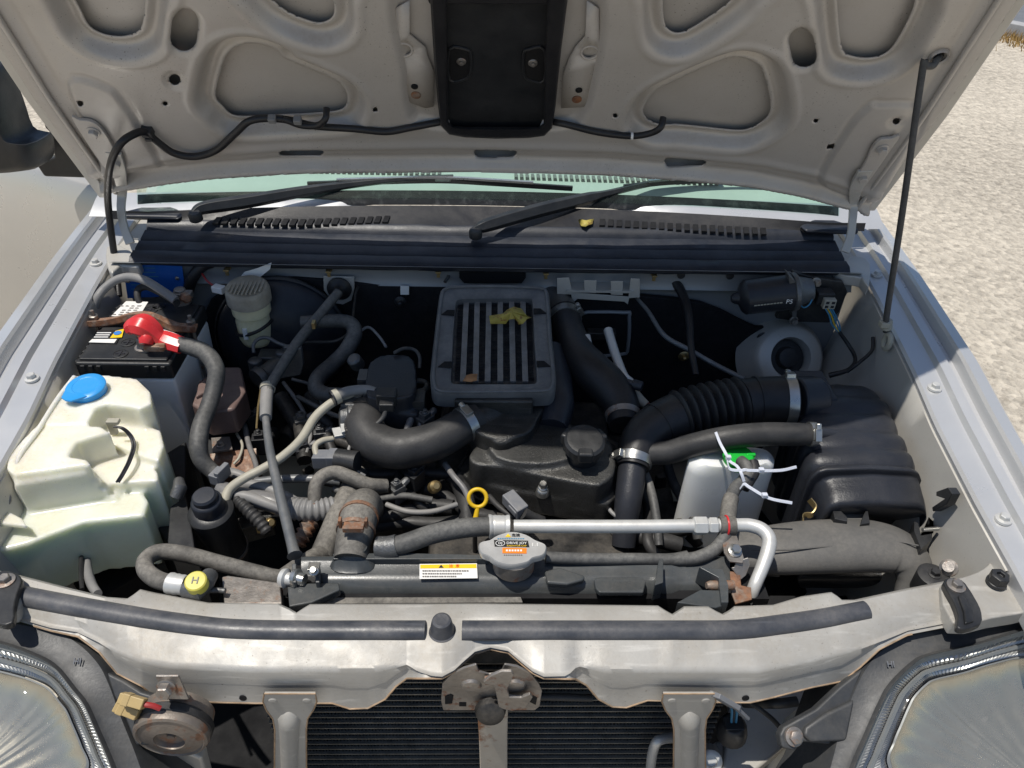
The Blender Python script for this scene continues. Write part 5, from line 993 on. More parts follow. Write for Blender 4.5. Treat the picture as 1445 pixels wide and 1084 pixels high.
# dark clutter of lines and brackets on the engine front
rnd = random.Random(5)
for (u0, v0, z0, u1, v1, z1, wd, m_) in ((440,675,0.87,560,690,0.86,14,'rubber'),(470,660,0.88,640,670,0.87,16,'rubber'),(500,730,0.85,640,716,0.86,22,'rubber'),(520,745,0.84,660,735,0.85,20,'rubber'),(600,690,0.86,700,730,0.85,18,'rubber'),(640,670,0.88,660,740,0.85,26,'rubber'),
        (905,690,0.85,930,790,0.82,16,'rubber'),(940,650,0.86,985,760,0.82,14,'rubber_grey'),(880,740,0.83,960,770,0.82,24,'rubber'),(560,660,0.88,600,720,0.86,14,'rubber'),(455,590,0.88,470,640,0.86,14,'rubber'),(860,760,0.82,980,740,0.82,26,'dark_metal'),(420,600,0.86,520,640,0.86,18,'dark_metal'),
        (330,560,0.87,350,640,0.85,18,'dark_metal'),(395,560,0.88,430,650,0.86,22,'dark_metal'),(440,560,0.86,470,600,0.86,26,'dark_metal')):
    q = Path([(u0, v0, z0, wd), ((u0*2+u1)/3+rnd.uniform(-8,8), (v0*2+v1)/3+rnd.uniform(-8,8), (z0+z1)/2, wd), ((u0+2*u1)/3+rnd.uniform(-8,8), (v0+2*v1)/3+rnd.uniform(-8,8), (z0+z1)/2, wd), (u1, v1, z1, wd)], 6)
    b = MB(); b.tube(q.p, q.r, 12); b.build('coolant_line', m_, eng, ang=60)
for i in range(46):
    u, v = rnd.uniform(330,1000), rnd.uniform(600,770)
    if 650 < u < 880 and v < 715: continue
    z = rnd.uniform(0.74,0.82); P = PZ(u, v, z); s_ = rnd.uniform(0.012,0.035)
    b = MB()
    if i % 3: b.box(P, (s_*rnd.uniform(0.6,2), s_, s_*rnd.uniform(0.6,1.6)), tuple(Matrix.Rotation(rnd.uniform(0,3), 3, 'Z').col))
    else: b.lathe(P, (rnd.uniform(-1,1), rnd.uniform(-1,0.2), rnd.uniform(0,1)), [(s_*0.6,0),(s_*0.6,s_),(s_*0.4,s_*1.3)], 14)
    b.build('engine_bracket', rnd.choice(('dark_metal','dark_metal','cast_black','dark_metal','cast')), eng, bevel=0.002)
# ------------------------------------------------------------------ intercooler
IO = PZ(697,405,1.035); I1 = PZ(697,552,0.99); IT = (I1-IO); IT.x = 0; IT.normalize(); IN = IT.cross(X3).normalized()
if IN.z < 0: IN = -IN
def ic(u, v, h=0.0): return PP(u, v, IO+IN*h, IN)
icl = thing('intercooler', ic(697,480,-0.05), 'finned intercooler in a dark rounded frame, a dry leaf on it', 'intercooler')
fo = [(607,535),(608,515),(613,470),(620,415),(626,406),(640,403),(697,402),(755,404),(768,406),(775,414),(779,470),(784,520),(785,540),(780,552),(760,555),(697,556),(632,556),(612,552)]
fi = [(637,528),(638,510),(640,470),(643,432),(645,424),(652,421),(697,420),(740,420),(748,421),(751,426),(753,470),(756,510),(757,528),(756,538),(746,540),(697,540),(650,540),(638,538)]
FO, FI = poly_px(fo, lambda u, v: ic(u, v), 3), poly_px(fi, lambda u, v: ic(u, v), 3)
def rr(a, h): return [p+IN*h for p in a]
mixr = lambda f, h: [p.lerp(q, f)+IN*h for p, q in zip(FO, FI)]
b = MB(); b.loft([rr(FO,-0.030), rr(FO,-0.004), mixr(0.08,0.0), mixr(0.80,-0.001), mixr(0.97,-0.003), mixr(1.0,-0.022)], cap=False); fr_ = b.build('frame', 'intercooler_frame', icl, ang=40)
b = MB(); b.tube(mixr(0.16,0.001)+mixr(0.16,0.001)[:1], 0.0028, 8, cap=False); b.build('frame_lip', 'intercooler_frame', fr_, ang=60)
for u, v, sx in ((633,439,-1),(629,512,-1),(761,437,1),(766,511,1)):
    b = MB(); P = ic(u, v, 0.0); b.prism([P+X3*(sx*0.012)+IT*0.010, P-X3*(sx*0.010)+IT*0.012, P-X3*(sx*0.010)-IT*0.002, P+X3*(sx*0.002)-IT*0.002], IN*0.001); b.build('bolt_recess', 'dark_void', fr_)
b = MB(); b.prism([p-IN*0.016 for p in FI], IN*-0.03); b.build('core', 'fin', icl)
tops = (658,673.5,690,706,722,738); bots = (653,671,688,706,724,741.5)
for a, c in zip(tops, bots):
    b = MB(); b.prism([ic(a-3.8,424,-0.010), ic(a+3.8,424,-0.010), ic(c+4.2,538,-0.010), ic(c-4.2,538,-0.010)], IN*-0.012); b.build('core_bar', 'fin_bar', icl, bevel=0.0008)
bf = MB(); lt_, lb_ = (644,)+tops+(752,), (638,)+bots+(757,)
for k in range(7):
    for j in range(52):
        f0, f1 = j/52, (j+0.5)/52
        def pt(s_, f, h): return ic((lt_[k]+3+(lt_[k+1]-lt_[k]-6)*s_)*(1-f)+(lb_[k]+3.4+(lb_[k+1]-lb_[k]-6.8)*s_)*f, 424+114*f, h)
        bf.add([pt(0,f0,-0.0125), pt(1,f0,-0.0125), pt(1,f1,-0.0155), pt(0,f1,-0.0155)], [(0,1,2,3)])
bf.build('core_fins', 'fin', icl, flat=True, kind='stuff')
# cast lower end tank with its outlet neck
b = MB(); b.prism(pz([(640,552),(765,552),(758,592),(742,612),(700,618),(668,606),(650,580)], 0.955, 3), (0,0,-0.055))
b.prism(pz([(700,560),(760,560),(750,600),(715,625),(690,615)], 0.95, 3), (0,0,-0.07))
b.tube([PZ(700,580,0.94), PZ(672,595,0.942), PZ(650,606,0.94)], [0.030,0.027,0.026], 20); b.build('end_tank', 'cast_black', icl, remesh=0.003, smooth=5)
b = MB(); b.box(PZ(697,570,0.955), (0.12,0.05,0.05)); b.build('tank_flange', 'cast_black', icl, bevel=0.004)
b = MB(); pts = [PZ(u, v, z) for u, v, z in ((775,500,0.955),(782,540,0.945),(786,575,0.94),(780,605,0.93))]; b.tube(pts, [0.03,0.03,0.028,0.024], 18); b.build('side_tank', 'plastic_cowl', icl, ang=60)
# intake hose from intercooler to throttle
ih, pa = hose('intake_hose', [(674,590,0.948,48),(650,603,0.945,51),(620,620,0.94,54),(590,630,0.935,56),(560,634,0.932,57),(532,626,0.932,58),(516,610,0.936,58),(516,594,0.94,56),(524,578,0.944,52)], 'rubber', 'thick black intake hose curving from intercooler to throttle body', 'hose', sides=28)
clampband(pa, 0.085, ih, 0.014, 0.002, sdir=(-0.1,-0.3,1)); clampband(pa, 0.965, ih, 0.010, 0.002, 'dark_metal', screw=False)
# throttle body and plenum
tb_ = thing('intake_plenum', PZ(530,570,0.88), 'dusty intake plenum and throttle body beside the intercooler', 'throttle body')
b = MB(); b.prism(pz([(518,520),(528,506),(545,500),(570,500),(584,508),(588,530),(584,555),(560,562),(518,560)], 0.985, 2), (0,0,-0.06)); b.prism(pz([(505,545),(595,545),(590,585),(505,585)], 0.955, 0), (0,0,-0.05)); b.build('plenum', 'plastic_airbox', tb_, remesh=0.003, smooth=6)
b = MB(); b.box(PZ(546,560,0.985), (0.030,0.022,0.020)); b.box(PZ(546,572,0.98), (0.022,0.016,0.014)); b.build('sensor_plug', 'plastic_black', tb_, bevel=0.002)
b = MB(); b.lathe(PZ(495,590,0.94), (-1,-0.2,0.1), [(0.024,-0.02),(0.024,0.004),(0.018,0.006),(0.018,0.016),(0.010,0.018)], 24); b.box(PZ(497,570,0.955), (0.03,0.03,0.02)); b.build('throttle_lever', 'cast', tb_, bevel=0.0015)
b = MB(); b.prism(pz([(468,604),(492,600),(494,612),(472,616)], 0.935, 0), (0,0,-0.006)); b.prism(pz([(478,584),(490,580),(494,606),(482,610)], 0.945, 0), (0,0,-0.006)); b.build('lever_arm', 'alu', tb_, bevel=0.001)
for i in range(7):
    b = MB(); b.box(PZ(497+i*0.3,592+i*3.2,0.945), (0.022,0.0022,0.012)); b.build('quadrant_rib', 'steel_dirty', tb_)
b = MB(); b.lathe(PZ(506,516,0.95), (-0.3,-0.4,1), [(0.012,0),(0.012,0.02),(0.008,0.024)], 16); b.box(PZ(515,535,0.955), (0.02,0.03,0.02)); b.build('valve', 'cast', tb_, bevel=0.0015)
ss_ = thing('throttle_sensor', PZ(470,648,0.90), 'pale grey sensor plug in front of the throttle body', 'sensor'); b = MB(); a, c = PZ(443,648,0.918), PZ(478,648,0.922); d = (c-a).normalized(); axs = (d, d.cross(Z3).normalized(), Z3); b.box((a+c)/2, ((c-a).length,0.020,0.022), axs); b.box(a.lerp(c,0.75), ((c-a).length*0.35,0.023,0.025), axs); b.build('plug', 'plastic_grey', ss_, bevel=0.0015)
b = MB(); b.tube([PZ(476,648,0.922), PZ(505,652,0.925)], 0.016, 18); b.build('sensor_body', 'plastic_black', ss_)
hose('sensor_wire', [(447,645,0.925,8),(445,630,0.93,9),(455,622,0.932,9),(470,619,0.93,8)], 'cable_cream', 'pale looped wire behind the grey sensor plug', 'wire')
eb = thing('lifting_eye', PZ(590,560,0.93), 'dusty cast lifting eye bracket beside the intercooler', 'bracket')
c = PZ(590,546,0.965); b = MB(); b.tube([c+X3*(0.014*math.cos(k/24*6.283))+Y3*(0.014*math.sin(k/24*6.283)) for k in range(25)], 0.0055, 10, cap=False); b.box(c+Vector((0.004,-0.03,-0.02)), (0.018,0.03,0.05)); b.build('eye', 'cast_black', eb, ang=50)
for q, lab in (([(582,570,0.955,8),(580,590,0.945,10),(572,612,0.93,10),(566,628,0.92,8)], 'thicker taped wiring loom dropping from the plenum behind the intake hose'), ([(595,580,0.95,7),(592,605,0.935,7),(586,620,0.925,7)], 'thinner taped wiring loom dropping beside the intercooler edge')):
    hose('loom', q, 'tape', lab, 'harness')
hose('loom', [(545,578,0.975,7),(540,590,0.965,7),(528,600,0.958,6),(515,600,0.952,6)], 'rubber', 'short black loom below the plenum sensor plug', 'harness')
hose('vacuum_line', [(556,498,0.99,5),(570,492,0.99,5),(585,494,0.985,5),(592,504,0.98,5),(592,520,0.97,5)], 'rubber_grey', 'thin vacuum line arching over the plenum', 'hose')
# breather hose in front (U bend)
bh, pa = hose('breather_hose', [(445,722,0.90,18),(444,705,0.91,19),(446,685,0.92,20),(456,672,0.925,20),(474,667,0.925,20),(495,674,0.92,20),(520,684,0.91,20),(545,686,0.90,20)], 'rubber_dusty', 'dusty bent breather hose with spring clip in front of the intake', 'hose')
p_, r_ = pa.sub(0.02, 0.07, 3, 0.0015); b = MB(); b.tube(p_, r_, 18); b.build('spring_clip', 'rusty', bh)
hose('coolant_pipe', [(360,680,0.88,12),(400,676,0.885,12),(440,676,0.885,12),(480,680,0.88,12)], 'rod_grey', 'thin dusty pipe crossing behind the stay rod', 'pipe')
hose('harness', [(310,690,0.90,24),(340,700,0.90,26),(380,708,0.895,28),(400,714,0.89,30),(440,718,0.885,30),(470,716,0.88,28),(490,708,0.87,24)], 'tape', 'fat tape-wrapped wiring harness behind the stay rod', 'harness')
co_ = thing('conduit', PZ(470,716,0.90), 'grey corrugated conduit around the wiring harness', 'conduit')
pa = Path([(408,717,0.90,30),(440,720,0.90,31),(472,716,0.895,30)], 8); b = MB(); corrugated(b, pa, 0.0, 1.0, 9, 0.0022); b.build('corrugation', 'cable_grey', co_, ang=60)
c4 = thing('conduit', PZ(345,725,0.90), 'narrow corrugated conduit beside the steering reservoir', 'conduit')
pa = Path([(330,700,0.905,18),(348,718,0.90,18),(366,736,0.89,18),(378,752,0.88,16)], 8); b = MB(); corrugated(b, pa, 0.0, 1.0, 10, 0.0018); b.build('corrugation', 'rubber', c4, ang=60)
b = MB(); pa = Path([(420,770,0.87,20),(430,752,0.88,22),(440,735,0.885,22)], 8); corrugated(b, pa, 0, 1, 5, 0.004); b.build('ribbed_boot', 'rusty', label='brown ribbed boot below the wiring harness', cat='boot', ang=60)
b = MB(); b.box(PZ(372,745,0.86), (0.018,0.012,0.012)); b.lathe(PZ(380,738,0.865), (0.4,-0.5,0.6), [(0.008,0),(0.008,0.01),(0.005,0.014)], 12); b.build('brass_fitting', 'brass', label='small brass fitting below the conduits', cat='fitting', bevel=0.001)
for q, lab in (([(318,690,0.905,13),(350,684,0.905,15),(380,690,0.90,15),(410,704,0.895,14),(432,716,0.89,12)], 'upper grey cable bundle behind the steering reservoir'), ([(312,700,0.905,12),(345,700,0.908,15),(380,712,0.90,15),(400,720,0.895,12)], 'lower grey cable bundle behind the steering reservoir'), ([(300,664,0.905,14),(330,668,0.90,14),(352,676,0.898,12)], 'short grey cable end behind the steering reservoir')):
    hose('harness', q, 'cable_grey', lab, 'harness')
b = MB(); b.box(PZ(308,672,0.915), (0.016,0.022,0.018), basis(Z3, Vector((0.4,1,0)))); b.box(PZ(314,668,0.92), (0.008,0.026,0.022), basis(Z3, Vector((0.4,1,0)))); b.build('cable_clamp', 'plastic_grey', label='grey plastic clamp at the end of the battery cable', cat='clip', bevel=0.0015)
# upper radiator hose
rh, pa = hose('radiator_hose', [(495,790,0.94,48),(498,770,0.946,50),(502,750,0.950,52),(506,732,0.950,53),(510,720,0.940,52),(514,714,0.918,50),(518,716,0.885,46),(522,722,0.84,44)], 'rubber_dusty', 'dusty upper radiator hose with rusty spring clamp', 'hose', sides=26)
for f in (0.18, 0.28):
    p_, r_ = pa.sub(f-0.012, f+0.012, 2, 0.0016); b = MB(); b.tube(p_, r_, 24); b.build('spring_clamp', 'rusty', rh)
b = MB(); P = PZ(499,744,0.984); b.box(P, (0.026,0.012,0.008)); b.box(P+Vector((0.016,0.002,0.006)), (0.004,0.008,0.014)); b.box(P+Vector((-0.016,0.002,0.006)), (0.004,0.008,0.014)); b.build('clamp_ears', 'rusty', rh, bevel=0.001)
hose('radiator_hose', [(455,785,0.88,36),(468,755,0.89,36),(482,722,0.895,36),(496,692,0.89,34),(506,670,0.88,30)], 'rubber_dusty', 'second dusty hose slanting behind the upper radiator hose', 'hose')
hose('ac_hose', [(400,815,0.90,26),(430,796,0.90,28),(455,782,0.885,28),(480,770,0.87,28)], 'rubber_dusty', 'dusty hose end passing under the stay rod', 'hose')
dk = thing('dipstick', PZ(668,730,0.88), 'yellow ring handled oil dipstick in front of the valve cover', 'dipstick')
c = PZ(674,703,0.925); e1, e2 = X3, (UP*1.0).normalized(); b = MB(); b.tube([c+e1*(0.0125*math.cos(k/30*6.283))+e2*(0.0125*math.sin(k/30*6.283)) for k in range(31)], 0.0030, 10, cap=False); b.build('ring', 'yellow', dk, ang=60)
b = MB(); a = c-e2*0.014; e_ = c-e2*0.034-Z3*0.002+X3*-0.004; b.tube([a, e_], [0.0032,0.0045], 10); b.build('neck', 'yellow', dk); b = MB(); b.tube([e_, e_+Vector((0,0.01,-0.12))], 0.0035, 10); b.build('tube', 'dark_metal', dk)
cn = thing('plug_connector', PZ(728,715,0.89), 'grey electrical plug lying in front of the valve cover', 'connector')
a, c = PZ(716,700,0.905), PZ(738,724,0.90); d = (c-a).normalized(); axs = (d, d.cross(Z3).normalized(), Z3); b = MB(); b.box((a+c)/2, ((c-a).length,0.021,0.018), axs); b.box(a.lerp(c,0.7), ((c-a).length*0.5,0.024,0.010), axs); b.build('shell', 'plastic_grey', cn, bevel=0.002)
b = MB(); b.tube([PZ(738,724,0.90), PZ(750,730,0.89), PZ(766,735,0.88)], [0.009,0.008,0.007], 12); b.build('sleeve', 'rubber', cn)
b = MB(); b.lathe(PZ(612,688,0.88), (0.3,-0.5,0.7), [(0.010,0),(0.009,0.012),(0.005,0.016)], 12); b.build('drain_plug', 'brass', label='small shiny brass plug among the dark coolant lines', cat='plug')
# ------------------------------------------------------------------ right hand ducting
bo, pa = hose('boost_hose', [(772,418,0.975,50),(792,440,0.975,46),(802,468,0.97,46),(815,500,0.962,52),(836,525,0.955,58),(860,548,0.945,58),(876,572,0.935,52),(880,600,0.925,42)], 'rubber_clean', 'fat black boost hose bending down from the intercooler', 'hose', sides=28)
clampband(pa, 0.24, bo, 0.014, 0.002, sdir=(1,-0.2,0.6)); clampband(pa, 0.95, bo, 0.010, 0.0015, 'steel_dirty', screw=False)
b = MB(); p_, r_ = pa.sub(0, 0.2, 5, -0.002); b.tube([p+Vector((0,0,0)) for p in p_], [r+0.0025 for r in r_], 26); b.build('inlet_elbow', 'cast', bo, ang=60)
h1 = thing('heater_pipes', PZ(872,520,0.93), 'two aluminium pipes leaving the firewall opening', 'pipe')
for q in ([(858,466,0.985,13),(862,480,0.98,13),(870,505,0.97,13),(880,530,0.962,13),(890,540,0.955,13)], [(828,474,0.985,10),(832,490,0.975,10),(838,505,0.965,10)]):
    pp_ = Path(q, 6); b = MB(); b.tube(pp_.p, pp_.r, 12); b.build('pipe', 'alu', h1, ang=60)
b = MB(); b.box(PY(848,472,1.19), (0.055,0.02,0.018)); b.build('flange', 'dark_metal', h1, bevel=0.003)
P = PZ(893,542,0.962); b = MB(); b.lathe(P, (1,-0.5,0), [(0.006,-0.012),(0.006,0.0),(0.0085,0.001),(0.0085,0.014),(0.007,0.016)], 18); b.build('port_cap', 'plastic_airbox', h1)
hose('heater_hose', [(890,548,0.945,14),(900,562,0.935,16),(912,572,0.93,12)], 'cable_cream', 'short pale hose below the capped heater pipe', 'hose')
br2 = thing('intake_duct', PZ(1010,580,0.90), 'black intake duct with accordion bellows into the airbox', 'duct')
pa = Path([(1120,566,0.965,70),(1092,566,0.963,70),(1060,568,0.96,70),(1020,575,0.957,72),(985,582,0.954,72),(955,590,0.95,70),(928,602,0.944,66),(908,618,0.936,60),(897,640,0.925,52),(893,660,0.915,46)], 8)
L_ = lambda f: pa.sub(f[0], f[1], 14)
def fx(u):      # path fraction nearest a pixel column
    best = min(range(101), key=lambda i: abs((CU+FPX*((pa.at(i/100)[0]-CAM).dot(RT))/depth(pa.at(i/100)[0]))-u)); return best/100
f0, f1 = fx(1048), fx(955)
b = MB(); p_, r_ = pa.sub(0.0, f0+0.005, 12); b.tube(p_, r_, 32); b.build('smooth_end', 'rubber_clean', br2, ang=60)
b = MB(); corrugated(b, pa, f0, f1, 8, 0.0095, 36); b.build('bellows', 'rubber_clean', br2, ang=60)
b = MB(); p_, r_ = pa.sub(f1-0.005, 1.0, 24); b.tube(p_, r_, 32); b.build('elbow', 'rubber_clean', br2, ang=60)
for f in (f0*0.72, f1+0.10): p_, r_ = pa.sub(f-0.004, f+0.004, 2, 0.0016); b = MB(); b.tube(p_, r_, 32); b.build('duct_rib', 'rubber_clean', br2)
clampband(pa, fx(1112), br2, 0.015, 0.002, sdir=(-0.3,0.4,1)); clampband(pa, 0.965, br2, 0.013, 0.002, sdir=(-1,-0.2,0.5))
b = MB(); q = Path([(893,655,0.916,40),(890,680,0.90,40),(886,710,0.88,38),(882,740,0.855,34),(880,770,0.83,34)], 6); b.tube(q.p, q.r, 22); b.build('down_pipe', 'plastic_airbox', br2, ang=60)
# airbox
ab = thing('airbox', PZ(1220,700,0.78), 'black ribbed plastic airbox in the corner by the wing', 'airbox')
stn = [(544,1130,1232,0.930),(546,1127,1238,0.956),(553,1125,1247,0.966),(575,1126,1262,0.969),(600,1131,1271,0.970),(625,1137,1285,0.969),(650,1143,1296,0.966),(664,1149,1302,0.963),(673,1155,1306,0.953),(684,1160,1309,0.949),(698,1164,1313,0.945),(712,1166,1315,0.938),(722,1168,1315,0.922),(730,1171,1314,0.892),(735,1174,1312,0.85)]
rows = []
for a in cr(stn, 9):
    v_, l_, r_, z_ = a; rg = 0.0
    if 558 < v_ < 668: rg = 0.0045*(abs(math.sin((v_-558)/110*math.pi*4.5))**0.7-0.4)
    A, B_ = PZ(l_, v_, z_), PZ(r_, v_, z_); y_ = (A.y+B_.y)/2; wd = B_.x-A.x
    pf = [(0,-0.16),(0,-0.035),(0.002,-0.017),(0.009,-0.0055),(0.020,-0.0008),(0.05,0.001)]
    pts = [Vector((A.x+dx-rg*1.2, y_, z_+dz+(rg if dz > -0.06 else 0))) for dx, dz in pf] + [Vector(((A.x+B_.x)/2, y_, z_+0.003+rg))] + [Vector((B_.x-dx+rg*1.2, y_, z_+dz+(rg if dz > -0.06 else 0))) for dx, dz in reversed(pf)]
    rows.append(pts)
b = MB(); b.loft(rows, closed=True); b.build('shell', 'plastic_airbox', ab, ang=60)
b = MB(); b.tube([PZ(1116,566,0.963), PZ(1150,566,0.955)], [0.040,0.040], 26); b.box(PZ(1145,560,0.95), (0.05,0.08,0.05)); b.build('outlet', 'plastic_airbox', ab, bevel=0.004)
b = MB(); b.tube([PZ(1140,612,0.975), PZ(1165,612,0.97), PZ(1180,614,0.965)], [0.012,0.009,0.008], 14); b.build('hose_barb', 'plastic_airbox', ab, ang=60)
for q in (((1172,706),(1178,732),(1196,736),(1196,730)), ((1218,728),(1224,716),(1228,738),(1214,740))):
    b = MB(); b.prism([PZ(u, v, 0.925) for u, v in q], (0,0,-0.02)); b.build('latch_lug', 'plastic_black', ab, bevel=0.001)
b = MB(); b.prism([PZ(u, v, 0.91) for u, v in ((1180,722),(1220,720),(1222,736),(1182,738))], (0,0,-0.01)); b.build('latch_shelf', 'duct_dusty', ab, bevel=0.001)
b = MB(); b.ribbon([Vector(p) for p in cr([PZ(1142,705,0.925), PZ(1150,716,0.92), PZ(1146,726,0.915), PZ(1136,728,0.91), PZ(1132,738,0.90)], 6)], Z3, 0.010, 0.0018); b.build('spring_clip', 'brass', ab)
b = MB(); b.prism([PZ(u, v, 0.92) for u, v in ((1290,735),(1296,738),(1300,755),(1316,752),(1316,736),(1312,732),(1316,760),(1300,775),(1290,750))], (0,0,-0.03)); b.build('hinge_lug', 'plastic_black', ab, bevel=0.001)
b = MB(); b.tube([PZ(1302,748,0.925), PZ(1324,746,0.925)], 0.003, 10); b.build('hinge_pin', 'steel', ab)
# snorkel (big dusty resonator duct)
sn = thing('snorkel_duct', PZ(1180,780,0.82), 'broad dusty grey intake snorkel with moulding seam', 'duct')
pa = Path([(1040,778,0.885,66),(1090,776,0.89,80),(1140,772,0.893,86),(1190,770,0.895,88),(1230,770,0.895,86),(1262,776,0.892,80),(1284,792,0.885,74),(1290,815,0.87,66),(1284,840,0.85,58)], 8)
b = MB(); b.tube(pa.p, pa.r, 30, sq=(0.62,1.0)); b.build('tube_wall', 'duct_dusty', sn, ang=60)
q = [PZ(u, v, 0.9165) for u, v in ((1060,776),(1110,776),(1160,772),(1210,768),(1260,764),(1296,770))]; b = MB(); b.tube([Vector(p) for p in cr(q, 6)], 0.0012, 6); b.build('mould_seam', 'duct_dusty', sn)
hose('breather_hose', [(1146,613,0.985,30),(1120,613,0.985,33),(1080,613,0.983,34),(1040,616,0.98,34),(1005,622,0.970,34),(972,630,0.955,34),(945,638,0.94,34),(920,640,0.93,34)], 'rubber', 'black breather hose with worm clamp running to the airbox', 'hose', sides=20)
bq = [o for o in bpy.data.objects if o.name.startswith('breather_hose') and o.parent is None][-1]
clampband(Path([(1160,613,0.985,30),(1120,613,0.985,33),(1080,613,0.983,34)], 8), 0.18, bq, 0.010, 0.002, 'steel', sdir=(0,-0.8,0.6))
# coolant overflow reservoir
cv_ = thing('coolant_reservoir', PZ(1030,720,0.80), 'white plastic coolant reservoir with bright green cap', 'reservoir')
r1 = pz([(1005,638),(1060,636),(1080,643),(1082,652),(1062,658),(1010,659),(992,653),(991,644)], 0.948, 4); r2 = pz([(998,634),(1066,632),(1088,641),(1091,657),(1066,665),(1002,667),(976,658),(974,643)], 0.938, 4)
rc_ = sum(r2, Vector())/len(r2); lo_ = lambda k, dz: [rc_+(p-rc_)*k+Z3*dz for p in r2]
b = MB(); b.loft([r1, r2, lo_(1.02,-0.012), lo_(1.03,-0.06), lo_(1.04,-0.16)]); b.build('bottle', 'resv_white', cv_, ang=50)
c = PZ(1042,645,0.955); b = MB(); b.lathe(c, (0,-0.1,1), [(0.020,-0.012),(0.022,-0.004),(0.022,0.003),(0.019,0.006),(0.008,0.007)], 30); b.build('cap', 'green', cv_, ang=35)
for k in range(6):
    d = Vector((math.cos(k*1.047), math.sin(k*1.047), 0)); b = MB(); b.box(c+d*0.017+Z3*0.004, (0.014,0.007,0.007), (d, Vector((-d.y,d.x,0)), Z3)); b.build('cap_grip', 'green', cv_, bevel=0.002)
ov, pa = hose('overflow_hose', [(1045,650,0.97,16),(1052,657,0.972,17),(1055,668,0.967,17),(1047,680,0.963,17),(1037,690,0.96,18),(1031,705,0.957,18),(1028,722,0.955,19),(1026,740,0.953,19),(1022,758,0.948,19),(1008,776,0.942,19),(985,787,0.938,19),(965,790,0.936,19)], 'rubber_grey', 'bent overflow hose from the green capped reservoir', 'hose')
p_, r_ = pa.sub(0.36, 0.60, 6, 0.002); b = MB(); b.tube(p_, r_, 16); b.build('sleeve', 'rubber_dusty', ov, ang=60)
hose('overflow_hose', [(1062,652,0.972,16),(1064,664,0.968,17),(1058,676,0.962,17),(1050,690,0.955,14)], 'rubber_clean', 'short black hose stub tied beside the green cap', 'hose')
hose('overflow_hose', [(770,786,0.945,17),(800,788,0.943,17),(850,789,0.94,17),(900,789,0.938,17),(945,790,0.936,18),(970,788,0.936,22)], 'rubber_grey', 'grey overflow hose running along the radiator from its cap', 'hose')
# zip ties
for q, lab in (([(1010,610,0.99,7),(1016,625,0.99,6),(1024,640,0.985,6),(1030,651,0.98,6),(1040,658,0.982,5),(1046,668,0.98,5),(1050,680,0.97,5)], 'white cable tie standing up beside the green cap'), ([(1026,650,0.982,6),(1030,662,0.98,6),(1045,664,0.982,6),(1052,663,0.984,9),(1060,664,0.985,5),(1100,664,0.985,5),(1124,659,0.985,4)], 'white cable tie with its tail pointing to the airbox'), ([(1044,690,0.966,5),(1050,683,0.975,8),(1058,688,0.975,5),(1085,703,0.972,5),(1118,710,0.97,4)], 'white cable tie with its tail drooping over the reservoir')):
    P_ = Path(q, 6); b = MB(); b.ribbon(P_.p, (CAM-P_.p[0]).cross(P_.tan(0.5)), 0.0042, 0.0014); hp_, _ = P_.at(0.52); b.box(hp_+Vector((0,-0.001,0.002)), (0.007,0.006,0.006)); b.build('cable_tie', 'tie', label=lab, cat='cable tie', bevel=0.0006)
# wiper motor
wm = thing('wiper_motor', PY(1085,420,1.17), 'black cylindrical wiper motor with white lettering P5', 'motor')
a, c = PY(1048,420,1.165), PY(1118,412,1.165); d = (c-a).normalized(); b = MB(); b.lathe(a, d, [(0.006,-0.020),(0.009,-0.016),(0.012,-0.008),(0.026,-0.002),(0.031,0.004),(0.031,0.085)], 32); b.build('can', 'plastic_airbox', wm, ang=35)
b = MB(); b.lathe(a, d, [(0.031,0.084),(0.034,0.085),(0.034,0.092),(0.026,0.098),(0.02,0.12)], 32); b.prism([PY(u, v, 1.15) for u, v in ((1112,387),(1122,396),(1126,420),(1124,450),(1118,448),(1118,425))], (0,0.02,0)); b.build('end_bracket', 'cast', wm, bevel=0.001)
n_ = (CAM-a).normalized(); n_ = (n_-d*n_.dot(d)).normalized(); n2 = (n_*0.85-d.cross(n_)*0.0-Z3*0.45); n2 = (n2-d*n2.dot(d)).normalized()
text('P5', a+d*0.072+n2*0.0315, n2, Z3, 0.012, 'sticker_white', wm); 
for i in range(9):
    b = MB(); b.box(a+d*(0.014+i*0.0055)+n2*0.0313, (0.0042,0.0006,0.0022), (d, n2, d.cross(n2))); b.build('print', 'cable_cream', wm)
b = MB(); b.prism([PY(u, v, 1.185) for u, v in ((1120,384),(1150,392),(1190,398),(1196,412),(1185,440),(1170,456),(1130,455),(1095,450)) ], (0,0.012,0)); b.build('mounting_plate', 'dark_metal', wm, bevel=0.002)
for u, v in ((1126,402),(1120,452),(1152,398)):
    b = MB(); b.hexbolt(PY(u, v, 1.172), (0,-1,0.1), 0.006, 0.008, 1.3); b.build('bolt', 'steel_dirty', wm)
b = MB(); P = PY(1162,418,1.165); b.box(P, (0.030,0.025,0.022)); b.build('plug_housing', 'plastic_black', wm, bevel=0.002)
P = PY(1169,427,1.15); b = MB(); b.box(P, (0.021,0.016,0.018)); wp = b.build('white_plug', 'cable_cream', wm, bevel=0.001)
for i in range(2):
    for j in range(2): b = MB(); b.box(P+Vector(((i-0.5)*0.010,-0.0083,(j-0.5)*0.008)), (0.0055,0.001,0.0045)); b.build('plug_socket', 'ink', wp)
for i, m_ in enumerate(('wire_blue','wire_yellow','wire_blue','wire_blue')):
    b = MB(); b.tube([Vector(p) for p in cr([P+Vector(((i-1.5)*0.004,-0.006,-0.008)), PY(1170+i*3,445,1.14), PY(1174+i*3.5,458,1.135), PY(1184+i*0.6,470,1.13)], 5)], 0.0013, 6); b.build('wire', m_, wm)
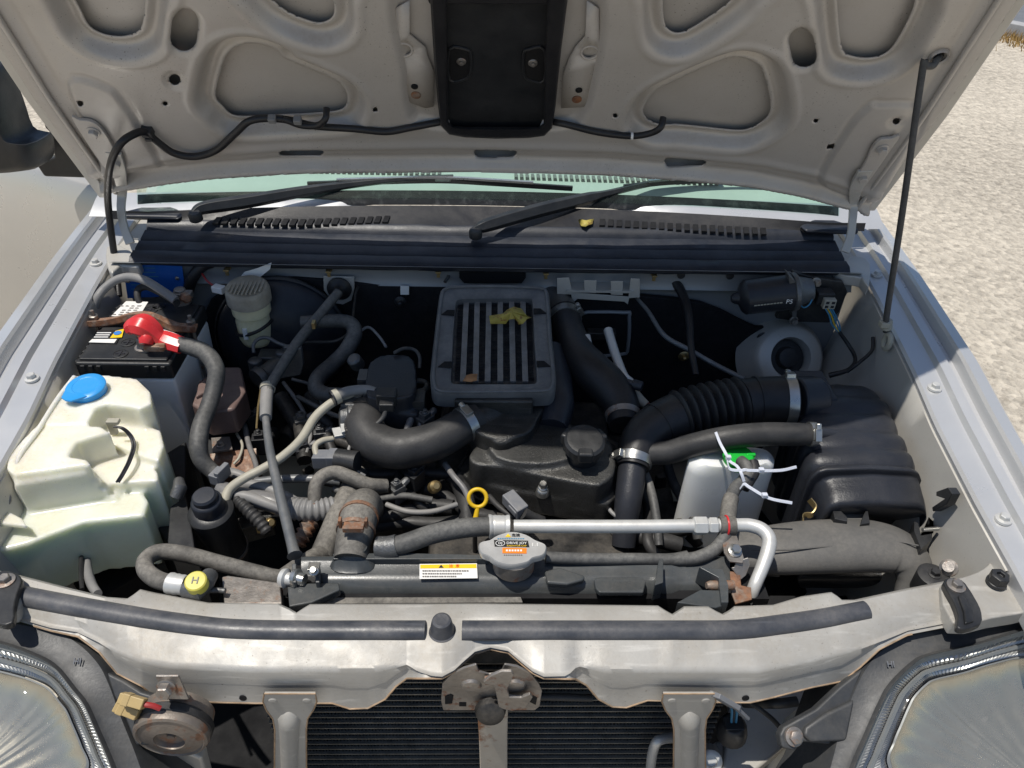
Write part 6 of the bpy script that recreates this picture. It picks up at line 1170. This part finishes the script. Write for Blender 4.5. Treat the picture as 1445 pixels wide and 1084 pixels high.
b = MB(); b.tube([Vector(p) for p in cr([PY(1128,428,1.15), PY(1134,434,1.14), PY(1142,430,1.14), PY(1148,418,1.15)], 6)], 0.0013, 6); b.build('wire', 'wire_blue', wm)
hose('harness', [(PY(1184,468,1.13),0.003),(PY(1196,485,1.12),0.0035),(PY(1205,500,1.10),0.0035),(PY(1206,512,1.08),0.0035),(PY(1195,523,1.07),0.004),(PY(1170,530,1.07),0.005)], 'rubber_clean', 'thin dark wiring tail hanging from the wiper motor plug', 'harness', raw=True)
hose('harness', [(PX(1232,476,0.655),0.003),(PX(1230,495,0.65),0.003),(PY(1212,512,1.05),0.003),(PY(1195,525,1.05),0.003)], 'rubber_clean', 'thin black wire from the prop rod clip to the wing floor', 'harness', raw=True)
hose('firewall_cable', [(898,420,0.99,5),(915,440,0.985,6),(938,474,0.97,7),(975,495,0.96,7),(1010,515,0.95,7),(1050,535,0.945,7)], 'rod_grey', 'thin grey cable slanting across the black insulation', 'cable')
hose('harness', [(925,384,1.02,12),(950,396,1.015,14),(965,420,1.0,13),(972,450,0.985,12),(975,490,0.965,10),(982,530,0.945,9)], 'rubber_clean', 'black harness hanging down the firewall insulation', 'harness')
b = MB(); b.prism([PX(u, v, 0.62) for u, v in ((1333,694),(1350,688),(1356,697),(1348,712),(1328,722),(1327,716),(1345,704),(1333,700))], (-0.012,0,0)); b.build('wing_clip', 'plastic_black', label='black plastic clip on the lit wing panel beside the airbox', cat='clip', bevel=0.001)
b = MB(); b.lathe(PZ(1339,802,0.93), (-0.5,-0.4,0.7), [(0.011,0),(0.011,0.006),(0.007,0.008),(0.007,0.014)], 18); b.build('wing_nut', 'steel_dirty', label='plated flange bolt at the foot of the wing panel', cat='bolt')
b = MB(); P = PZ(1318,812,0.925); b.lathe(P, (0,0,1), [(0.020,-0.03),(0.020,0.0),(0.016,0.002)], 24); b.hexbolt(P+Z3*0.002, (0,0,1), 0.006, 0.006); b.build('rubber_mount', 'rubber', label='round black rubber mount with bolt beside the snorkel', cat='mount')
for P, s_ in ((PZ(1230,860,0.80),(0.3,0.2,0.1)), (PZ(1130,720,0.72),(0.2,0.2,0.1))):
    b = MB(); b.box(P-Z3*0.15, s_); b.build('lower_casing', 'dark_void', eng)
# ------------------------------------------------------------------ radiator
rd = thing('radiator', PZ(730,830,0.60), 'radiator with grey plastic top tank and caution sticker', 'radiator')
rows = []
for u in np.linspace(425, 1030, 60):
    vt = 790+ (1.5 if u > 700 else 0); q = []
    zt = 0.935
    prof_ = [(851,0.905),(840,0.918),(825,0.931),(810,0.936),(798,0.935),(792,0.938),(786,0.938),(785,0.90)]
    if u > 950: prof_ = [(v-(0), z-0.004) for v, z in prof_]
    rows.append([PZ(u, v, z) for v, z in prof_])
b = MB(); b.loft(rows, closed=False); b.build('top_tank', 'plastic_rad', rd, ang=50)
b = MB(); b.prism([PZ(u, v, 0.946) for u, v in ((470,781),(560,780),(690,783),(690,789),(560,789),(470,789))], (0,0,-0.02)); b.build('rear_rail', 'plastic_rad', rd, bevel=0.001)
b = MB(); b.prism([PZ(u, v, 0.922) for u, v in ((446,843),(735,842),(738,850),(444,852))], (0,0,-0.006)); b.build('foam_strip', 'rubber_dusty', rd, bevel=0.001)
b = MB(); b.loft([pz([(458,812),(472,794),(515,787),(536,796),(540,812),(500,822)], 0.915, 3), pz([(466,798),(480,784),(515,782),(528,796),(515,808),(478,808)], 0.938, 3), pz([(474,782),(485,775),(510,775),(518,782),(510,790),(484,790)], 0.945, 3), pz([(474,772),(485,765),(510,765),(518,772),(510,780),(484,780)], 0.955, 3)]); b.build('neck', 'plastic_rad', rd, ang=60)
b = MB(); b.prism(pz([(838,816),(846,814),(905,814),(912,820),(908,836),(846,836),(840,830)], 0.9405, 0), (0,0,-0.008)); b.build('raised_pad', 'plastic_rad', rd, bevel=0.002)
b = MB(); b.prism([PZ(u, v, 0.94) for u, v in ((405,823),(478,822),(480,832),(440,850),(408,856))], (0,0,-0.012)); b.build('side_bracket', 'plastic_rad', rd, bevel=0.002)
for u in (412, 445): b = MB(); b.prism([PZ(u, 795, 0.955), PZ(u+6, 795, 0.955), PZ(u+6, 822, 0.95), PZ(u, 822, 0.95)], (0,0,-0.03)); b.build('bracket_web', 'plastic_rad', rd, bevel=0.001)
b = MB(); b.prism([PZ(u, v, 0.935) for u, v in ((428,795),(455,795),(455,822),(428,822))], (0,0,-0.02)); b.build('mount_pocket', 'plastic_black', rd)
b = MB(); b.hexbolt(PZ(443,806,0.962), (0,-0.4,0.9), 0.0045, 0.005); b.box(PZ(443,800,0.958), (0.014,0.012,0.004)); b.build('mount_bolt', 'steel', rd, bevel=0.0005)
for u, m_ in ((402,'alu'),(418,'steel')): b = MB(); b.lathe(PZ(u, 816, 0.945), (1,-0.3,0.1), [(0.011,-0.004),(0.012,0.002),(0.008,0.004),(0.007,0.012)], 16); b.build('side_nut', m_, rd)
b = MB(); b.prism([PZ(u, v, 0.935) for u, v in ((313,814),(322,812),(395,822),(398,852),(316,852))], (0,0.004,-0.02)); b.build('deflector_plate', 'steel_dirty', label='stained metal deflector plate between service port and radiator', cat='plate', bevel=0.0015)
for q in (((930,788),(936,788),(936,822),(924,826)), ((986,800),(1020,803),(1028,826),(1028,850),(1018,850),(1014,815))):
    b = MB(); b.prism([PZ(u, v, 0.958) for u, v in q], (0,0,-0.03)); b.build('hose_guide', 'plastic_rad', rd, bevel=0.001)
b = MB(); b.prism([PZ(u, v, 0.952) for u, v in ((955,850),(988,832),(1026,833),(1026,852),(1010,858))], (0,0,-0.02)); b.build('side_gusset', 'plastic_rad', rd, bevel=0.0015)
b = MB(); b.prism([PZ(u, v, 0.944) for u, v in ((768,805),(790,800),(826,812),(824,818),(800,824),(772,822))], (0,0,-0.01)); b.build('cap_shoulder', 'plastic_rad', rd, bevel=0.003)
b = MB(); b.lathe(PZ(1024,826,0.945), (-1,-0.1,0.1), [(0.006,-0.01),(0.006,0.02),(0.004,0.025)], 12); b.build('mount_stud', 'rusty', rd)
b = MB(); b.box((0.05,0.62,0.72), (0.60,0.05,0.40)); b.build('core', 'dark_void', rd)
sk = MB(); sk.prism([PZ(u, v, 0.9395) for u, v in ((592,796),(673,795),(674,816),(592,817))], (0,0.0004,-0.0008)); s0 = sk.build('caution_sticker', 'sticker_white', rd)
b = MB(); b.prism([PZ(u, v, 0.9402) for u, v in ((593,797),(672,796),(672.5,801.5),(593,802))], (0,0,-0.0006)); b.build('sticker_band', 'sticker_yellow', s0)
b = MB(); b.prism([PZ(u, v, 0.9408) for u, v in ((619,801),(622.5,796.8),(626,801))], (0,0,-0.0006)); b.build('warning_triangle', 'ink', s0)
text('注  意', PZ(641,798.8,0.9408), Z3, Y3, 0.0052, 'sticker_orange', s0)
for i in range(3):
    u_ = 596
    while u_ < 660 - i*8:
        w_ = random.uniform(1.6,3.6); b = MB(); vv = 804.5+i*4.0; b.prism([PZ(u_,vv,0.9405), PZ(u_+w_,vv,0.9405), PZ(u_+w_,vv+1.7,0.9405), PZ(u_,vv+1.7,0.9405)], (0,0,-0.0004)); b.build('print', 'ink_grey', s0); u_ += w_+random.uniform(0.5,1.0)
# radiator cap
mat('cap_steel', (0.50,0.50,0.49), 0.38, 0.35, 0.08, 30, bump=0.05, dust=0.15)
rc = thing('winged_cap', PZ(722,790,0.94), 'silver winged radiator cap with DRIVE JOY lettering', 'cap')
zc_ = 0.975; cw = [(676,766),(690,762),(702,755),(722,750),(742,754),(756,762),(770,768),(771,776),(766,783),(752,787),(744,793),(722,797),(702,793),(690,785),(678,779)]
q = pz(cw, zc_, 3); cc = sum(q, Vector())/len(q)
b = MB(); b.loft([[cc+(p-cc)*0.985-Z3*0.010 for p in q], [p-Z3*0.008 for p in q], [p-Z3*0.002 for p in q], [cc+(p-cc)*0.965 for p in q], [cc+(p-cc)*0.90-Z3*0.0002 for p in q]]); b.build('top', 'cap_steel', rc, ang=50)
b = MB(); b.lathe(cc-Z3*0.010, Z3, [(0.026,-0.022),(0.026,0.0)], 30); b.build('skirt', 'steel_dirty', rc)
def capst(m, pts, h=0.0006): b = MB(); b.prism([PZ(u, v, zc_+h) for u, v in pts], (0,0,-0.0005)); return b.build('cap_label', m, rc)
capst('sticker_black', [(697,762),(745,763),(747,772),(698,771)]); capst('sticker_orange', [(709,773),(743,773.5),(743,781),(709,780.5)])
b = MB(); b.prism([PZ(u, v, zc_+0.0007) for u, v in ((713,757.5),(717,753),(721,757.5))], (0,0,-0.0005)); b.build('warning_triangle', 'sticker_yellow', rc)
text('危険', PZ(728,755.5,zc_+0.0007), Z3, Y3, 0.0052, 'ink', rc)
text('DRIVE JOY', PZ(729,766.5,zc_+0.0009), Z3, Y3, 0.0054, 'sticker_white', rc, thick=0.0002); text('RADIATOR CAP', PZ(729,770.4,zc_+0.0009), Z3, Y3, 0.0034, 'sticker_yellow', rc, thick=0.0002)
text('DJ', PZ(706,766.6,zc_+0.0009), Z3, Y3, 0.0052, 'sticker_white', rc, thick=0.0002)
c = PZ(706,766.6,zc_+0.0008); b = MB(); b.tube([c+X3*(0.0056*math.cos(k/24*6.283))+Y3*(0.0042*math.sin(k/24*6.283)) for k in range(25)], 0.0004, 6, cap=False); b.build('logo_ring', 'sticker_white', rc)
text('1.1', PZ(755,769,zc_+0.0006), Z3, Y3, 0.008, 'sticker_white', rc, thick=0.0002)
for i in range(6): capst('sticker_white', [(714+i*4,775.5),(716.6+i*4,775.5),(716.6+i*4,778),(714+i*4,778)], 0.0011)
for i in range(9): capst('ink_grey', [(711+i*3,782.3),(713+i*3,782.3),(713+i*3,784),(711+i*3,784)], 0.0006)
for i in range(12): capst('wire_blue', [(702+i*3.2,759.6),(704.4+i*3.2,759.6),(704.4+i*3.2,760.5),(702+i*3.2,760.5)], 0.0006)
# aluminium pipe above the radiator
ap, pa = hose('ac_pipe', [(725,743,0.955,19),(800,743,0.956,19),(900,743,0.957,19),(980,742,0.958,19),(1040,741,0.958,19),(1060,742,0.958,20),(1076,748,0.958,20),(1085,760,0.955,20),(1084,776,0.95,20),(1076,800,0.94,19),(1066,824,0.93,18),(1058,845,0.91,18),(1052,866,0.87,18)], 'alu', 'aluminium air conditioning pipe crossing above the radiator', 'pipe', sides=20)
for u, w_, r in ((988,22,0.0125),(1006,14,0.0115)):
    P = PZ(u, 742, 0.958); b = MB(); b.lathe(P-X3*w_*0.0004, (1,0.0,0), [(r*0.8,-0.001),(r,0.001),(r,w_*0.0008-0.001),(r*0.8,w_*0.0008+0.001)], 6); b.build('union_nut', 'alu', ap, bevel=0.0008)
P = PZ(1026,742,0.958); b = MB(); b.lathe(P-X3*0.010, X3, [(0.0122,0),(0.0122,0.020)], 24); b.build('rubber_sleeve', 'rubber_dusty', ap)
b = MB(); b.tube([P+X3*-0.001+Y3*(0.0128*math.cos(k))+Z3*(0.0128*math.sin(k)) for k in np.linspace(-0.4,3.6,20)], 0.0014, 8); b.build('red_mark', 'red', ap)
b = MB(); b.prism([PZ(u, v, 0.952) for u, v in ((1017,750),(1038,750),(1050,788),(1048,794),(1030,792),(1022,780))], (0,0,-0.0025)); b.build('pipe_bracket', 'steel_dirty', ap, bevel=0.0006)
b = MB(); b.ribbon([PZ(1046,790,0.951), PZ(1048,796,0.946), PZ(1044,806,0.938), PZ(1038,810,0.936)], X3, 0.018, 0.0025); b.build('bracket_step', 'steel_dirty', ap, bevel=0.0006)
b = MB(); b.prism([PZ(u, v, 0.936) for u, v in ((1030,806),(1044,808),(1046,826),(1060,829),(1061,846),(1038,852),(1032,836))], (0,0,-0.0025)); b.build('bracket_foot', 'rusty', ap, bevel=0.0006)
b = MB(); b.hexbolt(PZ(1037,777,0.956), (0.1,-0.3,1), 0.0062, 0.006, 1.4); b.build('bracket_screw', 'steel', ap)
ar, pa = hose('ac_hose', [(536,772,0.948,26),(550,772,0.95,27),(575,766,0.955,28),(610,754,0.958,28),(650,746,0.958,28),(690,743,0.957,27),(715,743,0.956,26)], 'rubber_grey', 'grey rubber hose crimped onto the aluminium pipe', 'hose', sides=20)
p_, r_ = pa.sub(0.86, 1.02, 10, 0.002); b = MB(); b.tube(p_, [r+(0.0012 if i in (0,1,9,10) else 0.0004*(i % 2)) for i, r in enumerate(r_)], 22); b.build('crimp', 'alu', ar, ang=30)
p_, r_ = pa.sub(-0.02, 0.14, 4, 0.002); b = MB(); b.tube(p_, r_, 18); b.build('end_sleeve', 'cast', ar)
# small lines, wires, plugs and fittings left of the engine and along the firewall
def wire(pts, m, lab, cat='wire', nm='wire'): hose(nm, pts, m, lab, cat, sides=8)
wire([(420,560,0.90,7),(440,570,0.91,7),(470,585,0.915,7),(492,592,0.92,6)], 'rubber_grey', 'thin grey vacuum line running into the throttle lever', 'hose', 'vacuum_line')
wire([(400,540,0.88,6),(425,575,0.88,6),(438,610,0.875,6),(432,640,0.87,6)], 'cable_grey', 'thin grey pipe dropping from the brake cylinder', 'pipe', 'brake_pipe')
wire([(412,535,0.885,5),(440,545,0.88,5),(455,575,0.875,5),(448,612,0.87,5)], 'rod_grey', 'second thin pipe bending below the brake cylinder', 'pipe', 'brake_pipe')
wire([(345,600,0.88,8),(352,630,0.885,8),(362,660,0.885,8),(360,690,0.88,7)], 'tape', 'taped wire tail behind the fuse box', 'wire', 'wiring_tail')
wire([(334,612,0.885,4),(342,628,0.887,4),(338,645,0.885,4),(330,655,0.88,4)], 'cable_cream', 'short cream wire loop below the fuse box', 'wire', 'wire')
wire([(500,620,0.93,5),(492,636,0.925,5),(498,660,0.915,5),(515,672,0.905,5)], 'cable_grey', 'thin grey wire beside the pale sensor plug', 'wire', 'wire')
wire([(470,690,0.90,10),(500,700,0.895,10),(530,704,0.89,10),(570,700,0.885,10),(610,706,0.88,10)], 'rubber_grey', 'dusty line crossing behind the upper radiator hose', 'hose', 'coolant_hose')
wire([(545,712,0.885,8),(575,722,0.885,8),(610,722,0.882,8),(645,712,0.88,8)], 'cable_grey', 'grey line in front of the dark coolant lines', 'hose', 'coolant_hose')
wire([(628,655,0.90,9),(640,672,0.90,9),(655,690,0.895,9),(664,712,0.89,9)], 'tape', 'ribbed taped loom beside the dipstick', 'harness', 'loom')
wire([(690,700,0.885,8),(705,716,0.885,8),(730,732,0.88,8),(770,738,0.875,8)], 'rubber', 'black loom passing under the grey plug', 'harness', 'loom')
wire([(905,560,0.93,6),(915,572,0.93,6),(922,585,0.925,6)], 'wire_red', 'short red wire near the capped heater pipe', 'wire', 'wire')
wire([(770,560,0.93,6),(790,585,0.93,6),(800,600,0.925,6)], 'cable_grey', 'thin grey line behind the intercooler side tank', 'pipe', 'pipe')
wire([(505,470,0.965,4),(520,462,0.97,4),(535,475,0.965,4),(545,490,0.96,4)], 'cable_grey', 'thin grey wire looping on the insulation above the plenum', 'wire', 'wire')
wire([(610,380,1.03,5),(632,388,1.025,5),(628,398,1.02,5)], 'rubber_grey', 'short rubber stay beside the cowl opening', 'wire', 'wire')
wire([(850,700,0.87,6),(862,722,0.87,6),(880,735,0.865,6)], 'cable_grey', 'grey wire below the valve cover corner', 'wire', 'wire')
wire([(905,655,0.90,12),(918,690,0.885,13),(926,730,0.87,13),(930,770,0.85,12)], 'rubber_grey', 'dusty line running down between down pipe and reservoir', 'hose', 'coolant_hose')
for u, v, z, m_, lab in ((425,592,0.885,'cast','dirty cast fitting beside the control cable sleeve'),(452,610,0.875,'cast','dirty cast fitting below the throttle body'),(352,588,0.89,'plastic_black','black relay block beside the fuse box'),(366,618,0.885,'plastic_black','black relay block below the control cable'),(560,688,0.895,'cast','dirty cast outlet in front of the intake hose'),(585,668,0.90,'plastic_black','black sensor plug under the intake hose'),(880,700,0.875,'cast','dirty cast bracket at the valve cover corner'),(600,590,0.945,'cast','dirty bracket under the intercooler corner'),(428,632,0.87,'plastic_airbox','dark blue-black canister cap below the pale hose')):
    P = PZ(u, v, z); rz = Matrix.Rotation(rnd.uniform(0,1.5), 3, 'Z'); ax3 = tuple(rz.col); b = MB(); s_ = rnd.uniform(0.014,0.020)
    b.box(P-Z3*0.012, (s_*1.3, s_, 0.03), ax3); b.box(P+Z3*0.004, (s_*0.8, s_*0.7, 0.014), ax3); b.lathe(P+ax3[0]*s_*0.6, ax3[0]+Z3*0.4, [(0.006,0),(0.006,0.010),(0.004,0.013)], 8); b.hexbolt(P+Z3*0.011, Z3, 0.0035, 0.004)
    b.build('fitting', m_, label=lab, cat='fitting', bevel=0.0015)
# leaves
def leaf(pts, fn, m, lab, curl=0.006):
    b = MB(); q = [fn(u, v) for u, v in pts]; c = sum(q, Vector())/len(q)+Z3*curl; n = len(q)
    b.add(q+[c], [(i, (i+1) % n, n) for i in range(n)]); b.build('dry_leaf', m, label=lab, cat='leaf', solid=0.0008, ang=20)
leaf([(690,446),(694,449),(701,453),(708,445),(716,437),(725,433),(736,436),(742,444),(744,447),(750,448),(744,450),(738,457),(732,458),(727,450),(718,451),(714,457),(692,457)], lambda u, v: ic(u, v, 0.004+0.009*math.sin(u*0.35)+0.004*math.sin(v*0.8)), 'leaf_yellow', 'curled yellow dry leaf lying on the intercooler fins', 0.010)
leaf([(653,538),(658,530),(664,528),(674,528),(673,537),(664,539)], lambda u, v: ic(u, v, 0.001), 'leaf_brown', 'small brown leaf scrap at the edge of the intercooler core', 0.002)
leaf([(815,309),(820,314),(826,312),(832,310),(838,309),(836,316),(830,318),(826,320),(820,319)], lambda u, v: PZ(u, v, 1.0855+0.002*math.sin(u)), 'leaf_yellow', 'tiny dry leaf on the cowl beside the vent slots', 0.004)
